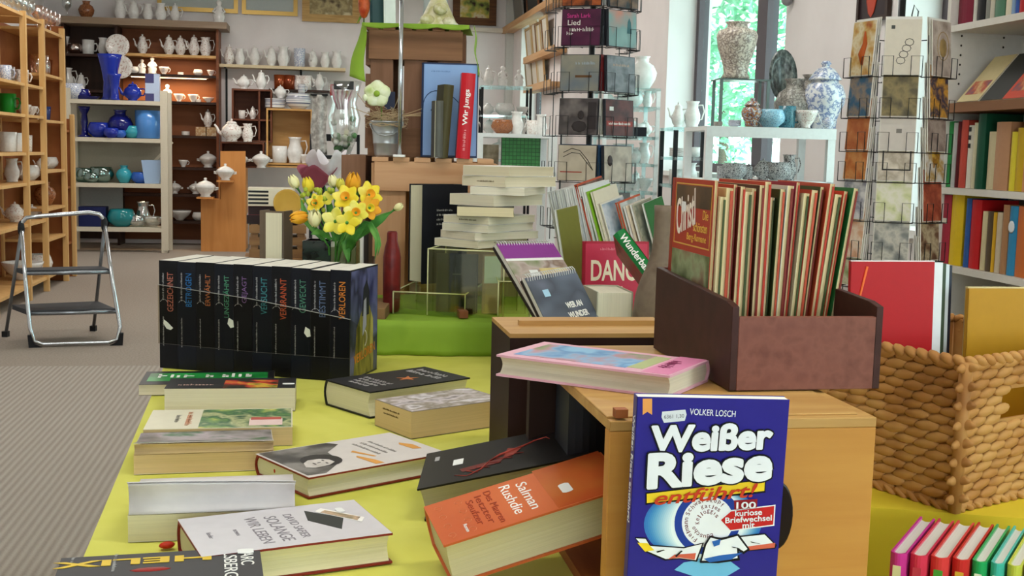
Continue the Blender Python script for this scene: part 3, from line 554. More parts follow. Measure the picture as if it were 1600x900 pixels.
# folders: stand inside, seen over the rim
def folder(name, label, px, top_py, Y, w, t, lean, rz, m, art_m=None, pg='#d9dbd6', zb=.792):
    p = oy(px, top_py, Y); hh = p.z-zb
    M = loc(p.x, p.y, zb, math.radians(rz)) @ Matrix.Rotation(math.radians(lean), 4, 'X') @ Matrix(((0, 1, 0, 0), (0, 0, 1, 0), (1, 0, 0, 0), (0, 0, 0, 1))).inverted().to_4x4() if 0 else loc(p.x, p.y, zb, math.radians(rz)) @ Matrix.Rotation(math.radians(lean), 4, 'X')
    r_ = E(name, label, 'folder', M)
    ob('cover', G().box(0, 0, 0, w, .001, hh).box(0, t-.001, 0, w, t, hh).box(0, 0, 0, .0012, t, hh), m, r_); ob('page_block', G().box(.0012, .001, .001, w-.002, t-.001, hh-.002), flat(pg, .8), r_)
    if art_m: ob('cover_picture', G().box(.004, -.0006, .004, w-.004, -.0001, hh-.006), art_m, r_)
    return r_, hh
redf = flat('#b01218', .4)
fr, hh = folder('picture_book', 'plain red cover standing in the basket, right of the magazine box', 1338, 408, 1.685, .135, .006, -3, 13, redf)
ob('orange_swirl', G().tube([(.020, -.0008, hh*.55), (.014, -.0008, hh*.8), (.026, -.0008, hh*.97)], .0018, 6), flat('#d8662e', .4), fr)
ob('cover_edge', G().box(0, -.0004, hh-.0015, .135, .006, hh), flat('#f0e8e4', .5), fr)
for i, (px, c, lab, dY) in enumerate([(1352, '#e3e6e6', 'white edged brochure standing right behind the red cover in the basket', .012), (1358, '#3c4a34', 'dark green photo book standing second behind the red cover in the basket', .022), (1364, '#cfd8da', 'pale blue brochure standing third behind the red cover in the basket', .034), (1369, '#2a2c38', 'dark navy brochure standing last behind the red cover in the basket', .044)]):
    folder('picture_book', lab, px, 411+i*1.5, 1.685+dY, .135, .007, -3, 13, flat(c, .4), None, '#e6e6e2')
folder('picture_book', 'wide golden yellow folder standing at the right end of the basket', 1519, 452, 1.715, .105, .008, -2, 10, flat('#b8871c', .4), None, '#e6d39a')
folder('picture_book', 'cream edged folder standing behind the golden yellow one', 1517, 449, 1.727, .105, .006, -2, 10, flat('#d8c690', .4), None, '#e6d39a')
# ------------------------------------------------------------------ bright bindings on the low bench
KB = [('#c2308a', 1390, 1418, 'magenta pink'), ('#cf3350', 1421, 1450, 'raspberry red'), ('#d23a3c', 1453, 1484, 'bright red'), ('#c22a2a', 1487, 1516, 'scarlet'), ('#1f9c58', 1518, 1543, 'emerald green'), ('#3fb0a0', 1547, 1570, 'turquoise green'), ('#b9c24a', 1573, 1598, 'lime yellow'), ('#d2a12c', 1601, 1624, 'amber yellow')]
for i, (c, x0, x1, lab) in enumerate(KB):
    zt = .80; sl = .13*(i); a = oz(x0, 863+sl*2+i*3.0, zt); b_ = oz(x1, 866+sl*2+i*3.0, zt); far = oz(x0+53-i*2.2, 801+i*2.6, zt)
    dx = (far-a); w_ = min(dx.length, .158); t_ = (b_-a).length*.93
    M = frame_from(Vector((a.x, a.y, .6215)), dx, UP)
    k = book('childrens_book', f'{lab} hardcover standing spine forward on the low bench', M, w_, zt-.6215, t_, flat(c, .3), '#d9d6cc', True, group='bright hardcovers on the low bench')
    ob('spine_label', G().box(-.0006, .105, t_*.25, .0002, .165, t_*.75), flat(['#d8d2a8', '#c23a50', '#4a9a3a', '#d2a83a', '#d8e2d0', '#d8d2a8', '#c23a2c', '#4a9a3a'][i], .4), k)
# ------------------------------------------------------------------ fantasy paperback set
SD = (oz(546, 598, T)-oz(250, 575, T)); S0 = oz(250, 575, T); S0.z = T+.001; n = 10; SW = SD.length/n; SD.normalize(); SX = UP.cross(SD).normalized()
cols = ['#b06a58', '#2a6aa8', '#b0683a', '#4a8a6a', '#7a5a8a', '#3a7a80', '#b0502c', '#4a7f68', '#5a6a88', '#c87a2c']
tit = ['GEZEICHNET', 'BETROGEN', 'ERWÄHLT', 'UNGEZÄHMT', 'GEJAGT', 'VERSUCHT', 'VERBRANNT', 'GEWECKT', 'BESTIMMT', 'VERLOREN']; wd = [.078, .066, .062, .083, .052, .072, .080, .064, .070, .072]
silver = flat('#a9a7a6', .4)
wordn = ['first', 'second', 'third', 'fourth', 'fifth', 'sixth', 'seventh', 'eighth', 'ninth', 'tenth']
for i in range(n):
    M = Matrix((SX, UP, SD)).transposed().to_4x4(); M.translation = S0+SD*(SW*i)
    hh = .2165-(.001 if i % 2 else 0)-(.0035 if i in (8,) else 0)
    k = book('paperback_book', f'black paperback with {["rose","blue","orange","green","violet","teal","rust","sea green","slate blue","gold"][i]} spine title, {wordn[i]} from the left in the black set', M, .146, hh, SW-.0006, flat(['#0d0d10', '#10121a'][i % 2], .3), '#e6e2d6', group='black fantasy paperbacks in a row')
    tc = SW*.60
    text(k, tit[i], wd[i], (-.0004, .205-wd[i]/2-.012, tc), (0, 1, 0), (0, 0, -1), flat(cols[i], .45), height=.013, name='spine_title')
    scrib(k, .055, (-.0004, .165, SW*.22), (0, 1, 0), (0, 0, -1), silver, .004, i, 'author_lettering'); scrib(k, .06, (-.0004, .075, SW*.22), (0, 1, 0), (0, 0, -1), silver, .0028, i+20, 'author_lettering')
    ob('crescent_emblem', G().prism([(.130+.009*math.cos(q), SW*.25+.009*math.sin(q)) for q in [(-1.2+2.4*j/8) for j in range(9)]]+[(.1325+.0062*math.cos(q), SW*.25+.0068*math.sin(q)) for q in [(1.2-2.4*j/8) for j in range(9)]], -.0005, -.0001, 0), silver, k)
    if i in (0, 3, 7):
        ob('price_sticker', G().prism([(.098, SW*(.25)), (.093, SW*.45), (.082, SW*.75), (.078, SW*.62), (.080, SW*.40), (.090, SW*.22)], -.0008, -.0005, 0) if i == 0 else G().prism([(.116-.002*i, SW*.75), (.111-.002*i, SW*.98), (.098-.002*i, SW*1.02), (.096-.002*i, SW*.84), (.104-.002*i, SW*.68)], -.0008, -.0005, 0), sticker_m, k)
    if i == n-1:
        t_ = SW-.0006
        plate(k, .004, .003, .144, hh-.003, t_, art('night forest cover', ['#14163a', '#2c2f5c', '#5f6290', '#1c1e3a', '#4a4d70'], 14, (1, .6, 1), .3, .7))
        poly(k, [(.02, .004), (.125, .004), (.12, .11), (.095, .145), (.06, .13), (.035, .10)], t_+.0004, art('golden grass', ['#3a3a1c', '#8a7f3a', '#5f5a2c', '#b0a45a'], 30, (1, .25, 1)), 'cover_picture'); poly(k, [(.06, .12), (.068, .175), (.085, .190), (.10, .165), (.098, .12)], t_+.0006, flat('#20222c', .5), 'cover_picture'); poly(k, [(.064, .08), (.07, .15), (.082, .155), (.084, .10)], t_+.0008, flat('#9a9aa8', .5), 'cover_picture')
        text(k, 'VERLOREN', .11, (.075, .045, t_+.001), (1, .12, 0), (-.12, 1, 0), flat('#c87a2c', .45), height=.018, name='cover_title')
        ob('crescent_emblem', G().prism([(.07+.018*math.cos(q), .075+.018*math.sin(q)) for q in [(-1.2+2.4*j/8) for j in range(9)]]+[(.072+.014*math.cos(q), .075+.015*math.sin(q)) for q in [(1.2-2.4*j/8) for j in range(9)]], t_+.0008, t_+.001), flat('#cfcfca', .4), k)
# clear film wrapped round the set
film = glass('clear film', '#eeece2', 1.0, .3, '#2b2920', True)
M = Matrix((SD, SX, UP)).transposed().to_4x4(); M.translation = S0
Ls = SW*n; ps = [(-.002, .08, .168), (-.002, -.0022, .168), (Ls*.5, -.0022, .150), (Ls+.002, -.0022, .122), (Ls+.002, .05, .10)]
lo_ = [(-.002, .08, .05), (-.002, -.0022, .05), (Ls*.5, -.0022, .046), (Ls+.002, -.0022, .046), (Ls+.002, .05, .05)]
g = G(); 
V = []
for a, b_ in zip(ps, lo_): V += [a, b_]
g.add(V, [(2*i, 2*i+1, 2*i+3, 2*i+2) for i in range(4)])
fo = one('plastic_film', 'clear plastic film band stretched round the black paperback set', 'plastic film', g, film, M)
ob('film_edge', G().tube(ps[1:4], .0007, 5), flat('#a5a29a', .3), fo); ob('film_edge', G().tube(lo_[1:4], .0003, 5), flat('#5a574e', .3), fo)
# ------------------------------------------------------------------ acrylic stands and the pale stack on the green platform
PZ = T+.078
acr = glass('acrylic', '#f0f4e0', .90, .05); edge = flat('#d9d9a6', .3)
def acrylic(name, label, M, w, d, h, back=0):
    r = E(name, label, 'stand', M); th = .003
    g = G().box(0, 0, h-th, w, d, h).box(0, 0, 0, w, th, h).box(0, d-th, 0, w, d, h+back)
    ob('acrylic_body', g, acr, r)
    for x in (0, w): ob('polished_edge', G().tube([(x, 0, 0), (x, 0, h), (x, d, h), (x, d, 0)], .0016, 5), edge, r)
    ob('polished_edge', G().tube([(0, 0, h), (w, 0, h)], .0016, 5), edge, r)
    return r
p = oy(612, 500, 2.60); p.z = PZ; q = oy(755, 492, 2.70)
acrylic('acrylic_stand', 'low clear acrylic riser under the tall black book on the green platform', loc(-.268, 2.655, PZ, math.radians(-8)), .165, .235, .05)
acrylic('acrylic_stand', 'taller clear acrylic riser under the stack of pale page edges', loc(-.190, 2.645, PZ+.0, math.radians(-12)), .175, .15, .150)
acrylic('acrylic_stand', 'small clear acrylic easel on the right end of the green platform', loc(-.030, 2.60, PZ, math.radians(4)), .07, .10, .085)
STK = [(675, 747, 775, 385, 410), (684, 742, 770, 370, 391), (688, 763, 844, 353, 374), (690, 764, 845, 338, 353), (707, 803, 838, 323, 343), (700, 772, 855, 304, 325), (734, 820, 866, 294, 310), (720, 790, 875, 275, 297), (722, 797, 876, 259, 275)]
zz = PZ+.1515; names = ['lowest', 'second', 'third', 'fourth', 'fifth', 'sixth', 'seventh', 'eighth', 'topmost']
for i, (xl, xm, xr, y0, y1) in enumerate(STK):
    Y = 2.655; pc = oy(xm, (y0+y1)/2, Y); zt = oy(xm, y0+1, Y).z; t = max(.018, zt-zz)
    lw = (xm-xl)*Y/FPX; rw = (xr-xm)*Y/FPX; w_ = .128; h_ = .19
    a = math.acos(min(1, max(.62, lw/w_))); 
    M = loc(pc.x-w_*math.cos(-a), Y-w_*math.sin(-a), zz, -a)
    pl = ['#d8cdb0', '#d9cfb6', '#dad2ba', '#d9d0b4', '#d6c8a2', '#d9cfb4', '#dcd4be', '#d8cdb0', '#d2c6a8'][i]
    b = book('paperback_book', f'pale paperback lying with cream page edges outward, {names[i]} in the stack on the acrylic riser', M, w_, h_, t-.0008, flat(['#e6e2d6', '#d9d4c6', '#efece6', '#e4dfd2', '#3a3a32', '#dcd6c8', '#eae6dc', '#e2ddd0', '#e9e5dc'][i], .4), pl, group='pale paperbacks stacked on the acrylic riser')
    if i in (3, 7): scrib(b, .05, (.07, -.0005, t*.5), (1, 0, 0), (0, 0, 1), flat('#6a5a40', .7), .004, i)
    zz += t
# tall black book with pages to the left
pp_ = oy(658, 466, 2.80); xd = Vector((-math.cos(math.radians(37)), -math.sin(math.radians(37)), 0)); zd = xd.cross(UP)
hh = oy(655, 289, 2.80).z-(PZ+.051); wv_ = .135; M = Matrix((xd, UP, zd)).transposed().to_4x4(); M.translation = Vector((pp_.x, 2.80, PZ+.052))-xd*wv_
r = book('hardcover_book', 'tall black hardcover standing upright, pale page edges to the left of the stack', M, wv_, hh, .060, '#1b1d22', '#d9d2b2', True)
for i in range(6): scrib(r, .045 if i < 4 else .02, (.072, .175-.011*i-(.012 if i > 3 else 0), -.0004), (-1, 0, 0), (0, 1, 0), flat('#c9c9c4', .5), .005, i)
r = book('hardcover_book', 'dark green black hardcover standing under the taller acrylic riser', frame_from(Vector((-.172, 2.705, PZ+.001)), (.985, -.17, 0), UP) @ Matrix.Identity(4), .095, .135, .02, '#23281c', '#cfcbb4', True); scrib(r, .02, (.05, .09, .0203), (1, 0, 0), (0, 1, 0), flat('#8f927a', .5), .003, 4)
r = book('hardcover_book', 'pale blue brown picture book standing at the right under the acrylic riser', frame_from(Vector((-.070, 2.69, PZ+.001)), (.96, .28, 0), UP), .045, .135, .012, '#a98a6c', '#dcd8cc', True); plate(r, .003, .07, .042, .132, .012, flat('#c9d4da', .5))
g = G().box(0, 0, 0, .02, .10, .016); one('wood_block', 'small brown wooden block under the acrylic risers', 'block', g, wood('red brown block', '#6b3a22', '#8a5230', 1), loc(-.115, 2.60, PZ+.0005, .2), bevel=.001)
# ------------------------------------------------------------------ crates behind
pal = wood('weathered pallet wood', '#6a4a34', '#8a6448', 0, 22, .8); palv = wood('weathered pallet wood upright', '#6a4a34', '#84604a', 2, 22, .8); pall = wood('fresh pallet wood', '#b5835a', '#cda078', 0, 22, .75); pallv = wood('fresh pallet wood upright', '#b08056', '#c69a72', 2, 22, .75)
def crate(name, label, M, w, d, h, mh_, mv, topslats=True):
    r = E(name, label, 'crate', M)
    ks = 3; sw = w/(ks*1.32)
    for y in (0, d-.012):
        for i in range(ks):
            x = .0+(w-sw)*i/(ks-1); ob('upright_slat', G().box(x, y+(.0 if y == 0 else 0), 0, x+sw, y+.012, h-.012), mv, r, bevel=.001)
    for y in (-.012, d):
        for z in (h-.085, .0): ob('cross_board', G().box(-.004, y, z, w+.004, y+.012, z+.075), mh_, r, bevel=.001)
    for x in (-.0121, w+.0001):
        for k in range(3): ob('side_board', G().box(x, .0, .02+k*(h-.12)/2, x+.012, d, .02+k*(h-.12)/2+.085), mv, r)
    if topslats:
        for k in range(6):
            x = (w+.02)*k/6-.01; ob('top_slat', G().box(x, -.014, h-.0115, x+w/6*.82, d+.014, h), mh_, r, bevel=.001)
    return r
L0 = oy(588, 245, 3.02); LZ = 1.206
crate('wooden_crate', 'pale wooden pallet crate, lower of the two, behind the flowers', loc(L0.x, 3.02, T+.001, math.radians(2)), .30, .34, LZ-T, pall, pallv)
crate('wooden_crate', 'dark weathered crate standing on end on the pale crate', loc(-.382, 3.12, LZ+.002, math.radians(2)), .235, .22, .335, pal, palv)
g = G().box(0, 0, 0, .16, .40, .42); 
r = E('wooden_crate', 'dark brown crate side standing left behind the flowers', 'crate', loc(-.445, 3.05, T+.001, math.radians(2)))
for k in range(4): ob('side_board', G().box(0, 0, .005+k*.108, .062, .34, .105+k*.108), palv, r, bevel=.001)
# bucket with nest and hellebore
bz_ = LZ+.003; bp_ = oy(603, 232, 2.99+.06); 
galv = flat('#b9bdbf', .28, .75); r = E('metal_bucket', 'small galvanised bucket on the pale crate holding nest and white flower', 'bucket', loc(bp_.x, 3.06, bz_))
ob('bucket_body', G().lathe([(.030, 0), (.031, .004), (.0335, .03), (.0345, .031), (.0345, .034), (.036, .055), (.037, .057), (.037, .060), (.0395, .084), (.042, .086), (.042, .089), (.038, .088), (.030, .01), (0, .01)], 28), galv, r)
ob('bail_handle', G().tube([(.041*math.cos(q*PI/10), -.028*math.sin(q*PI/10)-.03*math.sin(q*PI/10)*.3, .082-.03*math.sin(q*PI/10)) for q in range(11)], .0014, 6), galv, r)
for s in (-1, 1): ob('handle_lug', G().ell((s*.041, 0, .082), .004, .006, .007), galv, r)
straw = flat('#c4ab86', .8); rnd = random.Random(5); g = G()
for i in range(120):
    a = rnd.uniform(0, 2*PI); k = rnd.uniform(.3, 1.15); z_ = rnd.uniform(.088, .125); pts = [(.050*k*math.cos(a+j*.35), .046*k*math.sin(a+j*.35), z_+.004*math.sin(j*1.3+i)-.012*k*k) for j in range(5)]; g.tube(pts, .0007, 4)
for i in range(9):
    a = rnd.uniform(-.4, 3.6); g.tube([(.02*math.cos(a), 0, .10), (.06*math.cos(a), -.01, .11+.03*math.sin(a)), (.09*math.cos(a), -.01, .12+.07*math.sin(a))], .0009, 4)
o = one('straw_nest', 'straw nest filling the top of the galvanised bucket', 'nest', g, straw, loc(bp_.x, 3.06, bz_)); 
r = E('hellebore_flower', 'white green hellebore bloom rising from the straw nest', 'flower', loc(bp_.x-.012, 3.02, bz_+.10))
petal = art('hellebore petal', ['#e9eed2', '#dfe6b8', '#a9bf62'], 30, rough=.6)
ob('stem', G().tube([(0, .02, -.03), (.002, .01, .02), (-.006, -.02, .055)], .002, 6), flat('#6f8a3a', .6), r)
for k in range(5):
    a = PI/2+2*PI*k/5
    def pf(u, v, a=a):
        s = .034*u; wd_ = .021*math.sin(PI*min(1, .12+.80*u))*(v-.5)*2
        x = s*math.cos(a)-wd_*math.sin(a); z = s*math.sin(a)+wd_*math.cos(a); return (-.006+x, -.026-.010*u+.012*u*u-.006*(1-abs(v-.5)*2)+.006, .055+z)
    ob('petal', G().sheet(pf, 6, 6, .0006), petal, r)
ob('flower_centre', G().ell((-.006, -.030, .055), .008, .005, .008), flat('#8fae3a', .6), r); ob('flower_bud', G().ell((-.036, -.02, .045), .007, .007, .009), petal, r)
one('dark_card', 'small dark blue card tucked behind the straw nest', 'card', G().box(0, 0, 0, .026, .003, .045), flat('#2a2f45', .5), loc(bp_.x-.008, 3.085, bz_+.12, .2))
# chrome rod lamp
cz = oy(622, 236, 3.0); r = E('chrome_stand', 'thin chrome pole with clamp standing before the crates', 'pole', loc(cz.x+.004, 3.0, LZ+.002))
chr_ = flat('#c9ced2', .18, .9)
ob('base_foot', G().box(-.016, -.01, 0, .014, .010, .006), white, r, bevel=.001); ob('pole', G().tube([(0, 0, .005), (0, 0, .40)], .0052, 12), chr_, r); ob('clamp', G().ell((-.004, 0, .405), .014, .012, .016).box(-.02, -.004, .41, .012, .004, .44), flat('#6f6a66', .3, .6), r)
# books leaning in front of the crate
def upright(name, label, px0, px1, ytop, Y, t, col, yaw=0, lean=0, zb=None, hard=True, pg=PG, group=None, cat='book', tilt=0):
    zb = LZ+.003 if zb is None else zb; a = oy(px0, ytop, Y); b_ = oy(px1, ytop, Y); w_ = (b_.x-a.x)/math.cos(math.radians(yaw)); hh = a.z-zb
    M = loc(a.x, Y, zb, math.radians(yaw)) @ Matrix.Rotation(math.radians(-lean), 4, 'X') @ Matrix.Rotation(math.radians(tilt), 4, 'Y') @ Matrix(((1, 0, 0, 0), (0, 0, -1, 0), (0, 1, 0, 0), (0, 0, 0, 1)))
    return book(name, label, M, w_, hh, t, col, pg, hard, group=group, cat=cat), w_, hh
r, w_, h_ = upright('picture_book', 'large pale blue picture book with sketched whale curve, leaning on the dark crate', 659, 748, 97, 3.08, .014, flat('#2a3a5c', .4), 3, 6)
plate(r, .006, .004, w_-.003, h_-.004, .014, art('blue sky page', ['#6f93c4', '#7fa0cf', '#8aa9d4', '#a9b7c4'], 3, (1, 1, 1), .25, .75)); 
ob('whale_curve', G().tube([(.02+.06*math.cos(q*.22+1.0)+.045, .10+.07*math.sin(q*.22+.6), .0148) for q in range(11)], .0011, 5), flat('#2f4a72', .5), r); ob('whale_curve', G().tube([(.025, .12, .0148), (.055, .115, .0148), (.06, .13, .0148)], .0016, 5), flat('#2f4a72', .5), r); scrib(r, .05, (.05, h_-.022, .0145), (1, 0, 0), (0, 1, 0), flat('#5f7fae', .5), .004, 1)
def spinebook(name, label, px0, px1, ytop, Y, d, col, zb=None, lean=0, pg=PG, face=0, hard=True, group=None):
    """spine towards the camera, standing; optional lean to the right in degrees"""
    zb = LZ+.003 if zb is None else zb; a = oy(px0, ytop, Y); b_ = oy(px1, ytop, Y); t = (b_.x-a.x); hh = a.z-zb
    c = math.cos(math.radians(face)); s = math.sin(math.radians(face))
    xd_ = Vector((s, c, 0)); zd_ = Vector((c, -s, 0))
    M = Matrix((xd_, UP, zd_)).transposed().to_4x4(); M.translation = Vector((a.x-hh*math.tan(math.radians(lean)), Y, zb))
    if lean: M = M @ Matrix.Rotation(math.radians(-lean), 4, 'X').inverted() if 0 else M @ Matrix.Rotation(math.radians(lean), 4, 'X')
    return book(name, label, M, d, hh, t, col, pg, hard, group=group), t, hh
r, t_, h_ = spinebook('picture_book', 'tall red hardcover with white spine lettering, leaning on the blue book', 722, 744, 113, 3.00, .06, flat('#c21f2a', .35), lean=3, face=-6)
text(r, 'Wir Jungs', h_*.42, (-.0005, h_*.60, t_*.5), (0, 1, 0), (0, 0, -1), white, height=t_*.45, bold=.02, name='spine_title'); scrib(r, h_*.25, (-.0005, h_*.22, t_*.5), (0, 1, 0), (0, 0, -1), flat('#e9a0a0', .5), t_*.2, 3)
r, t_, h_ = spinebook('picture_book', 'olive brown hardcover standing left of the tall red one', 696, 712, 131, 2.985, .06, flat('#4a4528', .5), lean=4, face=-22, pg='#b9ab80')
r, t_, h_ = spinebook('picture_book', 'dark grey thin hardcover standing before the blue picture book', 680, 694, 157, 2.975, .05, flat('#5a5a52', .4), face=-14); ob('spine_edge', G().box(-.0006, .0, 0, .0004, h_, .0015), flat('#a9a68c', .4), r)
# things on top of the upper crate
UZ = LZ+.002+.335
def drape(u, v):
    x = -.40-.0+.275*u
    if v < .5: return (x, 3.10+.24*v*2, UZ+.003+.002*math.sin(u*30))
    return (x, 3.34+.004*math.sin(u*20), UZ+.003)
clz = E('green_cloth', 'lime green cloth hanging over both sides of the dark crate', 'cloth', loc(0, 0, 0))
ob('cloth_top', G().sheet(drape, 24, 10, .0015), gcl, clz)
def dl(u, v): return (-.392-(.010+.034*v**.8)*u+.003*math.sin(v*7), 3.088-.012*math.sin(u*PI)*v+.02*u, UZ+.004-.150*v*(1-.10*u))
ob('cloth_fall', G().sheet(dl, 16, 14, .0015), gcl, clz)
def dr(u, v): return (-.125+.010+.012*v+.003*math.sin(v*9), 3.09+.10*u, UZ+.004-.125*v)
ob('cloth_fall', G().sheet(dr, 8, 12, .0015), gcl, clz)
def front(u, v): return (-.40+.275*u, 3.10-.014-.003, UZ+.004-(.008+.006*abs(math.sin(u*9)))*v)
ob('cloth_fall', G().sheet(front, 30, 3, .0012), gcl, clz)
r = E('figurine', 'cream porcelain rock figurine on the green cloth of the crate', 'figurine', loc(-.215, 3.22, UZ+.005))
ob('rock_body', G().lathe([(.050, 0), (.052, .006), (.040, .02), (.030, .045), (.022, .065), (.012, .09), (0, .10)], 14, (0, 0, 0), 1.2, .8), art('flecked porcelain', ['#d9cfb0', '#b9b27a', '#e6dfc8'], 30), r)
for x_, z_, s_ in ((-.026, .02, .02), (.03, .015, .018), (.008, .05, .02)): ob('blossom_relief', G().ell((x_, -.03, z_), s_, s_*.6, s_*.8), art('flecked porcelain', ['#d9cfb0', '#b9b27a', '#e6dfc8'], 30), r)
r, w_, h_ = upright('picture_book', 'dark teal picture book standing at the left on the crate top', 578, 600, -22, 3.2, .012, flat('#2c4a4c', .4), 20, 8, zb=UZ+.005)
r, w_, h_ = upright('picture_book', 'white and green card standing tilted beside the teal book', 600, 618, -10, 3.18, .006, flat('#d9e2da', .4), 15, 8, zb=UZ+.005)
r, w_, h_ = upright('picture_book', 'pale grey picture book behind the porcelain figurine', 662, 700, -20, 3.28, .010, flat('#a9b0b0', .4), -4, 4, zb=UZ+.005)
# terracotta flower picks left of the upper crate
r = E('artificial_flowers', 'rust red and green artificial flower bunch beside the dark crate top', 'flowers', loc(-.405, 3.16, UZ+.006))
ob('leaf', G().sheet(lambda u, v: (-.02+.05*u, .01*math.sin(u*3), .10*u+.02*(v-.5)*math.sin(PI*u)), 6, 3, .0006), flat('#5f8a2c', .6), r); ob('bloom', G().ell((.0, 0, .055), .016, .014, .04), art('rust bloom', ['#a8391c', '#c25a2c', '#6b2a18'], 40), r); ob('stem', G().tube([(0, 0, 0), (0, 0, .06)], .002, 5), flat('#4a6a2c', .6), r)
# ------------------------------------------------------------------ bouquet in the dark glass cube
FY = 2.62; fb = oy(515, 408, FY)
ZB = T+.001
one('display_box', 'plain cardboard box under the flower vase, hidden behind the black set', 'box', G().box(-.10, -.08, 0, .13, .10, .10), flat('#8a6a48', .8), loc(fb.x, FY+.03, ZB), bevel=.002)
VZ = ZB+.1005
r = E('flower_vase', 'dark glass square vase with clear right half, holding the yellow bouquet', 'vase', loc(fb.x-.055, FY, VZ)); vh = oy(470, 374, FY).z-VZ
ob('dark_glass', G().box(0, -.035, 0, .062, .035, vh).box(.004, -.031, vh-.004, .058, .031, vh+.0), art('dark marbled glass', ['#14161a', '#22302c', '#0c0d10'], 30, rough=.1), r, bevel=.002)
ob('clear_glass', G().box(.063, -.033, 0, .118, .033, .004).box(.063, -.033, 0, .118, -.031, vh).box(.063, .031, 0, .118, .033, vh).box(.116, -.033, 0, .118, .033, vh), glass('vase glass', '#cfe0c8', .72), r)
yw = {'y': art('yellow petal', ['#e2c21c', '#ecd63c', '#f0e06a'], 20, rough=.55), 'o': art('amber petal', ['#e0921a', '#eba826', '#f0c04a'], 20, rough=.55), 'p': art('pale yellow petal', ['#e6dc96', '#efe9b4', '#d9cc6a'], 20, rough=.55), 'l': art('lemon petal', ['#d9c932', '#e3da5a', '#ece58a'], 20, rough=.55)}
grn = art('leaf green', ['#2f6a2a', '#4a8a3a', '#6fa04a'], 20, rough=.5)
FLn = {'y': 'yellow', 'o': 'amber', 'p': 'pale cream', 'l': 'lemon'}
bq = E('flower_bouquet', 'bouquet of yellow tulips, daffodils and alstroemeria in the dark glass vase', 'flowers', loc(fb.x, FY, VZ))
def toloc(px, py, Y): return oy(px, py, Y)-Vector((fb.x, FY, VZ))
def stem_to(c, k=0): ob('stem', G().tube([(.005+.02*k, 0, .02), (c.x*.35+.01, c.y*.4, .5*c.z+.04), (c.x, c.y, c.z)], .0022, 6), grn, bq)
def tulip(px, py, Y, s, d, key):
    c = toloc(px, py, Y); d = Vector(d).normalized(); R = Matrix((d.orthogonal().normalized(), d.cross(d.orthogonal().normalized()), d)).transposed().to_4x4(); R.translation = c
    f = E_part('tulip_bloom', bq, R)
    for k in range(6):
        a = PI/3*k; k2 = .92 if k % 2 else 1
        def pf(u, v, a=a, k2=k2):
            rr = s*(.12+.52*math.sin(PI*min(1, .15+u*.72)))*k2; da = (v-.5)*1.5*math.sin(PI*min(.97, .12+.8*u)); return (rr*math.cos(a+da), rr*math.sin(a+da), s*1.7*u*(1-.06*abs(v-.5)))
        ob('petal', G().sheet(pf, 7, 5, .0006), yw[key], f)
    stem_to(c)
def E_part(name, parent, M):
    o = ob(name, G().ell((0, 0, 0), .004, .004, .004), grn, parent, M); return o
def openbloom(px, py, Y, s, d, key, cup=True, np_=6):
    c = toloc(px, py, Y); d = Vector(d).normalized(); x = d.orthogonal().normalized(); R = Matrix((x, d.cross(x), d)).transposed().to_4x4(); R.translation = c
    f = E_part('open_bloom', bq, R)
    for k in range(np_):
        a = 2*PI*k/np_
        def pf(u, v, a=a):
            q = s*u; wd_ = s*.42*math.sin(PI*min(.96, .10+.82*u))*(v-.5)*2
            return (q*math.cos(a)-wd_*math.sin(a), q*math.sin(a)+wd_*math.cos(a), s*(.18*u-.05*abs(v-.5)+.12*u*u))
        ob('petal', G().sheet(pf, 6, 5, .0006), yw[key], f)
    if cup: ob('flower_cup', G().lathe([(.10*s, 0), (.24*s, .12*s), (.32*s, .34*s), (.36*s, .42*s), (.30*s, .36*s), (.18*s, .1*s), (0, .06*s)], 14), yw['o' if key != 'o' else 'y'], f)
    stem_to(c, .3)
S = .0145
tulip(480, 338, 2.55, .022, (-.95, -.4, -.15), 'o'); tulip(492, 352, 2.52, .022, (-.1, -.5, -.9) if 0 else (.05, -.45, .85), 'p'); tulip(484, 300, 2.64, .020, (-.2, -.2, 1), 'y'); tulip(464, 293, 2.64, .018, (-.4, -.2, .8), 'p')
tulip(551, 300, 2.60, .026, (.1, -.3, 1), 'o'); tulip(522, 292, 2.66, .016, (-.2, -.1, 1), 'p'); tulip(532, 296, 2.66, .015, (0, -.2, 1), 'l')
openbloom(576, 305, 2.60, .030, (.5, -.75, .35), 'y'); openbloom(541, 310, 2.56, .030, (-.1, -.8, .45), 'y'); openbloom(556, 333, 2.52, .027, (.15, -.9, .3), 'l'); openbloom(577, 325, 2.55, .026, (.4, -.85, .1), 'o'); openbloom(524, 346, 2.50, .030, (-.1, -.95, .1), 'l', False, 5); openbloom(542, 348, 2.49, .027, (.3, -.9, -.1), 'y', False, 5); openbloom(494, 318, 2.56, .022, (-.3, -.85, .3), 'y'); openbloom(509, 312, 2.6, .02, (0, -.7, .6), 'l', False, 5)
tulip(617, 327, 2.58, .012, (.85, -.2, .55), 'p')
def leaf(pts, w_): 
    P = [toloc(*q) for q in pts]
    def lf(u, v):
        k = u*(len(P)-1); i = min(int(k), len(P)-2); c = P[i].lerp(P[i+1], k-i); t_ = (P[i+1]-P[i]).normalized(); n_ = t_.cross(Vector((0, -1, 0))).normalized(); q = w_*math.sin(PI*min(.98, .06+.94*u))*(v-.5)*2; return c+n_*q+Vector((0, -abs(v-.5)*w_*.6, 0))
    ob('leaf', G().sheet(lf, 10, 4, .0006), grn, bq)
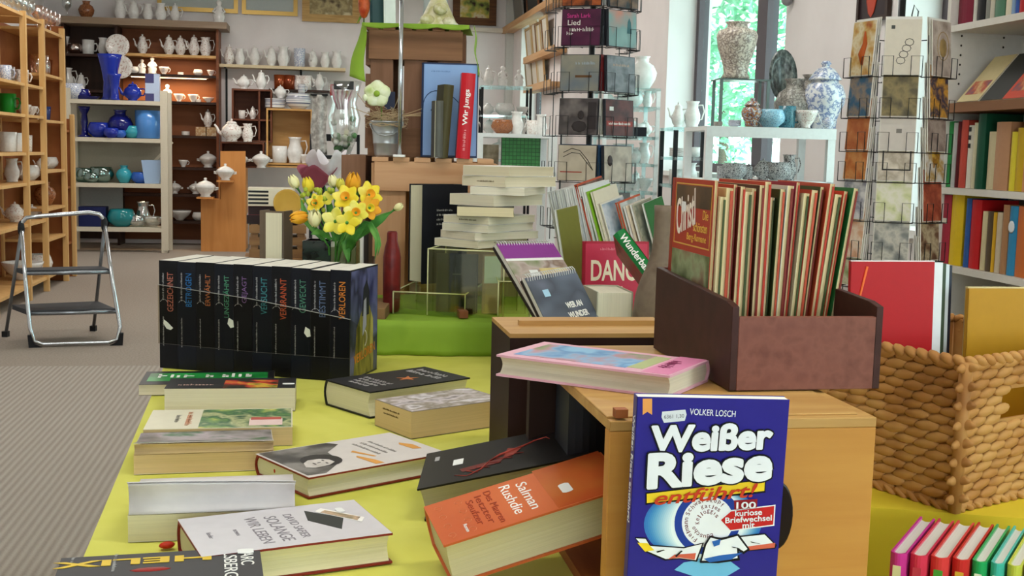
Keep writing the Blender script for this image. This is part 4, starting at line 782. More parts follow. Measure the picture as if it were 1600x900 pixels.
leaf([(560, 372, 2.58), (590, 345, 2.56), (612, 330, 2.56)], .010); leaf([(545, 372, 2.56), (575, 345, 2.54), (590, 372, 2.52), (586, 405, 2.52)], .007); leaf([(520, 374, 2.55), (498, 362, 2.52), (486, 366, 2.50)], .007); leaf([(530, 385, 2.58), (548, 355, 2.58), (562, 285, 2.62)], .009); leaf([(528, 390, 2.6), (520, 345, 2.6), (508, 290, 2.66)], .010); leaf([(540, 400, 2.6), (553, 370, 2.55), (572, 352, 2.54)], .010); leaf([(545, 410, 2.58), (540, 380, 2.58), (546, 350, 2.58)], .009); leaf([(510, 380, 2.6), (480, 345, 2.6), (470, 310, 2.62)], .009); leaf([(540, 390, 2.58), (585, 352, 2.54), (594, 380, 2.52), (590, 400, 2.52)], .004)
rnd = random.Random(9); g = G()
for i in range(26): 
    c = toloc(rnd.uniform(466, 522), rnd.uniform(296, 330), rnd.uniform(2.55, 2.66)); g.ell(c, .005, .005, .006, 6, 5)
ob('hypericum_berries', g, flat('#a9b83a', .5), bq)
# dark red bottle vase right of the flowers
c = oy(611, 405, 2.66); r = E('bottle_vase', 'dark red ceramic bottle vase standing right of the yellow flowers', 'vase', loc(c.x, 2.68, PZ+.001)); hz = oy(611, 362, 2.68).z-PZ
ob('vase_body', G().lathe([(.017, 0), (.0195, .01), (.0205, hz*.45), (.0205, hz*.68), (.0165, hz*.80), (.0125, hz*.88), (.012, hz*.98), (.010, hz), (0, hz-.004)], 24), art('oxblood glaze', ['#5a1a1c', '#7a2624', '#6a1f20'], 25, rough=.35), r)
# ------------------------------------------------------------------ things behind the black set, left end of the table
crd = flat('#9a7048', .8)
one('display_box', 'brown cardboard box at the left end of the table behind the black set', 'box', G().box(0, 0, 0, .16, .14, .17), crd, loc(-.665, 2.92, T+.001, .2), bevel=.002)
r = E('small_crate', 'slatted brown wooden crate carrying the red and black books', 'crate', loc(-.655, 2.93, T+.172, .2))
for z in (0, .030, .060): ob('slat', G().box(0, 0, z, .14, .12, z+.020), wood('crate slat', '#7a5636', '#96704a', 0, 30), r)
for x in (.004, .118): ob('post', G().box(x, .004, .0, x+.018, .116, .082), wood('crate slat', '#7a5636', '#96704a', 0, 30), r)
zz = T+.172+.0825
for i, (t_, c, lab) in enumerate([(.022, '#1c1518', 'black paperback lying lowest on the small slatted crate'), (.022, '#7a1420', 'dark red paperback lying on the small slatted crate'), ]):
    b = book('paperback_book', lab, loc(-.662+.004*i, 2.935, zz, .2) @ Matrix.Translation((0, 0, 0)), .125, .11, t_, flat(c, .4), '#2a1a1c'); zz += t_+.0003
    if i == 1: ob('red_band', G().box(.07, -.0008, .002, .124, .0, t_-.002), flat('#b3202c', .4), b)
r = E('book_box', 'cream slipcase box with black stripes, topmost on the small slatted crate', 'box', loc(-.658, 2.93, zz, .2)); ob('case_body', G().box(0, 0, 0, .115, .11, .044), flat('#ddd3bb', .6), r, bevel=.001)
for k in range(4): ob('black_stripe', G().box(.001, -.0006, .005+k*.0095, .050, 0, .010+k*.0095), flat('#1a1a1c', .5), r)
b_ = oy(402, 404, 2.66)
one('display_box', 'small brown box behind the black set under the grey spined book', 'box', G().box(0, 0, 0, .11, .10, .12), crd, loc(-.60, 2.62, T+.001, .2), bevel=.002)
r, t_, h_ = spinebook('hardcover_book', 'cream paged hardcover with brown grey cover standing behind the black set', 404, 444, 329, 2.63, .06, flat('#6a5a4a', .5), zb=T+.122, face=10, pg='#d9cfb0')
ob('page_face', G().box(-.001, .004, t_*.3, .001, h_-.004, t_*.96), pages('#ded6b8'), r)
c = oy(446, 285, 2.9); one('wall_plate', 'round mustard yellow plate leaning beside the striped slipcase', 'plate', G().lathe([(0, 0), (.03, .001), (.034, .006), (.0335, .008), (.028, .004), (0, .003)], 24), flat('#c2983c', .5), loc(c.x+.012, 2.86, zz+.012, 0) @ Matrix.Rotation(math.radians(78), 4, 'X') @ Matrix.Rotation(.3, 4, 'Y'))
one('display_box', 'tan display box behind the flower vase, left side', 'box', G().box(0, 0, 0, .07, .08, .155), flat('#b98a4e', .7), loc(-.53, 2.80, T+.001, .1), bevel=.002)
one('green_paper', 'lime green paper scrap sticking up at the far left table corner', 'paper', G().sheet(lambda u, v: (.05*u*(1-.4*v), .01*math.sin(v*4), .0+.09*v*(1-.3*u)), 8, 8, .0008), gcl, loc(-.80, 2.98, T+.002) @ Matrix.Translation((0, 0, .16)) if 0 else loc(-.795, 3.02, T+.002))
for i, (px, c, lab) in enumerate([(560, '#e6e2d8', 'thin white book standing right behind the flower vase'), (568, '#2c2420', 'thin dark book standing right behind the flower vase')]):
    spinebook('hardcover_book', lab, px, px+8, 355, 2.80, .08, flat(c, .4), zb=T+.001, hard=True)
# ------------------------------------------------------------------ calendars, red book, vase beside the boxes
SP = flat('#d9d9da', .3, .6)
def calendar(label, l, eul, w, h, t, base, band=None, M=None):
    r = E('spiral_calendar', label, 'calendar', eulM(l, *eul) if M is None else M)
    ob('board', G().box(0, 0, 0, w, h-.006, t*.35), flat('#2a2320', .6), r); ob('page_block', G().box(.002, 0, t*.35, w-.001, h-.006, t*.9), pages('#d8d4cc'), r); ob('cover', G().box(.001, 0, t*.9, w-.001, h-.006, t), base, r)
    n_ = 22 if w > .12 else 16; g = G()
    for k in range(n_):
        x = .006+(w-.012)*k/(n_-1); g.tube([(x, h-.006+.010*math.cos(q*PI/4), t*.5+.010*math.sin(q*PI/4)) for q in range(8)], .0009, 5)
    ob('spiral_binding', g, SP, r); return r
r = calendar('spiral calendar with purple top band and landscape photo, leaning behind the grey one', (.1227, 2.235, .783), (42.74, 1.16, 39.7), .158, .367, .016, art('vineyard photo', ['#4a3f38', '#7f8a62', '#b9a9a0', '#8a7464', '#d8d2d8'], 12))
plate(r, .001, .318, .157, .360, .0161, flat('#8a3c8c', .4), 'purple_band'); plate(r, .001, .312, .157, .319, .0161, white, 'white_band'); plate(r, .075, .232, .150, .29, .0161, art('cream caption', ['#d8c88a', '#c9b07a', '#e6dcc0'], 30), 'caption_panel'); plate(r, .07, .225, .15, .236, .0163, flat('#8a2c4c', .5), 'caption_panel'); ob('price_sticker', G().box(.045, .27, .0163, .068, .286, .0166), sticker_m, r)
r = calendar('slate grey spiral calendar with white motto lettering, leaning before the purple one', (.1206, 2.155, .783), (57.05, -2.43, 50.4), .160, .246, .014, art('slate lake photo', ['#8f9aab', '#6f7888', '#4f5560', '#7a7f90'], 4, (1, 1.6, 1)))
for i, s in enumerate(['WER AN', 'WUNDER', 'GLAUBT, DEN', 'WUNDERT', 'NICHTS']): text(r, s, [.05, .062, .10, .07, .058][i], (.105, .170-.021*i, .0145), (1, 0, 0), (0, 1, 0), white, height=.013, bold=.03)
ob('price_sticker', G().box(.032, .195, .0142, .050, .210, .0145), flat('#a9cfe6', .4), r)
for i in range(3): scrib(r, .04, (.115, .055-.014*i, .0143), (1, 0, 0), (0, 1, 0), flat('#c9ccd4', .5), .005, i)
one('calendar_easel', 'small wooden easel propping the two spiral calendars', 'easel', G().prism([(0, 0), (.16, 0), (.02, .10)], 0, .06, 0), wood('easel wood', '#8a5a34', '#a87448', 0), loc(.115, 2.50, T+.001, math.radians(40)) )
r = book('hardcover_book', 'short thick grey green hardcover with dark hand lettering, right of the calendars', frame_from(Vector((.218, 2.447, T+.001)), (.175, -.985, 0), UP), .125, .178, .0735, flat('#a9a894', .5), '#d9d3bd', True)
text(r, 'Rankin', .10, (.062, .098, .0739), (1, 0, 0), (0, 1, 0), flat('#2c2c26', .5), height=.035); text(r, 'Ian', .045, (.07, .135, .0739), (1, 0, 0), (0, 1, 0), flat('#2c2c26', .5), height=.03)
r, w_, h_ = upright('hardcover_book', 'large raspberry red hardcover with cream dance title, behind the grey green one', 910, 1014, 377, 2.66, .026, flat('#a8283c', .35), 14, 3, zb=T+.001)
tt = .0265; plate(r, .004, .004, w_-.004, h_-.005, .026, flat('#c23a55', .35), 'cover_panel'); cr_ = flat('#f0e6d0', .45)
text(r, 'DANCE', w_*.82, (w_*.52, h_*.74, tt+.0004), (1, 0, 0), (0, 1, 0), cr_, height=h_*.19, bold=.02)
ob('swirl_ornament', G().tube([(w_*.22, h_*.53, tt), (w_*.3, h_*.50, tt), (w_*.42, h_*.56, tt), (w_*.58, h_*.58, tt), (w_*.66, h_*.50, tt), (w_*.60, h_*.36, tt), (w_*.52, h_*.33, tt), (w_*.50, h_*.42, tt), (w_*.58, h_*.45, tt)], [.001, .004, .004, .005, .006, .006, .005, .004, .001], 8), cr_, r)
scrib(r, w_*.5, (w_*.5, h_*.93, tt), (1, 0, 0), (0, 1, 0), flat('#e08a9a', .5), .006, 2)
# green spine book leaning on the red one
pa = oy(958, 366, 2.50); pb = oy(1001, 424, 2.45); up_ = (pa-pb).normalized(); xs_ = Vector((-.22, .95, .10)); 
zdir = xs_.cross(up_).normalized(); xs_ = up_.cross(zdir).normalized(); hgt = .30; base = pa-up_*hgt
r = book('hardcover_book', 'leaning hardcover with green spine reading Wunderbar in white', Matrix((xs_, up_, zdir)).transposed().to_4x4(), .11, hgt, .028, flat('#1d7a3c', .4), '#d2c8a8', True)
Mr = r.matrix_world.copy(); Mr.translation = base; r.matrix_world = Mr
ob('front_board', G().box(.004, 0, .0281, .11, hgt, .0288), art('autumn leaves', ['#6a3a22', '#8a3a2c', '#4a3a24'], 20), r); ob('back_board', G().box(.004, 0, -.0008, .11, hgt, -.0002), art('autumn leaves', ['#6a3a22', '#8a3a2c', '#4a3a24'], 20), r)
text(r, 'Wunderbar', .10, (-.0005, hgt-.062, .014), (0, -1, 0), (0, 0, 1), white, height=.015, bold=.02, name='spine_title')
# tall brown vase
c = oy(1035, 400, 2.3); H_ = oy(1036, 322, 2.3).z-T
r = E('tall_vase', 'tall matt taupe bottle vase left of the magazine box', 'vase', loc(c.x, 2.3, T+.001))
ob('vase_body', G().lathe([(.034, 0), (.046, .01), (.0535, H_*.25), (.054, H_*.40), (.050, H_*.50), (.042, H_*.58), (.030, H_*.66), (.022, H_*.74), (.0185, H_*.84), (.0185, H_*.96), (.0195, H_), (.0165, H_), (.015, H_*.85), (0, H_*.8)], 32), art('taupe glaze', ['#6f5f52', '#786858', '#675748'], 30, rough=.55), r)
one('paper_tag', 'small white paper piece lying left of the taupe vase', 'paper', G().box(0, 0, 0, .012, .003, .05), white, loc(.302, 2.22, T+.001, .3) )
# leaning magazines row
def leaner(px, ytop, Y, w, t, col, lean, label, group, pg='#d8d8d4', yaw=-35, zb=T+.001, art_m=None, hard=False):
    a = oy(px, ytop, Y); hh = (a.z-zb)/math.cos(math.radians(lean)); a = a+Vector((math.sin(math.radians(lean))*hh, 0, 0)); 
    c, s = math.cos(math.radians(yaw)), math.sin(math.radians(yaw)); base = Vector((a.x, Y, zb))
    up__ = Vector((-math.sin(math.radians(lean)), 0, math.cos(math.radians(lean)))); xd_ = Vector((s, -c, 0)); xd_ = (xd_-up__*xd_.dot(up__)).normalized(); zd_ = xd_.cross(up__)
    M = Matrix((xd_, up__, zd_)).transposed().to_4x4(); M.translation = base-xd_*w
    b = book('magazine' if not hard else 'picture_book', label, M, w, hh, t, col, pg, hard, group=group, cat='magazine' if not hard else 'book')
    if art_m: plate(b, .004, .004, w-.004, hh-.004, t, art_m); plate(b, .004, .004, w-.004, hh-.004, -.0004, art_m)
    return b
pc = ['#cfcfca', '#c2c2bf', '#d8d8d2', '#b9bab6', '#dcdcd8', '#c9c9c4', '#bfc4c4', '#d6d6d0', '#cfd2d0']
for i in range(9): leaner(858+6.5*i, 300-1.2*i if i < 7 else 292, 2.84, .13, .0055, flat(pc[i], .4), 13, f'pale grey magazine leaning left, {wordn[i]} of the grey row beside the pale stack', 'leaning pale magazines', '#d9d9d4')
leaner(901, 288, 2.84, .13, .008, flat('#b04a2c', .4), 17, 'orange red edged book leaning at the right end of the grey magazines', None, '#5a3424', hard=True, art_m=art('dark photo', ['#3a2c28', '#5a3a30', '#8a7264'], 14))
leaner(916, 300, 2.84, .12, .007, flat('#7fae2c', .4), 17, 'lime green booklet leaning right of the orange red edged book', None)
leaner(926, 300, 2.84, .12, .007, flat('#d6cfb8', .4), 17, 'thick cream paperback leaning right of the lime booklet', None, '#dcd6c4')
leaner(938, 318, 2.84, .12, .009, flat('#ded8ca', .4), 17, 'cream edged picture book with blue photo leaning in the second row', None, '#dcd6c4', hard=True, art_m=art('blue abstract photo', ['#1f4a7a', '#8fa3b4', '#c9ccd2', '#2f5a8a'], 14))
leaner(966, 316, 2.84, .12, .009, flat('#b9502c', .4), 17, 'orange framed picture book leaning in the second row', None, '#d8d0bc', hard=True, art_m=art('grey tree photo', ['#8a8f8a', '#c9ccc8', '#6f7a70'], 16))
leaner(978, 322, 2.84, .10, .008, flat('#d8c8b0', .4), 17, 'sand coloured booklet leaning near the end of the second row', None)
leaner(988, 320, 2.84, .10, .008, flat('#a9a48f', .4), 17, 'grey tan picture card leaning near the end of the second row', None, art_m=art('grey branch print', ['#a9a08a', '#7a7a6a', '#c9c2b0'], 20))
leaner(1006, 318, 2.84, .10, .007, flat('#2f6a34', .4), 17, 'dark green edged booklet, last in the second row', None)
leaner(870, 328, 2.72, .09, .008, flat('#7a7a3a', .5), 10, 'olive booklet leaning against the pale stack', None)
one('display_box', 'terracotta red box behind the leaning magazines', 'box', G().box(0, 0, 0, .075, .08, .235), flat('#b04a34', .6), loc(.245, 3.05, T+.001, .1), bevel=.002)
one('display_box', 'tan cardboard box left of the red dance book', 'box', G().box(0, 0, 0, .05, .08, .19), flat('#a98458', .8), loc(.09, 2.78, T+.001, .1), bevel=.002)
r = E('chain_binder', 'small black binder box behind the leaning magazines', 'box', loc(.165, 3.25, T+.001, .1)); ob('case_body', G().box(0, 0, 0, .07, .08, .30), flat('#1c1c20', .5), r, bevel=.002); ob('label_strip', G().box(.01, -.001, .2, .06, 0, .22), flat('#77757a', .5), r)
# ------------------------------------------------------------------ pottery kit (unit height meshes, shared by every copy)
def cup_prof(pts, wall=.03): 
    inner = [(max(.002, r-wall), z) for r, z in pts[::-1] if z > .12]; return pts+inner+[(0, inner[-1][1])]
def lidknob(z, r): return G().lathe([(r*1.02, z), (r, z+.02), (r*.75, z+.07), (r*.25, z+.10), (.03, z+.115), (.05, z+.15), (.035, z+.185), (0, z+.195)], 14)
def hnd(x, z0, z1, out, r=.028): 
    return G().tube([(x*.9, 0, z1), (x+out*.7, 0, z1+.02), (x+out, 0, (z0+z1)/2+.06), (x+out*.6, 0, z0+.02), (x*.9, 0, z0)], r, 6)
KIT = {}
def kit(k, parts): KIT[k] = [(n, g.mesh(n)) for n, g in parts]
kit('coffeepot', [('pot_body', G().lathe([(.17, 0), (.19, .02), (.15, .05), (.22, .15), (.27, .32), (.24, .5), (.17, .66), (.145, .76), (.16, .80), (0, .80)], 16)), ('lid', lidknob(.80, .15)), ('spout', G().tube([(-.20, 0, .34), (-.34, 0, .45), (-.37, 0, .62), (-.44, 0, .76)], [.075, .05, .035, .03], 8)), ('handle', hnd(.20, .30, .70, .20))])
kit('teapot', [('pot_body', G().lathe([(.22, 0), (.24, .03), (.20, .07), (.36, .2), (.43, .38), (.38, .56), (.22, .70), (.20, .73), (0, .73)], 16)), ('lid', lidknob(.73, .22)), ('spout', G().tube([(-.36, 0, .30), (-.52, 0, .38), (-.58, 0, .55), (-.68, 0, .68)], [.10, .07, .05, .04], 8)), ('handle', hnd(.36, .26, .58, .25, .035))])
kit('jug', [('jug_body', G().lathe(cup_prof([(.22, 0), (.24, .03), (.22, .08), (.31, .3), (.30, .5), (.21, .75), (.22, .92), (.27, 1.0)]), 16)), ('handle', hnd(.25, .30, .85, .22))])
kit('mug', [('cup_body', G().lathe(cup_prof([(.34, 0), (.38, .03), (.40, .5), (.41, 1.0)], .04), 16)), ('handle', hnd(.38, .25, .75, .25, .05))])
kit('teacup', [('cup_body', G().lathe(cup_prof([(.25, 0), (.28, .05), (.25, .1), (.5, .45), (.62, .8), (.68, 1.0)], .05), 16)), ('handle', hnd(.56, .35, .8, .25, .05))])
kit('bowl', [('bowl_body', G().lathe(cup_prof([(.35, 0), (.4, .05), (.4, .1), (.9, .5), (1.1, .85), (1.15, 1.0)], .06), 18))])
kit('roundbowl', [('bowl_body', G().lathe(cup_prof([(.4, 0), (.45, .04), (.75, .3), (.82, .55), (.72, .85), (.65, 1.0)], .06), 18))])
kit('tumbler', [('glass_body', G().lathe(cup_prof([(.26, 0), (.28, .02), (.33, .5), (.37, 1.0)], .03), 14))])
kit('roundvase', [('vase_body', G().lathe(cup_prof([(.22, 0), (.26, .03), (.42, .3), (.46, .5), (.36, .72), (.20, .82), (.20, .95), (.25, 1.0)], .04), 18))])
kit('tallvase', [('vase_body', G().lathe(cup_prof([(.18, 0), (.20, .02), (.16, .08), (.14, .4), (.19, .7), (.24, .9), (.27, 1.0)], .03), 16))])
kit('shouldervase', [('vase_body', G().lathe(cup_prof([(.20, 0), (.23, .02), (.19, .10), (.21, .25), (.30, .55), (.33, .75), (.30, .84), (.17, .90), (.16, .96), (.20, 1.0)], .03), 20))])
kit('cylvase', [('vase_body', G().lathe(cup_prof([(.38, 0), (.42, .03), (.44, .5), (.45, 1.0)], .03), 20))])
kit('squarevase', [('vase_body', G().add([(-.3, -.3, 0), (.3, -.3, 0), (.3, .3, 0), (-.3, .3, 0), (-.42, -.42, 1), (.42, -.42, 1), (.42, .42, 1), (-.42, .42, 1), (-.36, -.36, 1), (.36, -.36, 1), (.36, .36, 1), (-.36, .36, 1), (-.26, -.26, .1), (.26, -.26, .1), (.26, .26, .1), (-.26, .26, .1)], [(3, 2, 1, 0), (0, 1, 5, 4), (1, 2, 6, 5), (2, 3, 7, 6), (3, 0, 4, 7), (4, 5, 9, 8), (5, 6, 10, 9), (6, 7, 11, 10), (7, 4, 8, 11), (8, 9, 13, 12), (9, 10, 14, 13), (10, 11, 15, 14), (11, 8, 12, 15), (12, 13, 14, 15)]))])
kit('tureen', [('bowl_body', G().lathe([(.26, 0), (.29, .04), (.22, .10), (.40, .28), (.52, .50), (.54, .56), (0, .56)], 18)), ('lid', G().lathe([(.54, .56), (.50, .62), (.32, .76), (.12, .84), (.05, .87), (.09, .93), (.06, 1.0), (0, 1.0)], 18)), ('handle', G().tube([(-.49, 0, .48), (-.66, 0, .50), (-.66, 0, .42), (-.46, 0, .38)], .04, 6)), ('handle', G().tube([(.49, 0, .48), (.66, 0, .50), (.66, 0, .42), (.46, 0, .38)], .04, 6))])
kit('plate', [('plate_body', G().lathe([(0, .03), (.28, .03), (.33, .06), (.5, .10), (.5, .08), (.34, .03), (.28, 0), (0, 0)], 26))])
kit('platestack', [('plate_body', G().lathe([(.7, 0)]+[q for k in range(5) for q in ((1.0, .2*k+.10), (1.02, .2*k+.14), (.92, .2*k+.16))]+[(.7, .95), (0, .93)], 20))])
kit('figurine', [('figure_body', G().lathe([(.22, 0), (.24, .05), (.20, .1), (.24, .3), (.19, .5), (.13, .6), (.16, .68), (.08, .75), (.07, .78), (.11, .85), (.11, .93), (.06, .99), (0, 1.0)], 12, (0, 0, 0), 1.1, .8)), ('arm', G().tube([(-.15, 0, .66), (-.25, -.06, .5), (-.12, -.14, .42)], .05, 6)), ('arm', G().tube([(.15, 0, .66), (.25, -.06, .5), (.12, -.14, .42)], .05, 6))])
kit('lidvase', [('vase_body', G().lathe([(.17, 0), (.19, .02), (.20, .15), (.30, .38), (.31, .50), (.26, .64), (.20, .68), (.20, .72), (0, .72)], 22)), ('lid', G().lathe([(.24, .72), (.235, .74), (.18, .82), (.13, .88), (.06, .91), (.05, .93), (.08, .96), (.05, 1.0), (0, 1.0)], 18))])
kit('candlestick', [('stick_body', G().lathe([(.22, 0), (.24, .03), (.12, .08), (.09, .3), (.12, .5), (.09, .75), (.17, .9), (.20, 1.0), (.14, 1.0), (.1, .93), (0, .93)], 14))])
kit('fishplate', [('plate_body', G().lathe([(0, 0), (.3, .02), (.7, .12), (.95, .32), (1, .36), (.96, .36), (.7, .18), (.3, .08), (0, .06)], 20, (0, 0, 0), 1, .55))])
kit('stemglass', [('glass_body', G().lathe([(.22, 0), (.22, .015), (.04, .04), (.03, .35), (.08, .42), (.25, .6), (.27, .8), (.24, 1.0), (.22, 1.0), (.24, .8), (.22, .62), (0, .46)], 14))])
NAME = {'coffeepot': ('coffee_pot', 'pot'), 'teapot': ('teapot', 'teapot'), 'jug': ('jug', 'jug'), 'mug': ('mug', 'mug'), 'teacup': ('teacup', 'cup'), 'bowl': ('bowl', 'bowl'), 'roundbowl': ('round_bowl', 'bowl'), 'tumbler': ('drinking_glass', 'glass'), 'roundvase': ('round_vase', 'vase'), 'tallvase': ('slim_vase', 'vase'), 'shouldervase': ('shoulder_vase', 'vase'), 'cylvase': ('cylinder_vase', 'vase'), 'squarevase': ('square_vase', 'vase'), 'tureen': ('soup_tureen', 'tureen'), 'plate': ('plate', 'plate'), 'platestack': ('plate_stack', 'plates'), 'figurine': ('figurine', 'figurine'), 'lidvase': ('lidded_vase', 'vase'), 'candlestick': ('candlestick', 'candlestick'), 'fishplate': ('fish_dish', 'dish'), 'stemglass': ('stem_glass', 'glass')}
def pot(kind, p, h, m, label, group=None, rz=0, wx=1.0, tilt=0, mats=None, sx=1.0):
    nm, cat = NAME[kind]; par = KIT[kind]; M = Matrix.Translation(p) @ Matrix.Rotation(rz, 4, 'Z') @ Matrix.Rotation(tilt, 4, 'X') @ Matrix.Diagonal((h*wx*sx, h*wx, h, 1))
    if len(par) == 1: 
        o = bpy.data.objects.new(nm, par[0][1]); COL.objects.link(o); o.matrix_world = M; tag(o, label, cat, group); objs = [o]
    else:
        r = E(nm, label, cat, M, group); objs = []
        for n_, me in par:
            o = bpy.data.objects.new(n_, me); COL.objects.link(o); o.parent = r; objs.append(o)
    for i, o in enumerate(objs):
        if not o.data.materials: o.data.materials.append(None)
        o.material_slots[0].link = 'OBJECT'; o.material_slots[0].material = (mats or {}).get(i, m)
    return objs
por = art('white porcelain', ['#dcdad6', '#e8e6e2'], 8, rough=.18); porf = art('flowered porcelain', ['#e6e2dc', '#e6e2dc', '#c9a9a0', '#9aa08a'], 14, lo=.45, hi=.72, rough=.2); porb = art('blue white porcelain', ['#dfe0e2', '#d4d8de', '#5f74a8', '#dfe2e8'], 16, lo=.38, hi=.66, rough=.2); porg = art('grey relief stoneware', ['#b9b4ac', '#a39d94', '#6f6a66', '#c4bfb8'], 14, lo=.36, hi=.66, rough=.3)
blu = flat('#1a2f9a', .15); dblu = flat('#10186a', .15); lblu = flat('#4f8ad0', .2); pblu = flat('#a9c4e6', .25); teal = flat('#1f7f86', .12); turq = flat('#38a0b0', .15); mblu = flat('#2a5ab4', .15); brz = art('brown glaze', ['#6a3a26', '#a86a40', '#4a2a1c'], 14, rough=.25)
clr = glass('clear glassware', '#f2f6f6', .62, .08); pnk = glass('pinkish glassware', '#f2dcd2', .6, .1); tealg = glass('teal glassware', '#4fb0a6', .62, .06, '#cfe8e4')
dw = wood('dark bookcase wood', '#2a1912', '#3a241a', 2, 10); bw = wood('brown bookcase wood', '#6a3c24', '#7d4a2e', 0, 10); pine = wood('pine', '#b9793c', '#c98a4c', 2, 12); spruce = wood('light shelf wood', '#c99a5c', '#d6ab70', 2, 12); bei = flat('#cfc6b2', .6); bei2 = flat('#a49d8c', .8)
# ------------------------------------------------------------------ left wall shelf
LSM = Matrix((EA, ER*-1, UP)).transposed().to_4x4(); LSM.translation = Vector((-3.79, 9.6, 0)); LSI = LSM.inverted()
dep = .36
r = E('shelf_unit', 'tall light wood shelf along the left wall with brown back, full of crockery', 'shelf', LSM)
obr = art('orange brown panel', ['#8a4f28', '#9a5c30', '#85491f'], 3, rough=.6)
xs = [-1.55, -.60, 0, .76]; B1 = [.12, .59, .90, 1.13, 1.416, 1.647, 2.16]; B2 = [.12, .42, .67, .98, 1.39, 1.76, 2.12]
for x in xs: ob('front_post', G().box(x-.022, -.012, 0, x+.022, .03, 2.18), spruce, r); ob('rear_post', G().box(x-.022, dep-.03, 0, x+.022, dep, 2.18), spruce, r)
for i, (a, b_) in enumerate(zip(xs[:-1], xs[1:])):
    for z in (B2 if i == 2 else B1): ob('shelf_board', G().box(a+.022, .0, z-.022, b_-.022, dep-.012, z), spruce, r)
    ob('back_panel', G().box(a+.022, dep-.012, .1, b_-.022, dep-.002, 2.16), obr, r)
ob('end_panel', G().box(.782, .0, .0, .80, dep, 2.2), obr, r)
r = E('shelf_unit', 'low brown shelf end with rounded light front edge beside the tall left shelf', 'shelf', LSM @ Matrix.Translation((.82, 0, 0)))
ob('end_panel', G().box(0, .03, 0, .02, dep, 1.42).box(.3, .03, 0, .32, dep, 1.42), obr, r); ob('shelf_board', G().box(.02, .03, .3, .3, dep, .32).box(.02, .03, .8, .3, dep, .82).box(.02, .03, 1.3, .3, dep, 1.32), obr, r); ob('front_post', G().box(.285, -.012, 0, .325, .03, 1.46), spruce, r, bevel=.01)
def lsput(kind, px, z, h, m, label, dy=.14, group='crockery on the left shelf', rz=0, **k):
    q = opl(px, 200, LSM @ Vector((0, dy, 0)), ER); q.z = z+.001; pot(kind, q, h, m, label, group, rz, **k)
grnp = flat('#1f8a2c', .35)
LS = [('mug', 9, 1.647, .125, porb, 'blue patterned white mug at the far left of the tall left shelf'), ('mug', 15, 1.647, .12, porg, 'grey patterned mug beside the blue patterned one on the left shelf'), ('mug', 36, 1.647, .125, porf, 'white mug with black ring picture on the left shelf'), ('mug', 13, 1.416, .15, grnp, 'bright green mug on the left shelf'), ('teacup', 38, 1.416, .085, porf, 'flowered cup right of the green mug'), ('teacup', 49, 1.416, .08, porf, 'flowered cup second right of the green mug'),
 ('cylvase', 12, 1.13, .15, por, 'plain white cylinder pot on the left shelf below the green mug'), ('cylvase', 22, 1.13, .145, por, 'white cylinder pot second from left below the green mug'), ('cylvase', 38, 1.13, .13, porf, 'white pot with black writing beside the white cylinder pots'), ('jug', 17, .90, .18, por, 'white jug low on the left shelf'), ('roundbowl', 42, .90, .12, por, 'round white bowl beside the white jug low on the left shelf'), ('teapot', 20, .59, .17, porf, 'white flowered teapot lowest on the left shelf'), ('tureen', 47, .59, .11, por, 'small white tureen lowest on the left shelf'),
 ('tumbler', 64, 1.39, .11, clr, 'clear tumbler on the middle board of the left shelf far bay'), ('tumbler', 72, 1.39, .12, flat('#2a3f7a', .15), 'navy tumbler on the middle board of the far bay'), ('tumbler', 82, 1.39, .13, clr, 'tall clear tumbler on the middle board of the far bay'), ('tumbler', 92, 1.39, .14, pnk, 'pinkish tumbler on the middle board of the far bay'),
 ('tumbler', 60, 1.76, .17, pnk, 'tall pinkish glass left of the green glass'), ('tumbler', 67, 1.76, .17, pnk, 'second tall pinkish glass left of the green glass'), ('tumbler', 74, 1.76, .15, pnk, 'third pinkish glass left of the green glass'), ('tumbler', 81, 1.76, .13, pnk, 'short pinkish glass left of the green glass'), ('roundbowl', 91, 1.76, .07, grnp, 'small green glass bowl on the upper board of the far bay'),
 ('teapot', 64, .98, .11, por, 'cream teapot on the board level with the stool handle'), ('roundbowl', 76, .98, .10, por, 'cream bowl on the board above the stool handle'), ('jug', 90, .98, .15, porf, 'white bird shaped jug above the stool handle'), ('platestack', 78, .67, .05, por, 'small stack of cream plates behind the stool handle', ), ('roundvase', 68, .67, .20, brz, 'cream brown vase behind the stool handle'), ('cylvase', 92, .67, .17, pnk, 'pinkish glass jar behind the stool handle'), ('bowl', 103, .67, .07, flat('#6a1f24', .4), 'small dark red bowl behind the stool handle'),
 ('bowl', 30, .12, .14, por, 'pale bowl on the bottom board behind the stool'), ('roundbowl', 52, .12, .16, porf, 'round flowered pot on the bottom board behind the stool'), ('fishplate', 84, .42, .10, por, 'white leaf shaped dish on the low board behind the stool'), ('roundvase', 98, .42, .12, brz, 'brown vase on the low board behind the stool')]
for a in LS: lsput(*a)
for i, px in enumerate([8, 16, 24, 33, 42, 50]): lsput('stemglass', px, 2.165, .17, clr, f'clear stem glass on top of the left shelf, {wordn[i]} from the left')
for i, px in enumerate([62, 68, 75, 82, 89]): lsput('stemglass', px, 2.125, .19, pnk, f'pinkish stem glass on top of the far bay, {wordn[i]} from the left', dy=.10)
for i, px in enumerate([65, 73, 80, 87]): lsput('tumbler', px, 2.125, .12, pnk, f'pinkish tumbler behind the stem glasses, {wordn[i]} from the left', dy=.24)
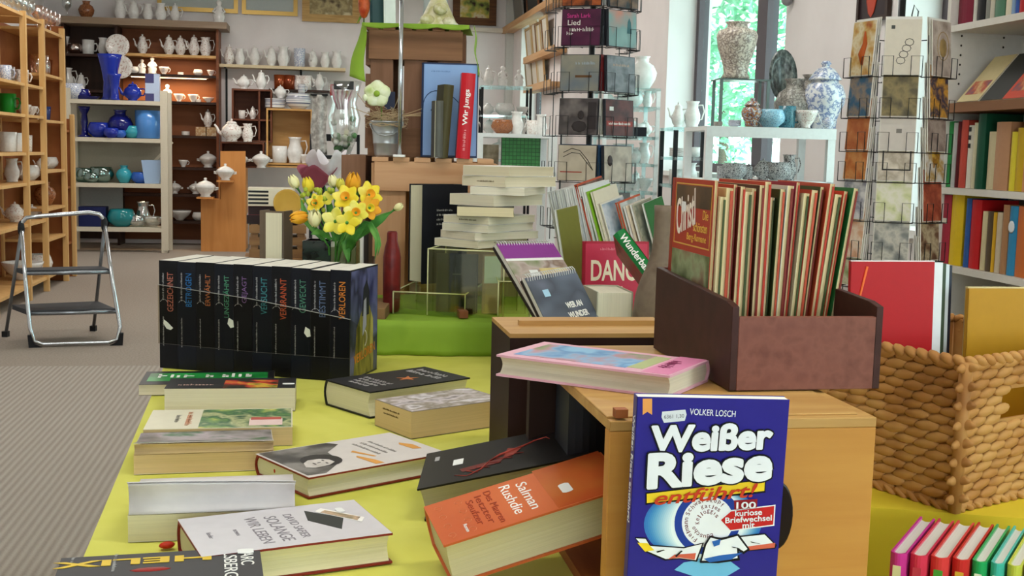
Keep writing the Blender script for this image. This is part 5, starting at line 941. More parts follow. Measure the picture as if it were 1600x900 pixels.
# ------------------------------------------------------------------ step stool
chrome = flat('#c4c8cc', .18, .9); blkp = flat('#1c1d20', .45); rubber = flat('#3a3c40', .6)
FL, FR, RL, RR = oz(48, 543, 0), oz(189, 539, 0), oz(9, 526, 0), oz(146, 517, 0)
TLp, TRp = oy(33, 352, 7.12), oy(163, 346, 7.32)
so = (FL+FR)/2; so.z = 0
r = E('step_stool', 'folding chrome step stool with two black treads, standing on the carpet', 'step stool', Matrix.Translation(so))
R_ = lambda p: Vector(p)-so
dx = (FR-FL).normalized(); k = .016
cb = [FL+UP*.02+dx*.05, FL+UP*.03+dx*.012, FL+UP*.07]
ob('front_frame', G().tube([R_(q) for q in [TLp]+[FL.lerp(TLp, .5)]+[FL+UP*.09+(TLp-FL)*.03, FL+UP*.035+dx*.02, FL+UP*.018+dx*.07, FR+UP*.018-dx*.07, FR+UP*.035-dx*.02, FR+UP*.09+(TRp-FR)*.03, FR.lerp(TRp, .5), TRp]], .0125, 8), chrome, r)
hb = [TLp-UP*.05, TLp+UP*.01, TLp+UP*.045+dx*.03, TLp+UP*.055+dx*.09, TRp+UP*.055-dx*.09, TRp+UP*.045-dx*.03, TRp+UP*.01, TRp-UP*.05]
ob('handle_bar', G().tube([R_(q) for q in hb], .0135, 8), chrome, r)
for a, t_ in ((FL, TLp), (FR, TRp)):
    s_ = dx if a is FL else -dx; ob('plastic_foot', G().prism([(0, 0), (.075, 0), (.03, .022), (.012, .075), (-.006, .075)], -.016, .016, 1), blkp, r, Matrix.Translation(R_(a)-s_*.01) @ Matrix((s_, UP.cross(s_), UP)).transposed().to_4x4())
    ob('joint', G().ell(R_(t_-UP*.02), .022, .022, .05, 8, 6), blkp, r)
for a, t_ in ((RL, TLp), (RR, TRp)):
    ob('rear_leg', G().tube([R_(a+UP*.01), R_(t_-UP*.04)], .011, 8), flat('#77787a', .3, .6), r); ob('rubber_foot', G().box(-.018, -.018, 0, .018, .018, .035), blkp, r, Matrix.Translation(R_(a)))
for nm, f0, f1, t0 in (('lower', .30, .30, .03), ('upper', .63, .70, .03)):
    fl_, fr_ = FL.lerp(TLp, f0), FR.lerp(TRp, f0); bl_, br_ = RL.lerp(TLp, f0+.05), RR.lerp(TRp, f0+.05)
    zt = fl_.z; P4 = [fl_+dx*.0, fr_-dx*.0, fr_.lerp(br_, .95), fl_.lerp(bl_, .95)]
    P4 = [R_(Vector((q.x, q.y, zt))) for q in P4]
    g = G(); g.add([q for q in P4]+[q-UP*.03 for q in P4], [(0, 1, 2, 3), (7, 6, 5, 4), (0, 4, 5, 1), (1, 5, 6, 2), (2, 6, 7, 3), (3, 7, 4, 0)])
    ob('tread', g, rubber, r, bevel=.004); ob('tread_edge', G().tube([P4[0]-UP*.02, P4[1]-UP*.02], .012, 6), flat('#8f949a', .25, .8), r)
# ------------------------------------------------------------------ back wall: dark bookcase, beige shelf, wooden boxes
BI = backM.inverted()
def bk(px, py, d): return BI @ opl(px, py, backM @ Vector((0, -d, 0)), EA)      # local x (right), y, z
def bw_(px, py, d): return opl(px, py, backM @ Vector((0, -d, 0)), EA)
def zpx(px, py, d): return bk(px, py, d).z
D1 = .38
xa, xb, xc, xd_ = bk(98, 200, D1).x, bk(184, 200, D1).x, bk(342, 200, D1).x, bk(356, 200, D1).x
r = E('bookcase', 'tall dark bookcase on the back wall with lit brown shelves of crockery', 'bookcase', backM)
ztop = zpx(340, 46, D1)
ob('top_board', G().box(xa-.1, -.50, ztop, xd_, -.002, ztop+.075), wood('pale edge board', '#a08c78', '#8a7560', 0, 10), r)
for x in (xa, xb-.02, xc-.03): ob('side_panel', G().box(x, -D1, 0, x+.03, -.002, ztop), dw if x < xc-.1 else bw, r)
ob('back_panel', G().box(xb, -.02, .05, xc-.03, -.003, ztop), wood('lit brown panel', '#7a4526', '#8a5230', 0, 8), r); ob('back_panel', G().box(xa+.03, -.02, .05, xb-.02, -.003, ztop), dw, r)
shz = [zpx(300, y, D1) for y in (86, 117, 159, 212, 262, 304, 346)]
for i, z in enumerate(shz): ob('shelf_board', G().box(xb+.01, -D1+.01, z-.03, xc-.03, -.02, z), (spruce if i == 0 else dw), r)
for y in (84, 140, 212, 290): ob('shelf_board', G().box(xa+.03, -D1+.01, zpx(140, y, D1)-.03, xb-.02, -.02, zpx(140, y, D1)), dw, r)
for (px, z) in ((290, shz[1]),):
    c = backM @ Vector(((xb+xc)/2, -.30, shz[1]-.045)); lamp = E('strip_light', 'slim warm strip light under the second shelf of the dark bookcase', 'lamp', loc(c.x, c.y, c.z, TH)); ob('housing', G().box(-.45, -.02, .008, .45, .02, .014), white, lamp); ob('light_tube', G().box(-.43, -.012, 0, .43, .012, .008), glow('warm tube', '#ffc890', 6), lamp)
    area_light('strip_light_glow', (c.x, c.y, c.z-.004), .85, .03, 9, (1, .72, .42))
    area_light('strip_light_glow', (c.x+.1, c.y, shz[0]-.035), .7, .03, 3, (1, .75, .5))
def bput(kind, px, zs, h, m, label, d=.22, group='crockery on the dark bookcase', rz=TH, **k):
    q = bw_(px, 200, d); q.z = zs+.002; pot(kind, q, h, m, label, group, rz, **k)
tz = ztop+.075
for i, (px, h, kd, mm) in enumerate([(190, .22, 'jug', por), (211, .25, 'coffeepot', por), (233, .2, 'jug', por), (253, .21, 'jug', por), (275, .22, 'coffeepot', por)]): bput(kd, px, tz, h, mm, f'white {"jug" if kd == "jug" else "coffee pot"} on the dark bookcase top, {wordn[i]} from left of the white row', .25)
bput('roundvase', 138, tz, .20, brz, 'brown grey vase on the bookcase top left of the white row', .25); bput('figurine', 343, tz, .27, por, 'white porcelain figurine at the right end of the bookcase top', .3); bput('stemglass', 108, tz, .22, clr, 'clear stem glass at the left end of the bookcase top', .25)
for i, (px, h, kd) in enumerate([(224, .235, 'coffeepot'), (265, .24, 'coffeepot'), (283, .235, 'coffeepot'), (304, .25, 'coffeepot'), (322, .22, 'jug')]): bput(kd, px, shz[0], h, porf, f'gold rimmed white {"jug" if kd == "jug" else "coffee pot"} on the lit upper shelf, {wordn[i]} from the left')
for i, (px, h, kd, mm) in enumerate([(210, .08, 'roundbowl', por), (223, .17, 'figurine', por), (239, .20, 'figurine', por), (257, .09, 'teacup', porf), (283, .035, 'platestack', por), (310, .07, 'roundbowl', porf), (330, .07, 'teacup', porf)]): bput(kd, px, shz[1], h, mm, f'small white {NAME[kd][0].replace("_"," ")} on the lit second shelf, {wordn[i]} from the left')
for i, (px, h, kd, mm) in enumerate([(262, .20, 'figurine', porf), (280, .09, 'teacup', por), (302, .09, 'teacup', por), (310, .035, 'platestack', por), (326, .06, 'bowl', por)]): bput(kd, px, shz[2], h, mm, f'warm lit {NAME[kd][0].replace("_"," ")} below the strip light, {wordn[i]} from the left')
bput('coffeepot', 325, shz[3]+.11, .21, porf, 'cream coffee pot standing on two small boxes in the dark bookcase'); 
for px in (314, 331): 
    q = bw_(px, 205, .22); q.z = shz[3]+.002; one('card_box', 'small cream picture box under the cream coffee pot, ' + ('left one' if px == 314 else 'right one'), 'box', G().box(-.058, -.04, 0, .058, .04, .105), art('cream picture card', ['#d8c49a', '#b98a5a', '#e6dcc0'], 20), loc(q.x, q.y, q.z, TH))
for i, (px, h, kd, zi) in enumerate([(290, .05, 'platestack', 3), (286, .085, 'teacup', 4), (325, .20, 'tureen', 4), (272, .15, 'tureen', 5), (305, .15, 'tureen', 5), (280, .12, 'bowl', 6), (310, .10, 'roundbowl', 6)]): bput(kd, px, shz[zi], h, por if i else porf, f'white {NAME[kd][0].replace("_"," ")} on the dark lower bookcase shelves, {["beside the small picture boxes","above the hanging tureens","large with a knob lid","left of the pair","right of the pair","lowest left","lowest right"][i]}')
for (px, py, d_, mm, lab) in ((184, 72, .36, porf, 'flower painted plate standing on the dark bookcase, upper of two'), (189, 105, .37, porf, 'flower painted plate standing on the dark bookcase, lower of two')):
    q = bw_(px, py, .55 if py > 90 else .45); pot('plate', q, .27, mm, lab, 'painted plates on the bookcase', TH, 1.0, math.radians(85))
for px, py, h, kd, mm, lab in ((119, 84, .12, 'roundbowl', pnk, 'pinkish bowl on the black shelf left of the plates'), (140, 84, .17, 'mug', por, 'grey white mug on the black shelf left of the plates'), (163, 84, .20, 'jug', por, 'white pot on the black shelf beside the plates'), (104, 84, .2, 'tallvase', por, 'white slim vase at the left of the black shelf'), (128, 140, .2, 'coffeepot', por, 'white coffee pot behind the blue fish dish'), (106, 140, .25, 'jug', por, 'white jug at the left behind the blue glass')): bput(kd, px, zpx(140, py, D1)+.0, h, mm, lab, .2, 'crockery on the black shelf')
# beige shelf with blue glass
D2 = 1.35
r = E('shelf_unit', 'beige open shelf standing before the dark bookcase with blue glassware', 'shelf', backM)
bl, br = bk(100, 260, D2).x, bk(262, 260, D2).x; bh = zpx(262, 142, D2); bd = .42; SZ = [zpx(200, y, D2) for y in (157, 216, 287, 356)]
for x in (bl, br-.075): ob('upright', G().box(x, -D2, 0, x+.075, -D2+.05, bh), bei, r); ob('upright', G().box(x, -D2+bd-.05, 0, x+.075, -D2+bd, bh), bei, r)
for z in SZ: ob('shelf_board', G().box(bl+.075, -D2+.004, z-.045, br-.075, -D2+bd-.01, z), bei, r)
ob('back_panel', G().box(bl+.075, -D2+bd-.012, SZ[2], br-.075, -D2+bd, SZ[0]-.05), bei2, r); ob('back_panel', G().box(bl+.075, -D2+bd-.012, SZ[3], bl+.55, -D2+bd, SZ[2]-.05), flat('#8f8f8c', .8), r)
ob('brace', G().box(0, 0, 0, .03, .01, .62), bei, r, Matrix.Translation((br-.42, -D2+bd-.022, SZ[2]+.02)) @ Matrix.Rotation(math.radians(42), 4, 'Y')); ob('foot', G().box(br-.08, -D2, 0, br, -D2+.06, .03), flat('#55524c', .5), r)
def gput(kind, px, zi, hpx, m, label, d=None, **k):
    d = d or D2-.2; q = bw_(px, 200, d); q.z = SZ[zi]+.002; pot(kind, q, hpx*q.y/FPX, m, label, 'blue glass on the beige shelf', TH, **k)
for a in [('tallvase', 173, 0, 70, blu, 'tall blue white swirled vase on the top board of the beige shelf'), ('tallvase', 180, 0, 40, blu, 'shorter blue vase in front of the tall swirled one', D2-.05), ('fishplate', 143, 0, 14, dblu, 'dark blue fish shaped dish on the beige shelf top'), ('roundbowl', 129, 0, 16, dblu, 'dark blue pot under the fish dish'), ('teapot', 208, 0, 32, blu, 'blue striped teapot on the beige shelf top'), ('roundbowl', 114, 0, 24, porb, 'blue white bowl at the left of the beige shelf top'),
 ('candlestick', 132, 1, 47, dblu, 'navy glass candlestick vase on the second board'), ('roundbowl', 156, 1, 23, blu, 'cobalt glass bowl right of the navy candlestick vase'), ('roundbowl', 174, 1, 15, blu, 'smaller cobalt glass bowl beside the first', D2-.05), ('roundvase', 188, 1, 43, dblu, 'navy round vase on the second board'), ('roundbowl', 206, 1, 19, turq, 'turquoise glass bowl beside the light blue cylinder'), ('cylvase', 231, 1, 43, lblu, 'large light blue cylinder vase on the second board'), ('roundbowl', 187, 1, 12, mblu, 'small blue glass bowl before the navy vase', D2-.08),
 ('roundbowl', 130, 2, 22, tealg, 'teal glass bowl at the left of the third board'), ('roundbowl', 142, 2, 15, tealg, 'small teal glass bowl second on the third board', D2-.1), ('roundbowl', 157, 2, 24, tealg, 'teal glass jar third on the third board'), ('roundvase', 193, 2, 27, turq, 'turquoise round vase on the third board'), ('roundbowl', 218, 2, 17, mblu, 'small blue white bowl on the third board'), ('squarevase', 238, 2, 36, pblu, 'pale blue square vase on the third board'),
 ('roundbowl', 188, 3, 27, teal, 'large dark teal glass bowl on the bottom board'), ('roundbowl', 212, 3, 18, clr, 'clear glass bowl on the bottom board'), ('jug', 222, 3, 38, clr, 'clear glass jug on the bottom board', D2-.33), ('bowl', 238, 3, 16, clr, 'wide clear glass dish on the bottom board')]: gput(*a)
q = bw_(239, 200, D2-.2); q.z = SZ[0]+.002; s_ = q.y/FPX
r = E('tin_box', 'blue and white printed tin on the top board of the beige shelf', 'tin', loc(q.x, q.y, q.z, TH)); ob('tin_body', G().box(-10*s_, -.05, 0, 11*s_, .05, 42*s_), flat('#b9c8e2', .4), r); [ob('tin_print', G().box(-10*s_, -.0515, za*s_, 3*s_, -.0505, zb*s_), flat('#4a4a78', .4), r) for za, zb in ((28, 42), (0, 12))]
q = bw_(150, 340, D2-.2); q.z = SZ[3]+.002; one('storage_box', 'navy blue box on the bottom board of the beige shelf', 'box', G().box(-.17, -.1, 0, .12, .1, .22), flat('#1a2250', .5), loc(q.x, q.y, q.z, TH), bevel=.004)
# blue beads / lights hanging on the beige post
# wooden boxes stepping up right of the bookcase
def hollow(name, label, px0, px1, y0, y1, d, dp, m, shelves=(), divs=(), cat='cabinet', th=.02, back=None):
    x0, x1 = bk(px0, 200, d).x, bk(px1, 200, d).x; z1, z0 = zpx((px0+px1)/2, y0, d), max(0.0, zpx((px0+px1)/2, y1, d))
    r = E(name, label, cat, backM @ Matrix.Translation((x0, -d, z0))); w, h = x1-x0, z1-z0
    ob('side_panel', G().box(0, 0, 0, th, dp, h), m, r); ob('side_panel', G().box(w-th, 0, 0, w, dp, h), m, r); ob('top_board', G().box(th, 0, h-th, w-th, dp, h), m, r); ob('base_board', G().box(th, 0, 0, w-th, dp, th), m, r); ob('back_panel', G().box(th, dp-.008, th, w-th, dp, h-th), back or m, r)
    for f in shelves: ob('shelf_board', G().box(th, .01, h*f-th/2, w-th, dp-.008, h*f+th/2), m, r)
    for f in divs: ob('divider', G().box(w*f-th/2, .01, th, w*f+th/2, dp-.008, h-th), m, r)
    return r, x0, x1, z0, z1
D3 = .80
redb = wood('reddish box wood', '#5a3222', '#6e3f2a', 0, 10)
_, x0, x1, z0, z1 = hollow('wall_cabinet', 'reddish brown open box with two compartments, under the teapot pair', 362, 425, 139, 222, D3, .30, redb, (.42,), (.68,)); ZA = z1
_, _, _, _, _ = hollow('cabinet', 'dark brown low cabinet under the reddish open box', 344, 413, 222, 262, D3+.01, .34, redb)
_, _, _, ZL0, ZL1 = hollow('cabinet', 'light wood open box with striped crockery on top, right of the reddish box', 416, 488, 170, 262, D3+.05, .32, wood('light ply', '#b98a4e', '#c99c60', 0, 10), (.06,), ())
hollow('cabinet', 'tall pine box standing on the floor under the tureens, right step', 341, 384, 262, 390, D3+.25, .36, pine, (), (), back=pine); ob_p = None
_, _, _, _, ZP = hollow('cabinet', 'lower pine box standing on the floor, left step', 314, 340, 312, 392, D3+.25, .36, pine)
x0_, x1_ = bk(314, 300, D3+.26).x, bk(384, 300, D3+.26).x
one('pine_panel', 'stepped pine front panel of the boxes under the tureens', 'panel', G().prism([(x0_, 0), (x1_, 0), (x1_, zpx(384, 236, D3+.26)), (bk(345, 300, D3+.26).x, zpx(345, 236, D3+.26)), (bk(345, 300, D3+.26).x, zpx(345, 311, D3+.26)), (x0_, zpx(314, 311, D3+.26))], -(D3+.29), -(D3+.265), 1), pine, backM)
def xput(kind, px, py, hpx, m, label, d, group='white crockery near the back wall', **k): 
    q = bw_(px, py, d); pot(kind, q+UP*.001, hpx*q.y/FPX, m, label, group, TH, **k); return q.z
zc = zpx(390, 139, D3)
for kd, px, hp, mm, lab in (('teapot', 381, 24, por, 'small white teapot on the reddish open box'), ('coffeepot', 408, 30, por, 'slim white coffee pot on the reddish open box')): 
    q = bw_(px, 139, D3-.15); q.z = ZA+.002; pot(kd, q, hp*q.y/FPX, mm, lab, None, TH)
for kd, px, hp, lab in (('mug', 378, 13, 'brown pot in the reddish box compartment, left'), ('coffeepot', 395, 20, 'brown lidded pot in the reddish box compartment, right')):
    q = bw_(px, 170, D3-.12); q.z = z0+(z1-z0)*.42+.011; pot(kd, q, hp*q.y/FPX, porf, lab, None, TH)
zt_ = zpx(387, 222, D3+.01)
for kd, px, hp, lab in (('teapot', 362, 38, 'large white teapot with curved spout on the low dark cabinet'), ('jug', 387, 28, 'white milk jug beside the large white teapot')):
    q = bw_(px, 218, D3+.16); q.z = zt_+.002; pot(kd, q, hp*q.y/FPX, porf, lab, None, TH+(0))
# shelf ledges for tureens on the pine
for px, py, hp, wx, lab in ((374, 258, 25, 'x', 'white lidded tureen on the upper pine step'), (408, 258, 26, 'x', 'white lidded tureen beside it on the upper pine step, right')):
    q = bw_(px, py, D3+.12); q.z = zpx(363, 262, D3+.25)+.002 ; pot('tureen', q, hp*q.y/FPX, por, lab, None, TH)
for px, py, hp, lab in ((352, 282, 26, 'white tureen standing out before the pine step, right'), (321, 308, 30, 'white tureen standing out before the pine step, left')):
    q = bw_(px, py, D3+.42); a_ = Vector(q)
    br_ = E('wall_bracket', f'small pine bracket under the tureen, {"right" if px == 352 else "left"} one', 'bracket', backM @ Matrix.Translation(BI @ q)); ob('bracket_board', G().box(-.09, -.09, -.016, .09, .13, 0), pine, br_); pot('tureen', q+UP*.001, hp*q.y/FPX, por, lab, None, TH)
# light box contents and striped crockery
for kd, px, hp, mm, lab in (('cylvase', 437, 26, por, 'white ceramic container in the light wood box'), ('jug', 461, 40, por, 'white pitcher in the light wood box'), ('teacup', 475, 14, por, 'white cup in the light wood box')):
    q = bw_(px, 240, D3-.05); q.z = ZL0+.06*(ZL1-ZL0)+.012; pot(kd, q, hp*q.y/FPX, mm, lab, None, TH)
strp = art('blue striped crockery', ['#e3e2df', '#e3e2df', '#2f3f6a', '#e3e2df'], 1, (0, 0, 6), lo=.4, hi=.62, rough=.2)
for kd, px, hp, mm, lab, dz in (('platestack', 430, 16, strp, 'blue rimmed plate stack on the light wood box, left', 0), ('teapot', 438, 22, por, 'white teapot on the blue rimmed plate stack', 16), ('roundbowl', 466, 24, strp, 'blue rimmed tureen on the light wood box', 0), ('mug', 471, 14, strp, 'blue rimmed pot stacked on the tureen', 24)):
    q = bw_(px, 170, D3-.12); q.z = ZL1+.003+dz*q.y/FPX*1.01; pot(kd, q, hp*q.y/FPX, mm, lab, None, TH)
# pot row at the right: brown copper cans etc. on a small black shelf behind
zz_ = zpx(470, 140, .35); r = E('wall_shelf', 'dark small wall shelf behind the striped crockery', 'shelf', backM); ob('shelf_board', G().box(bk(420, 140, .34).x, -.34, zz_-.02, bk(520, 140, .34).x, -.002, zz_), dw, r)
for kd, px, hp, mm, lab in (('mug', 437, 22, flat('#9a4a24', .2, .5), 'copper brown pot behind the striped crockery, left'), ('mug', 452, 22, flat('#8a4020', .2, .5), 'copper brown pot behind the striped crockery, second'), ('jug', 466, 22, porf, 'cream flowered jug behind the striped crockery'), ('mug', 478, 22, porf, 'cream flowered bowl behind the striped crockery'), ('coffeepot', 499, 28, por, 'white coffee pot at the right behind the striped crockery')):
    q = bw_(px, 140, .2); q.z = zz_+.002; pot(kd, q, hp*q.y/FPX, mm, lab, None, TH)
# wall shelf with pots
zs_ = zpx(440, 103, .28); r = E('wall_shelf', 'long pale wall shelf carrying a row of white coffee pots', 'shelf', backM); ob('shelf_board', G().box(bk(340, 100, .28).x, -.28, zs_-.035, bk(540, 106, .28).x, -.002, zs_), wood('pale shelf', '#c9b48c', '#d6c4a0', 0, 10), r)
for px in (352, 470): x = bk(px, 110, .2).x; ob('bracket', G().box(x-.012, -.25, zs_-.045, x+.012, -.002, zs_-.035).box(x-.012, -.02, zs_-.75, x+.012, -.002, zs_-.035), blkp, r)
for i, (px, hp, kd, mm) in enumerate([(358, 31, 'coffeepot', porf), (375, 25, 'jug', por), (398, 31, 'coffeepot', por), (424, 31, 'coffeepot', por), (443, 30, 'jug', por), (468, 28, 'cylvase', porb), (489, 28, 'coffeepot', por), (508, 24, 'jug', por), (526, 26, 'jug', por)]):
    q = bw_(px, 100, .15); q.z = zs_+.002; pot(kd, q, hp*q.y/FPX, mm, f'{"grey blue cup" if kd == "cylvase" else "white "+("jug" if kd == "jug" else "coffee pot")} on the long wall shelf, {wordn[i]} from the left', 'white pots on the long wall shelf', TH+i*.2, **({'wx': .7} if kd == 'cylvase' else {}))
# pictures on the walls
def picture(label, px0, px1, ybot, m, frm, wallpt, nrm, ax, dY=.03, hgt=.75, fw=.05, mat_=True):
    a, b_ = opl(px0, ybot, wallpt, nrm), opl(px1, ybot, wallpt, nrm); w = abs((b_-a).dot(ax)); z = min(a.z, b_.z)
    o_ = a if (b_-a).dot(ax) > 0 else b_; M = Matrix((ax, UP.cross(ax), UP)).transposed().to_4x4(); M.translation = Vector((o_.x, o_.y, z))
    r = E('framed_picture', label, 'picture', M); g = G().box(0, -.02, 0, fw, .0, hgt).box(w-fw, -.02, 0, w, .0, hgt).box(fw, -.02, 0, w-fw, 0, fw).box(fw, -.02, hgt-fw, w-fw, 0, hgt)
    ob('frame', g, frm, r); ob('picture_print', G().box(fw, -.008, fw, w-fw, -.002, hgt-fw), m, r)
wp = backM @ Vector((0, -.024, 0)); gold = flat('#c2a05a', .35, .4)
picture('framed picture with pale mount, leftmost above the bookcase', 246, 372, 16, flat('#b9c0bc', .6), gold, wp, EA, ER); picture('framed picture with pale mount, second above the wall shelf', 378, 465, 22, flat('#b4bdbc', .6), gold, wp, EA, ER); picture('ornate framed landscape print, third above the wall shelf', 472, 562, 33, art('landscape print', ['#5a4a30', '#b9a87a', '#8a7a50', '#d8cca4'], 6), wood('ornate frame', '#a8824a', '#c9a468', 0, 40), wp, EA, ER, fw=.09)
picture('framed flower still life with orange table, right of the crate', 707, 775, 38, art('flower still life', ['#3a2c22', '#8a9a4a', '#c9b45a', '#d8d2b0', '#a8552a'], 6), wood('dark frame', '#4a2f1c', '#6a4628', 0, 30), wp, EA, ER, fw=.09, hgt=.7)
struct('trim_2', G().box(bk(712, 40, .06).x-.4, -.08, zpx(740, 43, .05)-.05, -.1, -.002, zpx(740, 43, .05)), flat('#d8d0c2', .6), None, backM)
# ------------------------------------------------------------------ right wall: ledges, window things
def wl(px, py, n=0): return opl(px, py, WR(0, n, 0), ER)
def ledge(pxa, ya, pxb, yb, label):
    a, b_ = wl(pxa, ya), wl(pxb, yb); z = (a.z+b_.z)/2; sa, sb = (a-WR(0, 0, 0)).dot(EA), (b_-WR(0, 0, 0)).dot(EA)
    r = E('picture_ledge', label, 'ledge', wallM); ob('ledge_board', G().box(min(sa, sb), .002, z-.05, max(sa, sb), .12, z), wood('ledge wood', '#b98a5c', '#cba276', 0, 10), r); ob('ledge_lip', G().box(min(sa, sb), .12, z-.05, max(sa, sb), .135, z+.02), wood('ledge wood', '#b98a5c', '#cba276', 0, 10), r); return z
def onledge(px, z, w, h, c, label, m2=None):
    q = wl(px, 100); s = (q-WR(0, 0, 0)).dot(EA); r = E('framed_picture', label, 'picture', wallM @ Matrix.Translation((s, .03, z+.001)) @ Matrix.Rotation(math.radians(-6), 4, 'X'))
    g = G().box(0, .0, 0, .025, .02, h).box(w-.025, 0, 0, w, .02, h).box(.025, 0, 0, w-.025, .02, .025).box(.025, 0, h-.025, w-.025, .02, h); ob('frame', g, flat(c, .5), r); ob('picture_print', G().box(.025, .004, .025, w-.025, .010, h-.025), m2 or flat('#d8d2c4', .6), r)
z = ledge(800, 42, 884, 4, 'top wooden picture ledge by the far window'); onledge(822, z, .6, .5, '#8f8f8a', 'grey frame on the top ledge', flat('#77756f', .6)); onledge(846, z, .7, .5, '#7a5234', 'brown frame with dark print on the top ledge', flat('#2a2a2c', .5))
z = ledge(836, 91, 886, 77, 'middle wooden picture ledge by the far window')
for i, px in enumerate((840, 848, 856, 864)): onledge(px, z, .42, .36+.03*(i % 2), ['#b99a68', '#d2c29a', '#8a6a44', '#c9b184'][i], f'narrow tan frame on the middle ledge, {wordn[i]} from the left')
z = ledge(836, 138, 880, 129, 'lowest wooden picture ledge by the far window')
for i, px in enumerate((840, 850, 859)): onledge(px, z, .42, .33, ['#8a7a5a', '#d2c8a8', '#c9a878'][i], f'narrow pale frame on the lowest ledge, {wordn[i]} from the left')
tw = flat('#eef2f2', .35); glt = glass('shelf glass', '#d8f2f2', .7, .04)
def etagere(label, px0, px1, ys, Y, dp, post, top=None, solid=False, pr=.012):
    a, b_ = oy(px0, ys[0], Y), oy(px1, ys[0], Y); w = (b_-a).length
    r = E('glass_shelf', label, 'shelf', loc(a.x, Y, 0, TH*.5)); zsl = []
    for i, y in enumerate(ys):
        z = oy((px0+px1)/2, y, Y).z; zsl.append(z); ob('shelf_board', G().box(0, 0, z-.018, w, dp, z), tw if solid or (top and i == 0) else glt, r)
    for x in (0, w-2*pr):
        for y in (0, dp-2*pr): ob('post', G().box(x, y, 0, x+2*pr, y+2*pr, zsl[0]-.018), post, r)
    return r, zsl, w
def eput(r, zsl, i, fx, fy, kind, h, m, label, grp=None, **k):
    q = r.matrix_world @ Vector((fx, fy, zsl[i]+.002)); pot(kind, q, h, m, label, grp, TH, **k)
# shelf in the far corner
r, zl, w = etagere('glass shelf of white porcelain in the far corner by the first window', 752, 832, [134, 180, 209, 250], 11.6, .4, blkp)
for i, (s, fx, kd, h) in enumerate([(0, .08, 'coffeepot', .20), (0, .22, 'figurine', .2), (0, .38, 'figurine', .17), (1, .08, 'teapot', .14), (1, .25, 'roundbowl', .12), (1, .42, 'teacup', .09), (2, .1, 'teapot', .16), (2, .3, 'jug', .18), (2, .42, 'jug', .16), (3, .2, 'tureen', .2)]): eput(r, zl, s, fx, .2, kd, h, por, f'bright white {NAME[kd][0].replace("_"," ")} on the far corner glass shelf, {["top","second","third","lowest"][s]} board, {wordn[[0,1,2,0,1,2,0,1,2,0][i]]}', 'porcelain on the far corner glass shelf')
# white table with green box
r, zl, w = etagere('white display table behind the crates with a green chequered box', 742, 872, [209, 268], 5.6, .5, tw, solid=True, pr=.02)
for i, (fx, kd, h, mm) in enumerate([(.15, 'roundbowl', .07, brz), (.22, 'jug', .11, por), (.30, 'cylvase', .07, porf), (.34, 'jug', .10, por)]): eput(r, zl, 0, fx, .3, kd, h, mm, f'small {"brown" if mm is brz else "pale"} {NAME[kd][0].replace("_"," ")} on the white display table, {wordn[i]} from the left')
q = r.matrix_world @ Vector((.13, .03, zl[1]+.002)); gm = 'green checks'; m, nt, b = newmat(gm); ck = nt.nodes.new('ShaderNodeTexBrick'); ck.offset = 0; ck.inputs['Scale'].default_value = 28; ck.inputs['Color1'].default_value = (*lin('#2f7a3c'), 1); ck.inputs['Color2'].default_value = (*lin('#3d8a48'), 1); ck.inputs['Mortar'].default_value = (*lin('#1c4f28'), 1); ck.inputs['Brick Width'].default_value = .5; ck.inputs['Row Height'].default_value = .5; ck.inputs['Mortar Size'].default_value = .04
nt.links.new(coords(nt, (1, 1, 1), (math.radians(90), 0, 0)), ck.inputs['Vector']); nt.links.new(ck.outputs['Color'], b.inputs['Base Color'])
s_ = 5.6/FPX; r2 = E('gift_box', 'dark green chequered flat box standing on the white display table', 'box', loc(q.x, q.y, q.z, TH*.5)); ob('box_body', G().box(0, 0, 0, 61*s_, .05, 53*s_), m, r2, bevel=.002); ob('barcode_label', G().box(40*s_, -.001, .004, 56*s_, -.0002, 8*s_), flat('#d8d4ca', .5), r2)
q = r.matrix_world @ Vector((.035, .04, zl[1]+.002)); one('picture_card', 'brown picture card standing left of the green chequered box', 'card', G().box(0, 0, 0, 27*s_, .02, 40*s_), art('brown card print', ['#3a3228', '#7a6a50', '#b9a890'], 10), loc(q.x, q.y, q.z, TH*.5))
# glass shelves at the middle window
r, zl, w = etagere('white glass shelf full of white porcelain at the middle window', 944, 1034, [137, 166, 213, 256, 300, 335], 7.3, .42, tw)
pl_ = [(1, .13, 'jug', .09), (2, .24, 'roundbowl', .08), (3, .12, 'roundvase', .12), (3, .235, 'roundvase', .10), (4, .125, 'jug', .11), (4, .245, 'coffeepot', .13), (5, .18, 'coffeepot', .12), (0, .26, 'roundvase', .20), (0, .08, 'jug', .14), (0, .16, 'teacup', .08), (1, .06, 'teapot', .09), (1, .2, 'roundbowl', .09), (1, .30, 'jug', .10), (2, .06, 'jug', .12), (2, .18, 'tureen', .13), (2, .29, 'teapot', .11), (3, .07, 'mug', .11), (3, .17, 'cylvase', .12), (3, .29, 'jug', .13), (4, .06, 'roundbowl', .10), (4, .19, 'tureen', .13), (4, .3, 'teacup', .08), (5, .1, 'tureen', .11), (5, .26, 'jug', .11)]
for i, (s, fx, kd, h) in enumerate(pl_): eput(r, zl, s, fx, .16, kd, h, por, f'white {NAME[kd][0].replace("_"," ")} on the middle window shelf, {["top","second","third","fourth","fifth","lowest"][s]} board, {["left","left of centre","centre","right of centre","right"][min(4, int(fx/.065))]}', 'porcelain on the middle window shelf')
q = r.matrix_world @ Vector((.20, .02, zl[2]+.002)); one('black_box', 'small black box on the middle window shelf', 'box', G().box(0, 0, 0, .075, .06, .055), flat('#20232a', .5), loc(q.x, q.y-.0, q.z, TH*.5))
r, zl, w = etagere('low glass shelf with white jugs under the middle window', 1054, 1104, [199, 246, 290, 333], 7.0, .42, blkp)
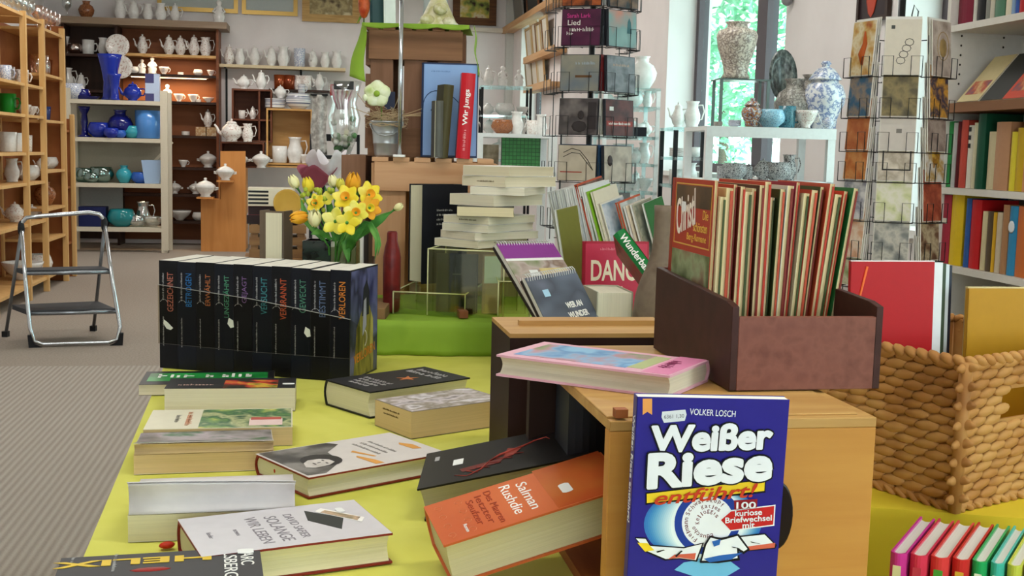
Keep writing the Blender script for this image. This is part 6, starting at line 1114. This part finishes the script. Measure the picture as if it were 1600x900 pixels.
for i, (s, fx, kd, h) in enumerate([(0, .05, 'coffeepot', .15), (0, .135, 'jug', .155), (1, .06, 'platestack', .055), (1, .16, 'roundbowl', .06), (2, .05, 'cylvase', .09), (2, .14, 'jug', .13), (3, .1, 'tureen', .1), (3, .2, 'jug', .11)]): eput(r, zl, s, fx, .14, kd, h, por, f'white {NAME[kd][0].replace("_"," ")} on the low glass shelf, {["top","second","third","lowest"][s]} board, {"left" if fx < .12 else "right"}', 'porcelain on the low glass shelf')
one('wall_sensor', 'small round grey fitting on the wall between the windows', 'fitting', G().ell((0, 0, 0), .03, .03, .03, 12, 8), flat('#8a8a8c', .4), Matrix.Translation(wl(1230, 0, -.03)))
# white tall table with vases
r, zl, w = etagere('tall white shelf table carrying the decorated vases, right of the middle window', 1104, 1312, [199, 283], 5.0, .42, tw, solid=True, pr=.016)
ob('apron', G().box(.0, -.006, zl[0]-.045, w, .0, zl[0]), tw, r)
def tput(px, ybase, hpx, kind, m, label, fy, i=0, **k):
    Yq = 5.0+fy; q = oy(px, ybase, Yq); q.z = zl[i]+.002; pot(kind, q, hpx*Yq/FPX, m, label, None, TH, **k)
Yq = 5.16; a = oy(1123, 195, Yq); wst = 78*Yq/FPX; hst = 72*Yq/FPX
rs = E('metal_stand', 'grey metal stand with glass top under the tall relief vase', 'stand', loc(a.x, Yq, zl[0]+.001, TH*.5))
for x in (0, wst-.012):
    for y in (0, .13): ob('leg', G().box(x, y, 0, x+.012, y+.012, hst), flat('#6f7f7c', .35, .4), rs)
ob('top_plate', G().box(-.006, -.006, hst, wst+.006, .148, hst+.006), flat('#5f6f6c', .2), rs)
q = oy(1149, 120, Yq+.07); q.z = zl[0]+hst+.009; pot('shouldervase', q, 86*(Yq+.07)/FPX, art('cream relief vase', ['#d2c8ba', '#c4b9aa', '#7a6a64', '#d8d0c4'], 18, lo=.36, hi=.62, rough=.3), 'tall cream relief vase on the metal stand before the window', None, 0, 1.12)
pot('plate', oy(1221, 120, 5.36), 82*5.36/FPX, art('dark oval tray', ['#2a2f2e', '#4f5a58', '#7a8480'], 10, rough=.25), 'dark oval tray leaning on the wall behind the grey vases', None, TH, 1.0, math.radians(80), sx=.55)
tput(1240, 188, 76, 'roundvase', porg, 'grey relief vase with flared neck, left of the blue lidded vase', .25, wx=.9); tput(1268, 185, 84, 'roundvase', porg, 'grey relief vase behind the blue lidded vase', .36, wx=.85); tput(1286, 190, 104, 'lidvase', porb, 'large blue white lidded vase on the tall white table', .20, wx=1.0)
tput(1259, 191, 27, 'teacup', porf, 'white pink flowered cup before the blue lidded vase', .07); tput(1294, 192, 22, 'teapot', porb, 'small purple flowered teapot right of the pink flowered cup', .08)
tput(1174, 194, 44, 'lidvase', art('dark figured pot', ['#20242c', '#c9843a', '#2a3a6a', '#e0d8cc', '#3a1c18'], 16, lo=.3, hi=.7, rough=.25), 'dark figured lidded pot with orange pattern under the metal stand', .04, wx=1.2); tput(1204, 194, 27, 'roundbowl', art('sky blue pot', ['#4f9ac4', '#a9d8e8', '#2a5a8a'], 16, rough=.25), 'sky blue bowl on the tall white table', .05); tput(1229, 194, 33, 'mug', art('teal pot', ['#2f6a78', '#4f8a9a', '#1c3a4a'], 16, rough=.25), 'dark teal mug beside the sky blue bowl', .08)
tput(1208, 170, 24, 'figurine', art('orange figure', ['#c9843a', '#e0b060', '#5a2a1c'], 16), 'orange gold figurine behind the sky blue bowl', .2); tput(1148, 195, 10, 'platestack', porb, 'stack of blue white saucers at the left of the tall white table', .06); tput(1122, 195, 7, 'platestack', porg, 'grey saucer stack at the left edge of the tall white table', .08)
blkw = art('black white pottery', ['#2a2c30', '#8f8f92', '#d2d2d0', '#3a3c42'], 14, lo=.35, hi=.65, rough=.3)
for i, (px, hp, kd) in enumerate([(1128, 20, 'mug'), (1147, 25, 'roundbowl'), (1168, 20, 'mug'), (1192, 36, 'teapot'), (1215, 28, 'roundbowl'), (1232, 40, 'jug')]): tput(px, 276, hp, kd, blkw, f'black and grey {NAME[kd][0].replace("_"," ")} below the tall white table top, {wordn[i]} from the left', .12, 1)
# gift wrapped bunch and black chair like stand
Yb = 6.6; a = oy(486, 205, Yb)
r = E('display_stand', 'black metal stand holding the cellophane wrapped gift bunch', 'stand', loc(a.x, Yb, 0, TH)); zb_ = oy(520, 243, Yb).z; w = 75*Yb/FPX
for x in (0, w): 
    for y in (0, .25): ob('leg', G().tube([(x, y, 0), (x, y, zb_+.12 if y else zb_)], .009, 6), blkp, r)
ob('tray', G().box(-.01, -.01, zb_-.02, w+.01, .26, zb_), blkp, r); ob('rail', G().box(0, .245, zb_+.08, w, .255, zb_+.12), blkp, r)
r = E('gift_bunch', 'cellophane wrapped bunch with pink ribbon and white flowers', 'gift', loc(oy(532, 240, Yb).x, Yb+.12, zb_+.002)); hb_ = 116*Yb/FPX
cel = glass('cellophane', '#f2f4f2', .72, .12); g = G()
ob('wrapping', G().lathe([(.035, 0), (.07, hb_*.2), (.095, hb_*.5), (.07, hb_*.7), (.085, hb_*.85), (.10, hb_)], 9, (0, 0, 0), 1, .6), cel, r)
rnd = random.Random(4); g1, g2, g3 = G(), G(), G()
for i in range(26): (g1 if i % 3 else g2).ell((rnd.uniform(-.06, .06), rnd.uniform(-.03, .03), rnd.uniform(.03, hb_*.55)), .018, .016, .018, 6, 5)
ob('white_blossoms', g1, flat('#d8dcd2', .6), r); ob('green_foliage', g2, flat('#5f8a5a', .6), r)
for k in range(5): g3.tube([(-.03+.012*k, -.02, hb_*.62), (-.05+.02*k, -.035, hb_*.75), (-.06+.03*k, -.03, hb_*.93)], .006, 5)
ob('ribbon', g3, flat('#b98a94', .4), r); ob('red_tag', G().box(-.075, -.02, hb_*.8, -.055, -.01, hb_*.95), flat('#b9323a', .5), r); ob('dark_bow', G().box(-.05, -.05, hb_*.88, .06, -.044, hb_*.99), flat('#3a3c3c', .5), r)
r = E('lace_cloth', 'grey patterned lace cloth hanging left of the gift bunch', 'cloth', loc(oy(497, 150, Yb).x, Yb+.02, zb_+.002)); ob('cloth_fall', G().sheet(lambda u, v: (-.04+.085*u+.004*math.sin(v*8), .012*math.sin(u*9), .33-.33*v), 12, 8, .002), art('lace print', ['#cfcbc4', '#a9a49e', '#8a857f'], 40), r); ob('hanger_bar', G().tube([(-.045, 0, .33), (.05, 0, .33)], .006, 6), blkp, r); ob('hanger_foot', G().tube([(.0, .01, 0), (.0, .01, .33)], .005, 6), blkp, r)
q = oy(503, 275, 4.6); r = E('wrapped_parcel', 'pink and white wrapped flower parcel behind the bouquet', 'parcel', loc(q.x, 4.6, 0)); zq = oy(500, 298, 4.6).z
ob('paper_cone', G().sheet(lambda u, v: ((.015+.055*v+.012*math.sin(u*31)*v)*math.cos(u*2*PI)-.02, (.015+.04*v)*math.sin(u*2*PI), zq+.075*v+.025*v*math.sin(u*19)), 40, 6, .001), flat('#96485a', .5), r); ob('white_wrap', G().sheet(lambda u, v: ((.02+.05*v+.012*math.sin(u*27)*v)*math.cos(u*2*PI)+.012, (.015+.04*v)*math.sin(u*2*PI)+.03, zq+.02+.11*v+.03*v*math.sin(u*23)), 40, 6, .001), flat('#ddd6d9', .5), r); ob('stand_leg', G().tube([(0, 0, 0), (0, 0, zq+.02)], .012, 6), blkp, r); ob('stand_foot', G().lathe([(.12, 0), (.12, .012), (.02, .03), (0, .03)], 14), blkp, r)
# ------------------------------------------------------------------ spinning racks
wire = flat('#2c2e30', .35, .5)
def rack(name, label, cx, cyY, apo, fw, tiers, normals, ph, zb, ztop, hooks=True):
    """hexagonal wire rack; tiers = heights of the pocket floors"""
    r = E(name, label, 'rack', loc(cx, cyY, 0))
    ob('centre_pole', G().tube([(0, 0, .04), (0, 0, ztop)], .011, 8), wire, r); ob('rack_foot', G().lathe([(.22, 0), (.22, .015), (.04, .05), (0, .05)], 18), wire, r)
    for a in normals:
        n = Vector((math.sin(a), -math.cos(a), 0)); t = Vector((math.cos(a), math.sin(a), 0)); g = G()
        for z in tiers:
            c = n*apo+UP*z; k = .0013
            g.tube([c-t*fw/2-n*.03, c-t*fw/2, c-t*fw/2+n*.016, c+t*fw/2+n*.016, c+t*fw/2, c+t*fw/2-n*.03], k, 4)
            for s in (-1, 1):
                g.tube([c+t*s*fw*.5+n*.016, c+t*s*fw*.5+n*.016+UP*ph*.62, c+t*s*fw*.22+n*.016+UP*ph*.62, c+t*s*fw*.22+n*.016], k, 4)
            for s in (-.32, 0, .32): g.tube([c+t*s*fw+n*.016, c+t*s*fw-n*.02], k, 4)
        for s in (-1, 1): g.tube([n*(apo-.018)+t*s*fw*.42+UP*(tiers[0]-.05), n*(apo-.018)+t*s*fw*.42+UP*(tiers[-1]+ph*1.3)], .0016, 4)
        for z in (tiers[0]-.04, tiers[-1]+ph*1.2): g.tube([(0, 0, z), n*(apo-.018)+UP*z], .0016, 4)
        ob('wire_pockets', g, wire, r)
    return r
def rackcard(a, cx, cyY, apo, z, w, h, t, m, name, label, cat, lean=4, back=0, art_m=None):
    n = Vector((math.sin(a), -math.cos(a), 0)); t_ = Vector((math.cos(a), math.sin(a), 0))
    M = Matrix((t_, UP, n)).transposed().to_4x4(); M.translation = Vector((cx, cyY, z+.004))+n*(apo+.004-back)-t_*w/2
    M = M @ Matrix.Rotation(math.radians(-lean), 4, 'X')
    r = E(name, label, cat, M); ob('case' if t > .006 else 'card', G().box(0, 0, 0, w, h, t), m, r, bevel=.0006)
    if art_m: ob('cover_picture', G().box(.002, .002, t, w-.002, h-.002, t+.0004), art_m, r)
    return r
CX, CYY = 0.335, 4.35
c = oy(921, 200, 4.35); CX = c.x
zf = [oy(900, y, 4.22).z for y in (358, 285, 213, 145, 74, 12)]
NL, NR_ = math.radians(-19), math.radians(41)
rack('audiobook_rack', 'revolving black wire rack of audiobook cases behind the leaning magazines', CX, CYY, .14, .162, zf, (NL, NR_, math.radians(-79), math.radians(101)), .115, 0, 2.0)
cdm = {5: (art('orange case', ['#4a2a1c', '#b05a2c', '#2a1c18'], 18), art('dark figure case', ['#2a2422', '#7a5a44', '#1c1a1a'], 18)), 4: (art('plum case', ['#4a1c3c', '#5a2444', '#3a1630'], 8), art('turquoise coast case', ['#8fb4b0', '#7fa09f', '#c98a78', '#b9a898'], 5)), 3: (art('sea grey case', ['#6f7a88', '#8a8a84', '#a9a08a'], 7), art('grey rock case', ['#4f565c', '#8a9096', '#6f767c'], 16)), 2: (art('dusk figure case', ['#6a6262', '#4a4446', '#8f8684'], 9), art('maroon case', ['#4a2a2c', '#6a3a38', '#2c2426'], 10)), 1: (art('parchment case', ['#b9ac9a', '#cabfae', '#a89a8a'], 8), art('beige case', ['#a99c8e', '#c4b8a8', '#8a7e74'], 10)), 0: (flat('#4a4644', .4), flat('#5a5654', .4))}
nmz = {5: 'top', 4: 'second', 3: 'third', 2: 'fourth', 1: 'fifth', 0: 'lowest'}; cl_ = {5: ('orange dark', 'dark brown'), 4: ('plum coloured', 'turquoise and coral'), 3: ('sea grey', 'stone grey'), 2: ('dusky grey', 'maroon'), 1: ('parchment coloured', 'beige'), 0: ('dark grey', 'grey')}
for k in range(6):
    for j, a in enumerate((NL, NR_)):
        r = rackcard(a, CX, CYY, .136, zf[k], .142, .128, .014, flat(['#22242c', '#3a3c44'][j], .35), 'audiobook_case', f'{cl_[k][j]} audiobook case in the {nmz[k]} tier of the revolving rack, {"left" if j == 0 else "right"} face', 'audiobook', 3, .0, cdm[k][j])
        if k not in (0,): rackcard(a, CX, CYY, .136, zf[k]+.004, .142, .126, .012, flat(['#d8d8d8', '#2c4a6a', '#d2cfc8', '#7a2a2c', '#3a3a40', '#c9c9c9'][k], .4), 'audiobook_case', f'audiobook case tucked behind the {cl_[k][j]} one', 'audiobook', 3, .022)
        zt = .0146
        if (k, j) == (4, 0):
            text(r, 'Sarah Lark', .085, (.062, .104, zt), (1, 0, 0), (0, 1, 0), flat('#c93a8a', .5), height=.015, bold=.01); text(r, 'Lied', .045, (.045, .080, zt), (1, 0, 0), (0, 1, 0), white, height=.018); scrib(r, .09, (.075, .056, zt), (1, 0, 0), (0, 1, 0), white, .016, 4); scrib(r, .02, (.03, .042, zt), (1, 0, 0), (0, 1, 0), white, .012, 5)
        elif (k, j) == (1, 0):
            for q in range(2): ob('ink_curve', G().tube([(.02, .10-.015*q, zt), (.05, .115-.015*q, zt), (.08, .108-.01*q, zt), (.11, .075-.012*q, zt), (.13, .04, zt)], .0012, 5), blkp, r)
            ob('red_line', G().box(.01, .03, zt, .09, .034, zt+.0002), flat('#a8483a', .5), r)
        elif (k, j) == (2, 1): ob('red_band', G().box(.006, .035, zt, .136, .052, zt+.0002), flat('#9a3a34', .5), r); scrib(r, .11, (.07, .043, zt+.0003), (1, 0, 0), (0, 1, 0), white, .010, 6); ob('price_sticker', G().box(.02, .088, zt, .04, .102, zt+.0002), sticker_m, r)
        elif (k, j) == (2, 0): ob('dark_figure', G().ell((.075, .03, zt), .028, .020, .001).ell((.08, .07, zt), .012, .016, .001).box(.105, .02, zt-.001, .135, .115, zt+.0006), flat('#3a3436', .5), r)
        elif (k, j) == (4, 1): ob('tower_drawing', G().prism([(.092, .05), (.096, .09), (.104, .105), (.112, .09), (.116, .05)], zt, zt+.0002), flat('#3a6a70', .5), r)
        elif (k, j) == (3, 0): ob('boat_drawing', G().box(.055, .048, zt, .115, .056, zt+.0003), flat('#6a4a2c', .5), r); scrib(r, .07, (.09, .098, zt), (1, 0, 0), (0, 1, 0), flat('#a9b4c0', .5), .012, 7)
        elif (k, j) == (1, 1): ob('dark_oval', G().ell((.03, .075, zt), .014, .020, .001), flat('#3a2a28', .5), r)
        else: scrib(r, .08, (.071, .095, zt), (1, 0, 0), (0, 1, 0), flat('#c9b4a4', .5), .010, k)
# greeting card rack
c = oy(1398, 200, 3.5); KX_, KY_ = c.x, 3.5
zk = [oy(1390, y, 3.39).z for y in (452, 408, 347, 285, 238, 185, 120)]
NA = [math.radians(x) for x in (-66, -14, 40)]
rack('card_rack', 'tall wire rack of greeting cards left of the white bookcase', KX_, KY_, .138, .108, zk, NA+[math.radians(168)], .09, 0, 2.0)
cc = [[('sage green', '#8a9a6a', '#c9c4a8', '#6a6a4a'), ('dark grey photo', '#4a4c4c', '#8a8a84', '#2c2e2e'), ('olive', '#6a6a44', '#a9a07a', '#8a8a5c')], [('peach', '#d8a888', '#e6d2c0', '#b98a6a'), ('grey photo', '#7a7c78', '#b9b4a8', '#4a4c4a'), ('brown framed', '#6a4a34', '#b9a888', '#4a3424')], [('white striped', '#cfcfd2', '#8a8a9a', '#e6e4e6'), ('green white', '#c9cc9a', '#dcd8c8', '#8a9a6a'), ('rust patterned', '#b0563a', '#8a3a28', '#c98a6a')],
      [('orange brown', '#b9682c', '#c98a4c', '#8a4a20'), ('cream framed photo', '#cfc4b4', '#a99c8a', '#e0d8ca'), ('white with gold animal', '#d2cac0', '#b08a3c', '#dcd6cc')], [('tan orange', '#b9703c', '#a85a2c', '#c98a5c'), ('plain pale grey', '#cbc3bb', '#d2cac2', '#c6beb6'), ('mauve brown', '#8a7870', '#a9988c', '#6a5a54')], [('blue teal', '#2f5a7a', '#8a7a6a', '#4f6a6a'), ('olive brown photo', '#5f563c', '#8a7a50', '#3a3424'), ('amber and navy', '#d09a3c', '#1f2c4a', '#6a4a3a')], [('amber splash', '#c9a05a', '#e0d2b0', '#a8562c'), ('cream with grey script', '#d8d0c0', '#d8d0c0', '#d2c8b8'), ('taupe oval', '#a8998e', '#c0b2a6', '#8a7a6e')]]
pos_ = ['lowest', 'second lowest', 'third lowest', 'middle', 'third highest', 'second highest', 'highest']
for k in range(7):
    for j, a in enumerate(NA):
        nm_, c1, c2, c3 = cc[k][j]; m = art(f'card {nm_}', [c1, c2, c1, c3], 22, lo=.3, hi=.7) if 'plain' not in nm_ and 'script' not in nm_ else flat(c1, .5)
        r = rackcard(a, KX_, KY_, .133, zk[k],   .098, .15 if k < 6 else .156, .003, flat('#e3dfd6', .5), 'greeting_card', f'{nm_} card in the {pos_[k]} pocket, {["left","front","right"][j]} face of the card rack', 'card', 4, 0, m)
        for q in (1, 2): rackcard(a, KX_, KY_, .133, zk[k]+.002*q,   .098, .15 if k < 6 else .16, .002, flat(['#e6e2da', '#dcd8d0'][q-1], .5), 'greeting_card', f'pale card {["first","second"][q-1]} behind the {nm_} card, {pos_[k]} pocket of the card rack', 'card', 4, .007*q)
        zt = .0036
        if (k, j) == (6, 1):
            for q in range(4): ob('script_flourish', G().tube([(.045+.007*q+.012*math.cos(w_*.8), .040+.017*q+.010*math.sin(w_*.8), zt) for w_ in range(9)], .0009, 5), flat('#3a3a3a', .5), r)
            ob('small_stamp', G().box(.016, .128, zt, .026, .138, zt+.0002), flat('#4a4c4a', .5), r)
        if (k, j) == (5, 1):
            for x in (.03, .065): ob('price_sticker', G().box(x, .135, zt, x+.022, .145, zt+.0003), sticker_m, r)
        if (k, j) == (6, 0): ob('splash_drawing', G().tube([(.055, .03, zt), (.05, .06, zt), (.06, .09, zt), (.054, .125, zt)], [.004, .012, .009, .003], 6), flat('#b0521c', .5), r)
        if (k, j) == (6, 2): ob('oval_drawing', G().tube([(.055+.03*math.cos(q*PI/8), .085+.04*math.sin(q*PI/8), zt) for q in range(17)], .0012, 5).ell((.055, .08, zt), .02, .028, .001), art('oval tan', ['#8a7448', '#a98c5c'], 40), r)
        if (k, j) == (3, 1): ob('photo_frame', G().box(.012, .03, zt, .090, .034, zt+.0004).box(.012, .09, zt, .090, .094, zt+.0004).box(.012, .034, zt, .016, .09, zt+.0004).box(.086, .034, zt, .090, .09, zt+.0004), flat('#2c2a28', .5), r)
        if (k, j) == (4, 1): ob('small_stamp', G().box(.045, .05, zt, .06, .062, zt+.0002), flat('#7a7670', .5), r)
        if (k, j) == (3, 2): ob('gold_animal', G().ell((.053, .075, zt), .022, .028, .001).box(.04, .04, zt-.001, .045, .06, zt+.001).box(.062, .04, zt-.001, .067, .06, zt+.001), art('gilded', ['#b08a2c', '#8a5a1c', '#d0aa4a'], 40), r)
ob_h = E('wire_hook', 'thin wire loop standing above the card rack', 'wire', loc(KX_+.03, KY_, 2.0)); zt0 = oy(1425, 8, 3.5).z; z00 = oy(1428, 45, 3.5).z
ob_h.location.z = z00; ob('wire_loop', G().tube([(0, 0, -.02), (.0, 0, .04), (.005, 0, zt0-z00), (.018, 0, .05), (.012, 0, -.03)], .002, 5), wire, ob_h)
# picture on the wall by the right window
def wallpic(label, pa, pb, ybot, m, frm, hgt=.5):
    a, b_ = wl(pa, ybot, -.02), wl(pb, ybot, -.02); z = (a.z+b_.z)/2; sa, sb = (a-WR(0, 0, 0)).dot(EA), (b_-WR(0, 0, 0)).dot(EA); s0, w_ = min(sa, sb), abs(sa-sb)
    r = E('framed_picture', label, 'picture', wallM @ Matrix.Translation((s0, .004, z))); g = G(); fw = .02
    g.box(0, 0, 0, fw, .02, hgt).box(w_-fw, 0, 0, w_, .02, hgt).box(fw, 0, 0, w_-fw, .02, fw).box(fw, 0, hgt-fw, w_-fw, .02, hgt); ob('frame', g, frm, r); ob('picture_print', G().box(fw, .002, fw, w_-fw, .012, hgt-fw), m, r); return r, w_
r, w_ = wallpic('dark picture with an orange red bloom on the wall above the card rack', 1338, 1386, 34, flat('#2c2024', .5), flat('#3a2a26', .5))
ob('bloom_print', G().ell((w_*.55, .0135, .16), w_*.20, .0015, .14), flat('#b9432c', .5), r)
# ------------------------------------------------------------------ white bookcase on the right wall
BCD = .28
BCM = Matrix((EA*-1, ER, UP)).transposed().to_4x4(); BCM.translation = WR(0, -BCD-.01, 0); BCI = BCM.inverted()        # x towards the camera, y into the wall
wb_ = flat('#dcd7cf', .45); 
def bcx(px, py): return (BCI @ opl(px, py, BCM @ Vector((0, 0, 0)), ER))
XF = bcx(1478, 60).x; XN = XF+1.35
r = E('bookcase', 'white bookcase along the right wall full of books', 'bookcase', BCM)
ZS = [bcx(1490, 160).z*0+oy(1480, 41, bcx(1480, 41).y*0+(BCM @ bcx(1480, 41)).y).z, (BCM @ bcx(1475, 163)).z, (BCM @ bcx(1465, 292)).z, (BCM @ bcx(1530, 424)).z]; ZS.append(ZS[3]-.285)
ob('side_panel', G().box(XF, 0, 0, XF+.022, BCD, 2.25), wb_, r); ob('side_panel', G().box(XN-.022, 0, 0, XN, BCD, 2.25), wb_, r); ob('back_panel', G().box(XF+.022, BCD-.008, .06, XN-.022, BCD, 2.25), flat('#e3dfda', .5), r)
for i, z in enumerate(ZS): 
    if i == 1: ob('wooden_shelf', G().box(XF-.012, -.02, z-.03, XN, BCD-.01, z), wood('shelf walnut', '#7a5236', '#8f6444', 0, 10), r)
    else: ob('shelf_board', G().box(XF+.022, .003, z-.022, XN-.022, BCD-.01, z), wb_, r)
ob('top_board', G().box(XF+.022, 0, 2.228, XN-.022, BCD-.01, 2.25), wb_, r); ob('base_board', G().box(XF+.022, 0, .05, XN-.022, BCD-.01, .075), wb_, r)
g = G()
for z in [ZS[1]+.07+.032*k for k in range(6)]:
    for y in (.045, .20): g.ell((XF+.0225, y, z), .0012, .004, .004, 6, 4)
ob('pin_holes', g, flat('#3a3632', .8), r)
def shelfrow(z, items, place, inset=.02):
    for i, (x0, x1, ytop, c, lab) in enumerate(items):
        pm = (x0+x1)/2; a, b_ = bcx(x0, ytop), bcx(x1, ytop); zt = a.z; t = max(.006, b_.x-a.x-.0006); h = max(.05, min(.37, zt-z))
        M = BCM @ Matrix.Translation((a.x, inset+.004*((i*7) % 4), z+.001)) @ Matrix(((0, 0, 1, 0), (1, 0, 0, 0), (0, 1, 0, 0), (0, 0, 0, 1)))
        b = book('book', f'{lab} book, {place}', M, .135+.01*((i*5) % 4), h, t, flat(c, .42), '#ddd4bc', (i % 3 != 1), group=place.split(',')[0])
        yield b, t, h
OD = ['first', 'second', 'third', 'fourth', 'fifth', 'sixth', 'seventh', 'eighth', 'ninth', 'tenth', 'eleventh', 'twelfth', 'thirteenth', 'fourteenth', 'fifteenth', 'sixteenth']
def row(z, data, where):
    items = [(x0, x1, y, c, lab) for x0, x1, y, c, lab in data]
    out = []
    for i, it in enumerate(items): out += list(shelfrow(z, [(*it[:4], it[4])], f'{where}, {OD[i]} from the left'))
    return out
row(ZS[0], [(1490, 1512, -30, '#7a1430', 'maroon'), (1512.5, 1517, -10, '#d8d4ca', 'thin white'), (1518, 1530, -14, '#1c1c22', 'black'), (1531, 1538, -12, '#8a8a84', 'grey'), (1538.5, 1545, -20, '#c9c2b2', 'pale tan'), (1545.5, 1561, -22, '#4f7a62', 'sage green'), (1562, 1571, -16, '#ddd2ba', 'cream'), (1571.5, 1577, -18, '#8aa4c4', 'light blue'), (1577.5, 1583, -18, '#3a5aa4', 'blue'), (1583.5, 1593, -24, '#b0272c', 'red'), (1593.5, 1604, -20, '#5a3a28', 'brown'), (1605, 1622, -20, '#cfc6b0', 'beige')], 'top row of the white bookcase')
out = row(ZS[2], [(1467, 1473, 188, '#d9d9d4', 'white'), (1473.5, 1480, 190, '#2f8a4a', 'green'), (1480.5, 1487, 192, '#b9b9b9', 'light grey'), (1487.5, 1492, 190, '#5a1c24', 'dark maroon'), (1492.5, 1503, 188, '#c24a3c', 'coral red'), (1503.5, 1512, 196, '#dcd6c8', 'white black lettered'), (1512.5, 1518, 192, '#d2c8aa', 'cream'), (1518.5, 1531, 178, '#14503a', 'tall dark green'), (1535, 1546, 206, '#cbbd9a', 'sand coloured'), (1546.5, 1569, 191, '#b98a68', 'wide light brown'), (1570, 1579, 206, '#d9c83a', 'bright yellow'), (1579.5, 1592, 200, '#c2a024', 'mustard'), (1592.5, 1606, 182, '#c98a64', 'salmon tan'), (1607, 1625, 190, '#7a3a2c', 'russet')], 'third row of the white bookcase')
b, t, h = out[5]
for q in range(3): ob('spine_mark', G().box(-.0008, h*(.9-.13*q), t*.3, .0001, h*(.97-.13*q), t*.75), blkp, b)
out = row(ZS[3], [(1452, 1461, 314, '#2a3a2c', 'dark green'), (1461.5, 1477, 304, '#a82c40', 'crimson'), (1478, 1497, 304, '#e0bc1c', 'golden yellow'), (1500, 1508, 310, '#2f5aa0', 'blue white'), (1508.5, 1524, 312, '#c41a20', 'bright red'), (1525, 1533, 330, '#d8c8a0', 'cream'), (1533.5, 1542, 330, '#5a4a38', 'brown'), (1542.5, 1547, 332, '#d9a82c', 'thin amber'), (1547.5, 1556, 332, '#c9b8a0', 'pale tan'), (1557, 1567, 320, '#a87a54', 'light brown'), (1567.5, 1580, 322, '#2f86b4', 'sky blue'), (1580.5, 1606, 322, '#c4682c', 'wide orange'), (1607, 1622, 326, '#a82424', 'red')], 'fourth row of the white bookcase')
b, t, h = out[1]; ob('spine_label', G().box(-.0008, h*.58, t*.2, .0001, h*.66, t*.8), flat('#e6dccf', .5), b)
b, t, h = out[10]; ob('spine_emblem', G().ell((-.0006, h*.7, t*.5), .001, .02, t*.4), flat('#dfe4e8', .5), b)
# books laid fanned on the wooden shelf
for i, (c, lab, m2) in enumerate([('#c9b98a', 'cream yellow book leaning back on the walnut shelf, farthest', None), ('#2a2c2c', 'dark book leaning back on the walnut shelf, second', None), ('#c8442a', 'orange red book leaning back on the walnut shelf, third', None), ('#2c3a66', 'navy blue book leaning back on the walnut shelf, fourth', None), ('#c23a2c', 'red book leaning back on the walnut shelf, nearest', None)]):
    x = bcx(1492, 150).x+.135*i
    M = BCM @ Matrix.Translation((x, .012+.0*i, ZS[1]+.002+.0)) @ Matrix.Rotation(math.radians(0), 4, 'Z') @ Matrix.Rotation(math.radians(-14), 4, 'Y') @ Matrix.Rotation(math.radians(16), 4, 'X')
    M = BCM @ Matrix.Translation((x, .012+.004*(i % 2), ZS[1]+.002)) @ Matrix.Rotation(math.radians(50), 4, 'X')
    b = book('book', lab, M, .130, .20, .006, flat(c, .4), '#d8d0bc', False, group='leaning books on the walnut shelf')
    if i in (0, 2, 3): ob('cover_picture', G().box(.015, .03, .0061, .115, .09, .0064), art('fanned picture', ['#d8c88a', '#b04a2c', '#3a4a6a'], 20), b)
# small boxes on the lowest visible shelf
for px, w_, c, lab in ((1522, .05, '#d8d8d4', 'small white carton on the lowest shelf of the white bookcase, left'), (1548, .07, '#dcdad4', 'white slip box on the lowest shelf of the white bookcase, middle'), (1580, .07, '#d9b41c', 'yellow carton on the lowest shelf of the white bookcase, right')):
    x = bcx(px, 440).x; hh = max(.05, (BCM @ bcx(px, 447)).z-ZS[4]); r = E('carton', lab, 'box', BCM @ Matrix.Translation((x, .03, ZS[4]+.001))); ob('carton_body', G().box(0, 0, 0, w_, .12, hh), flat(c, .5), r, bevel=.001); ob('flap_line', G().box(.003, -.0006, hh*.8, w_-.003, 0, hh*.82), flat('#8a8478', .6), r)
finish_text()
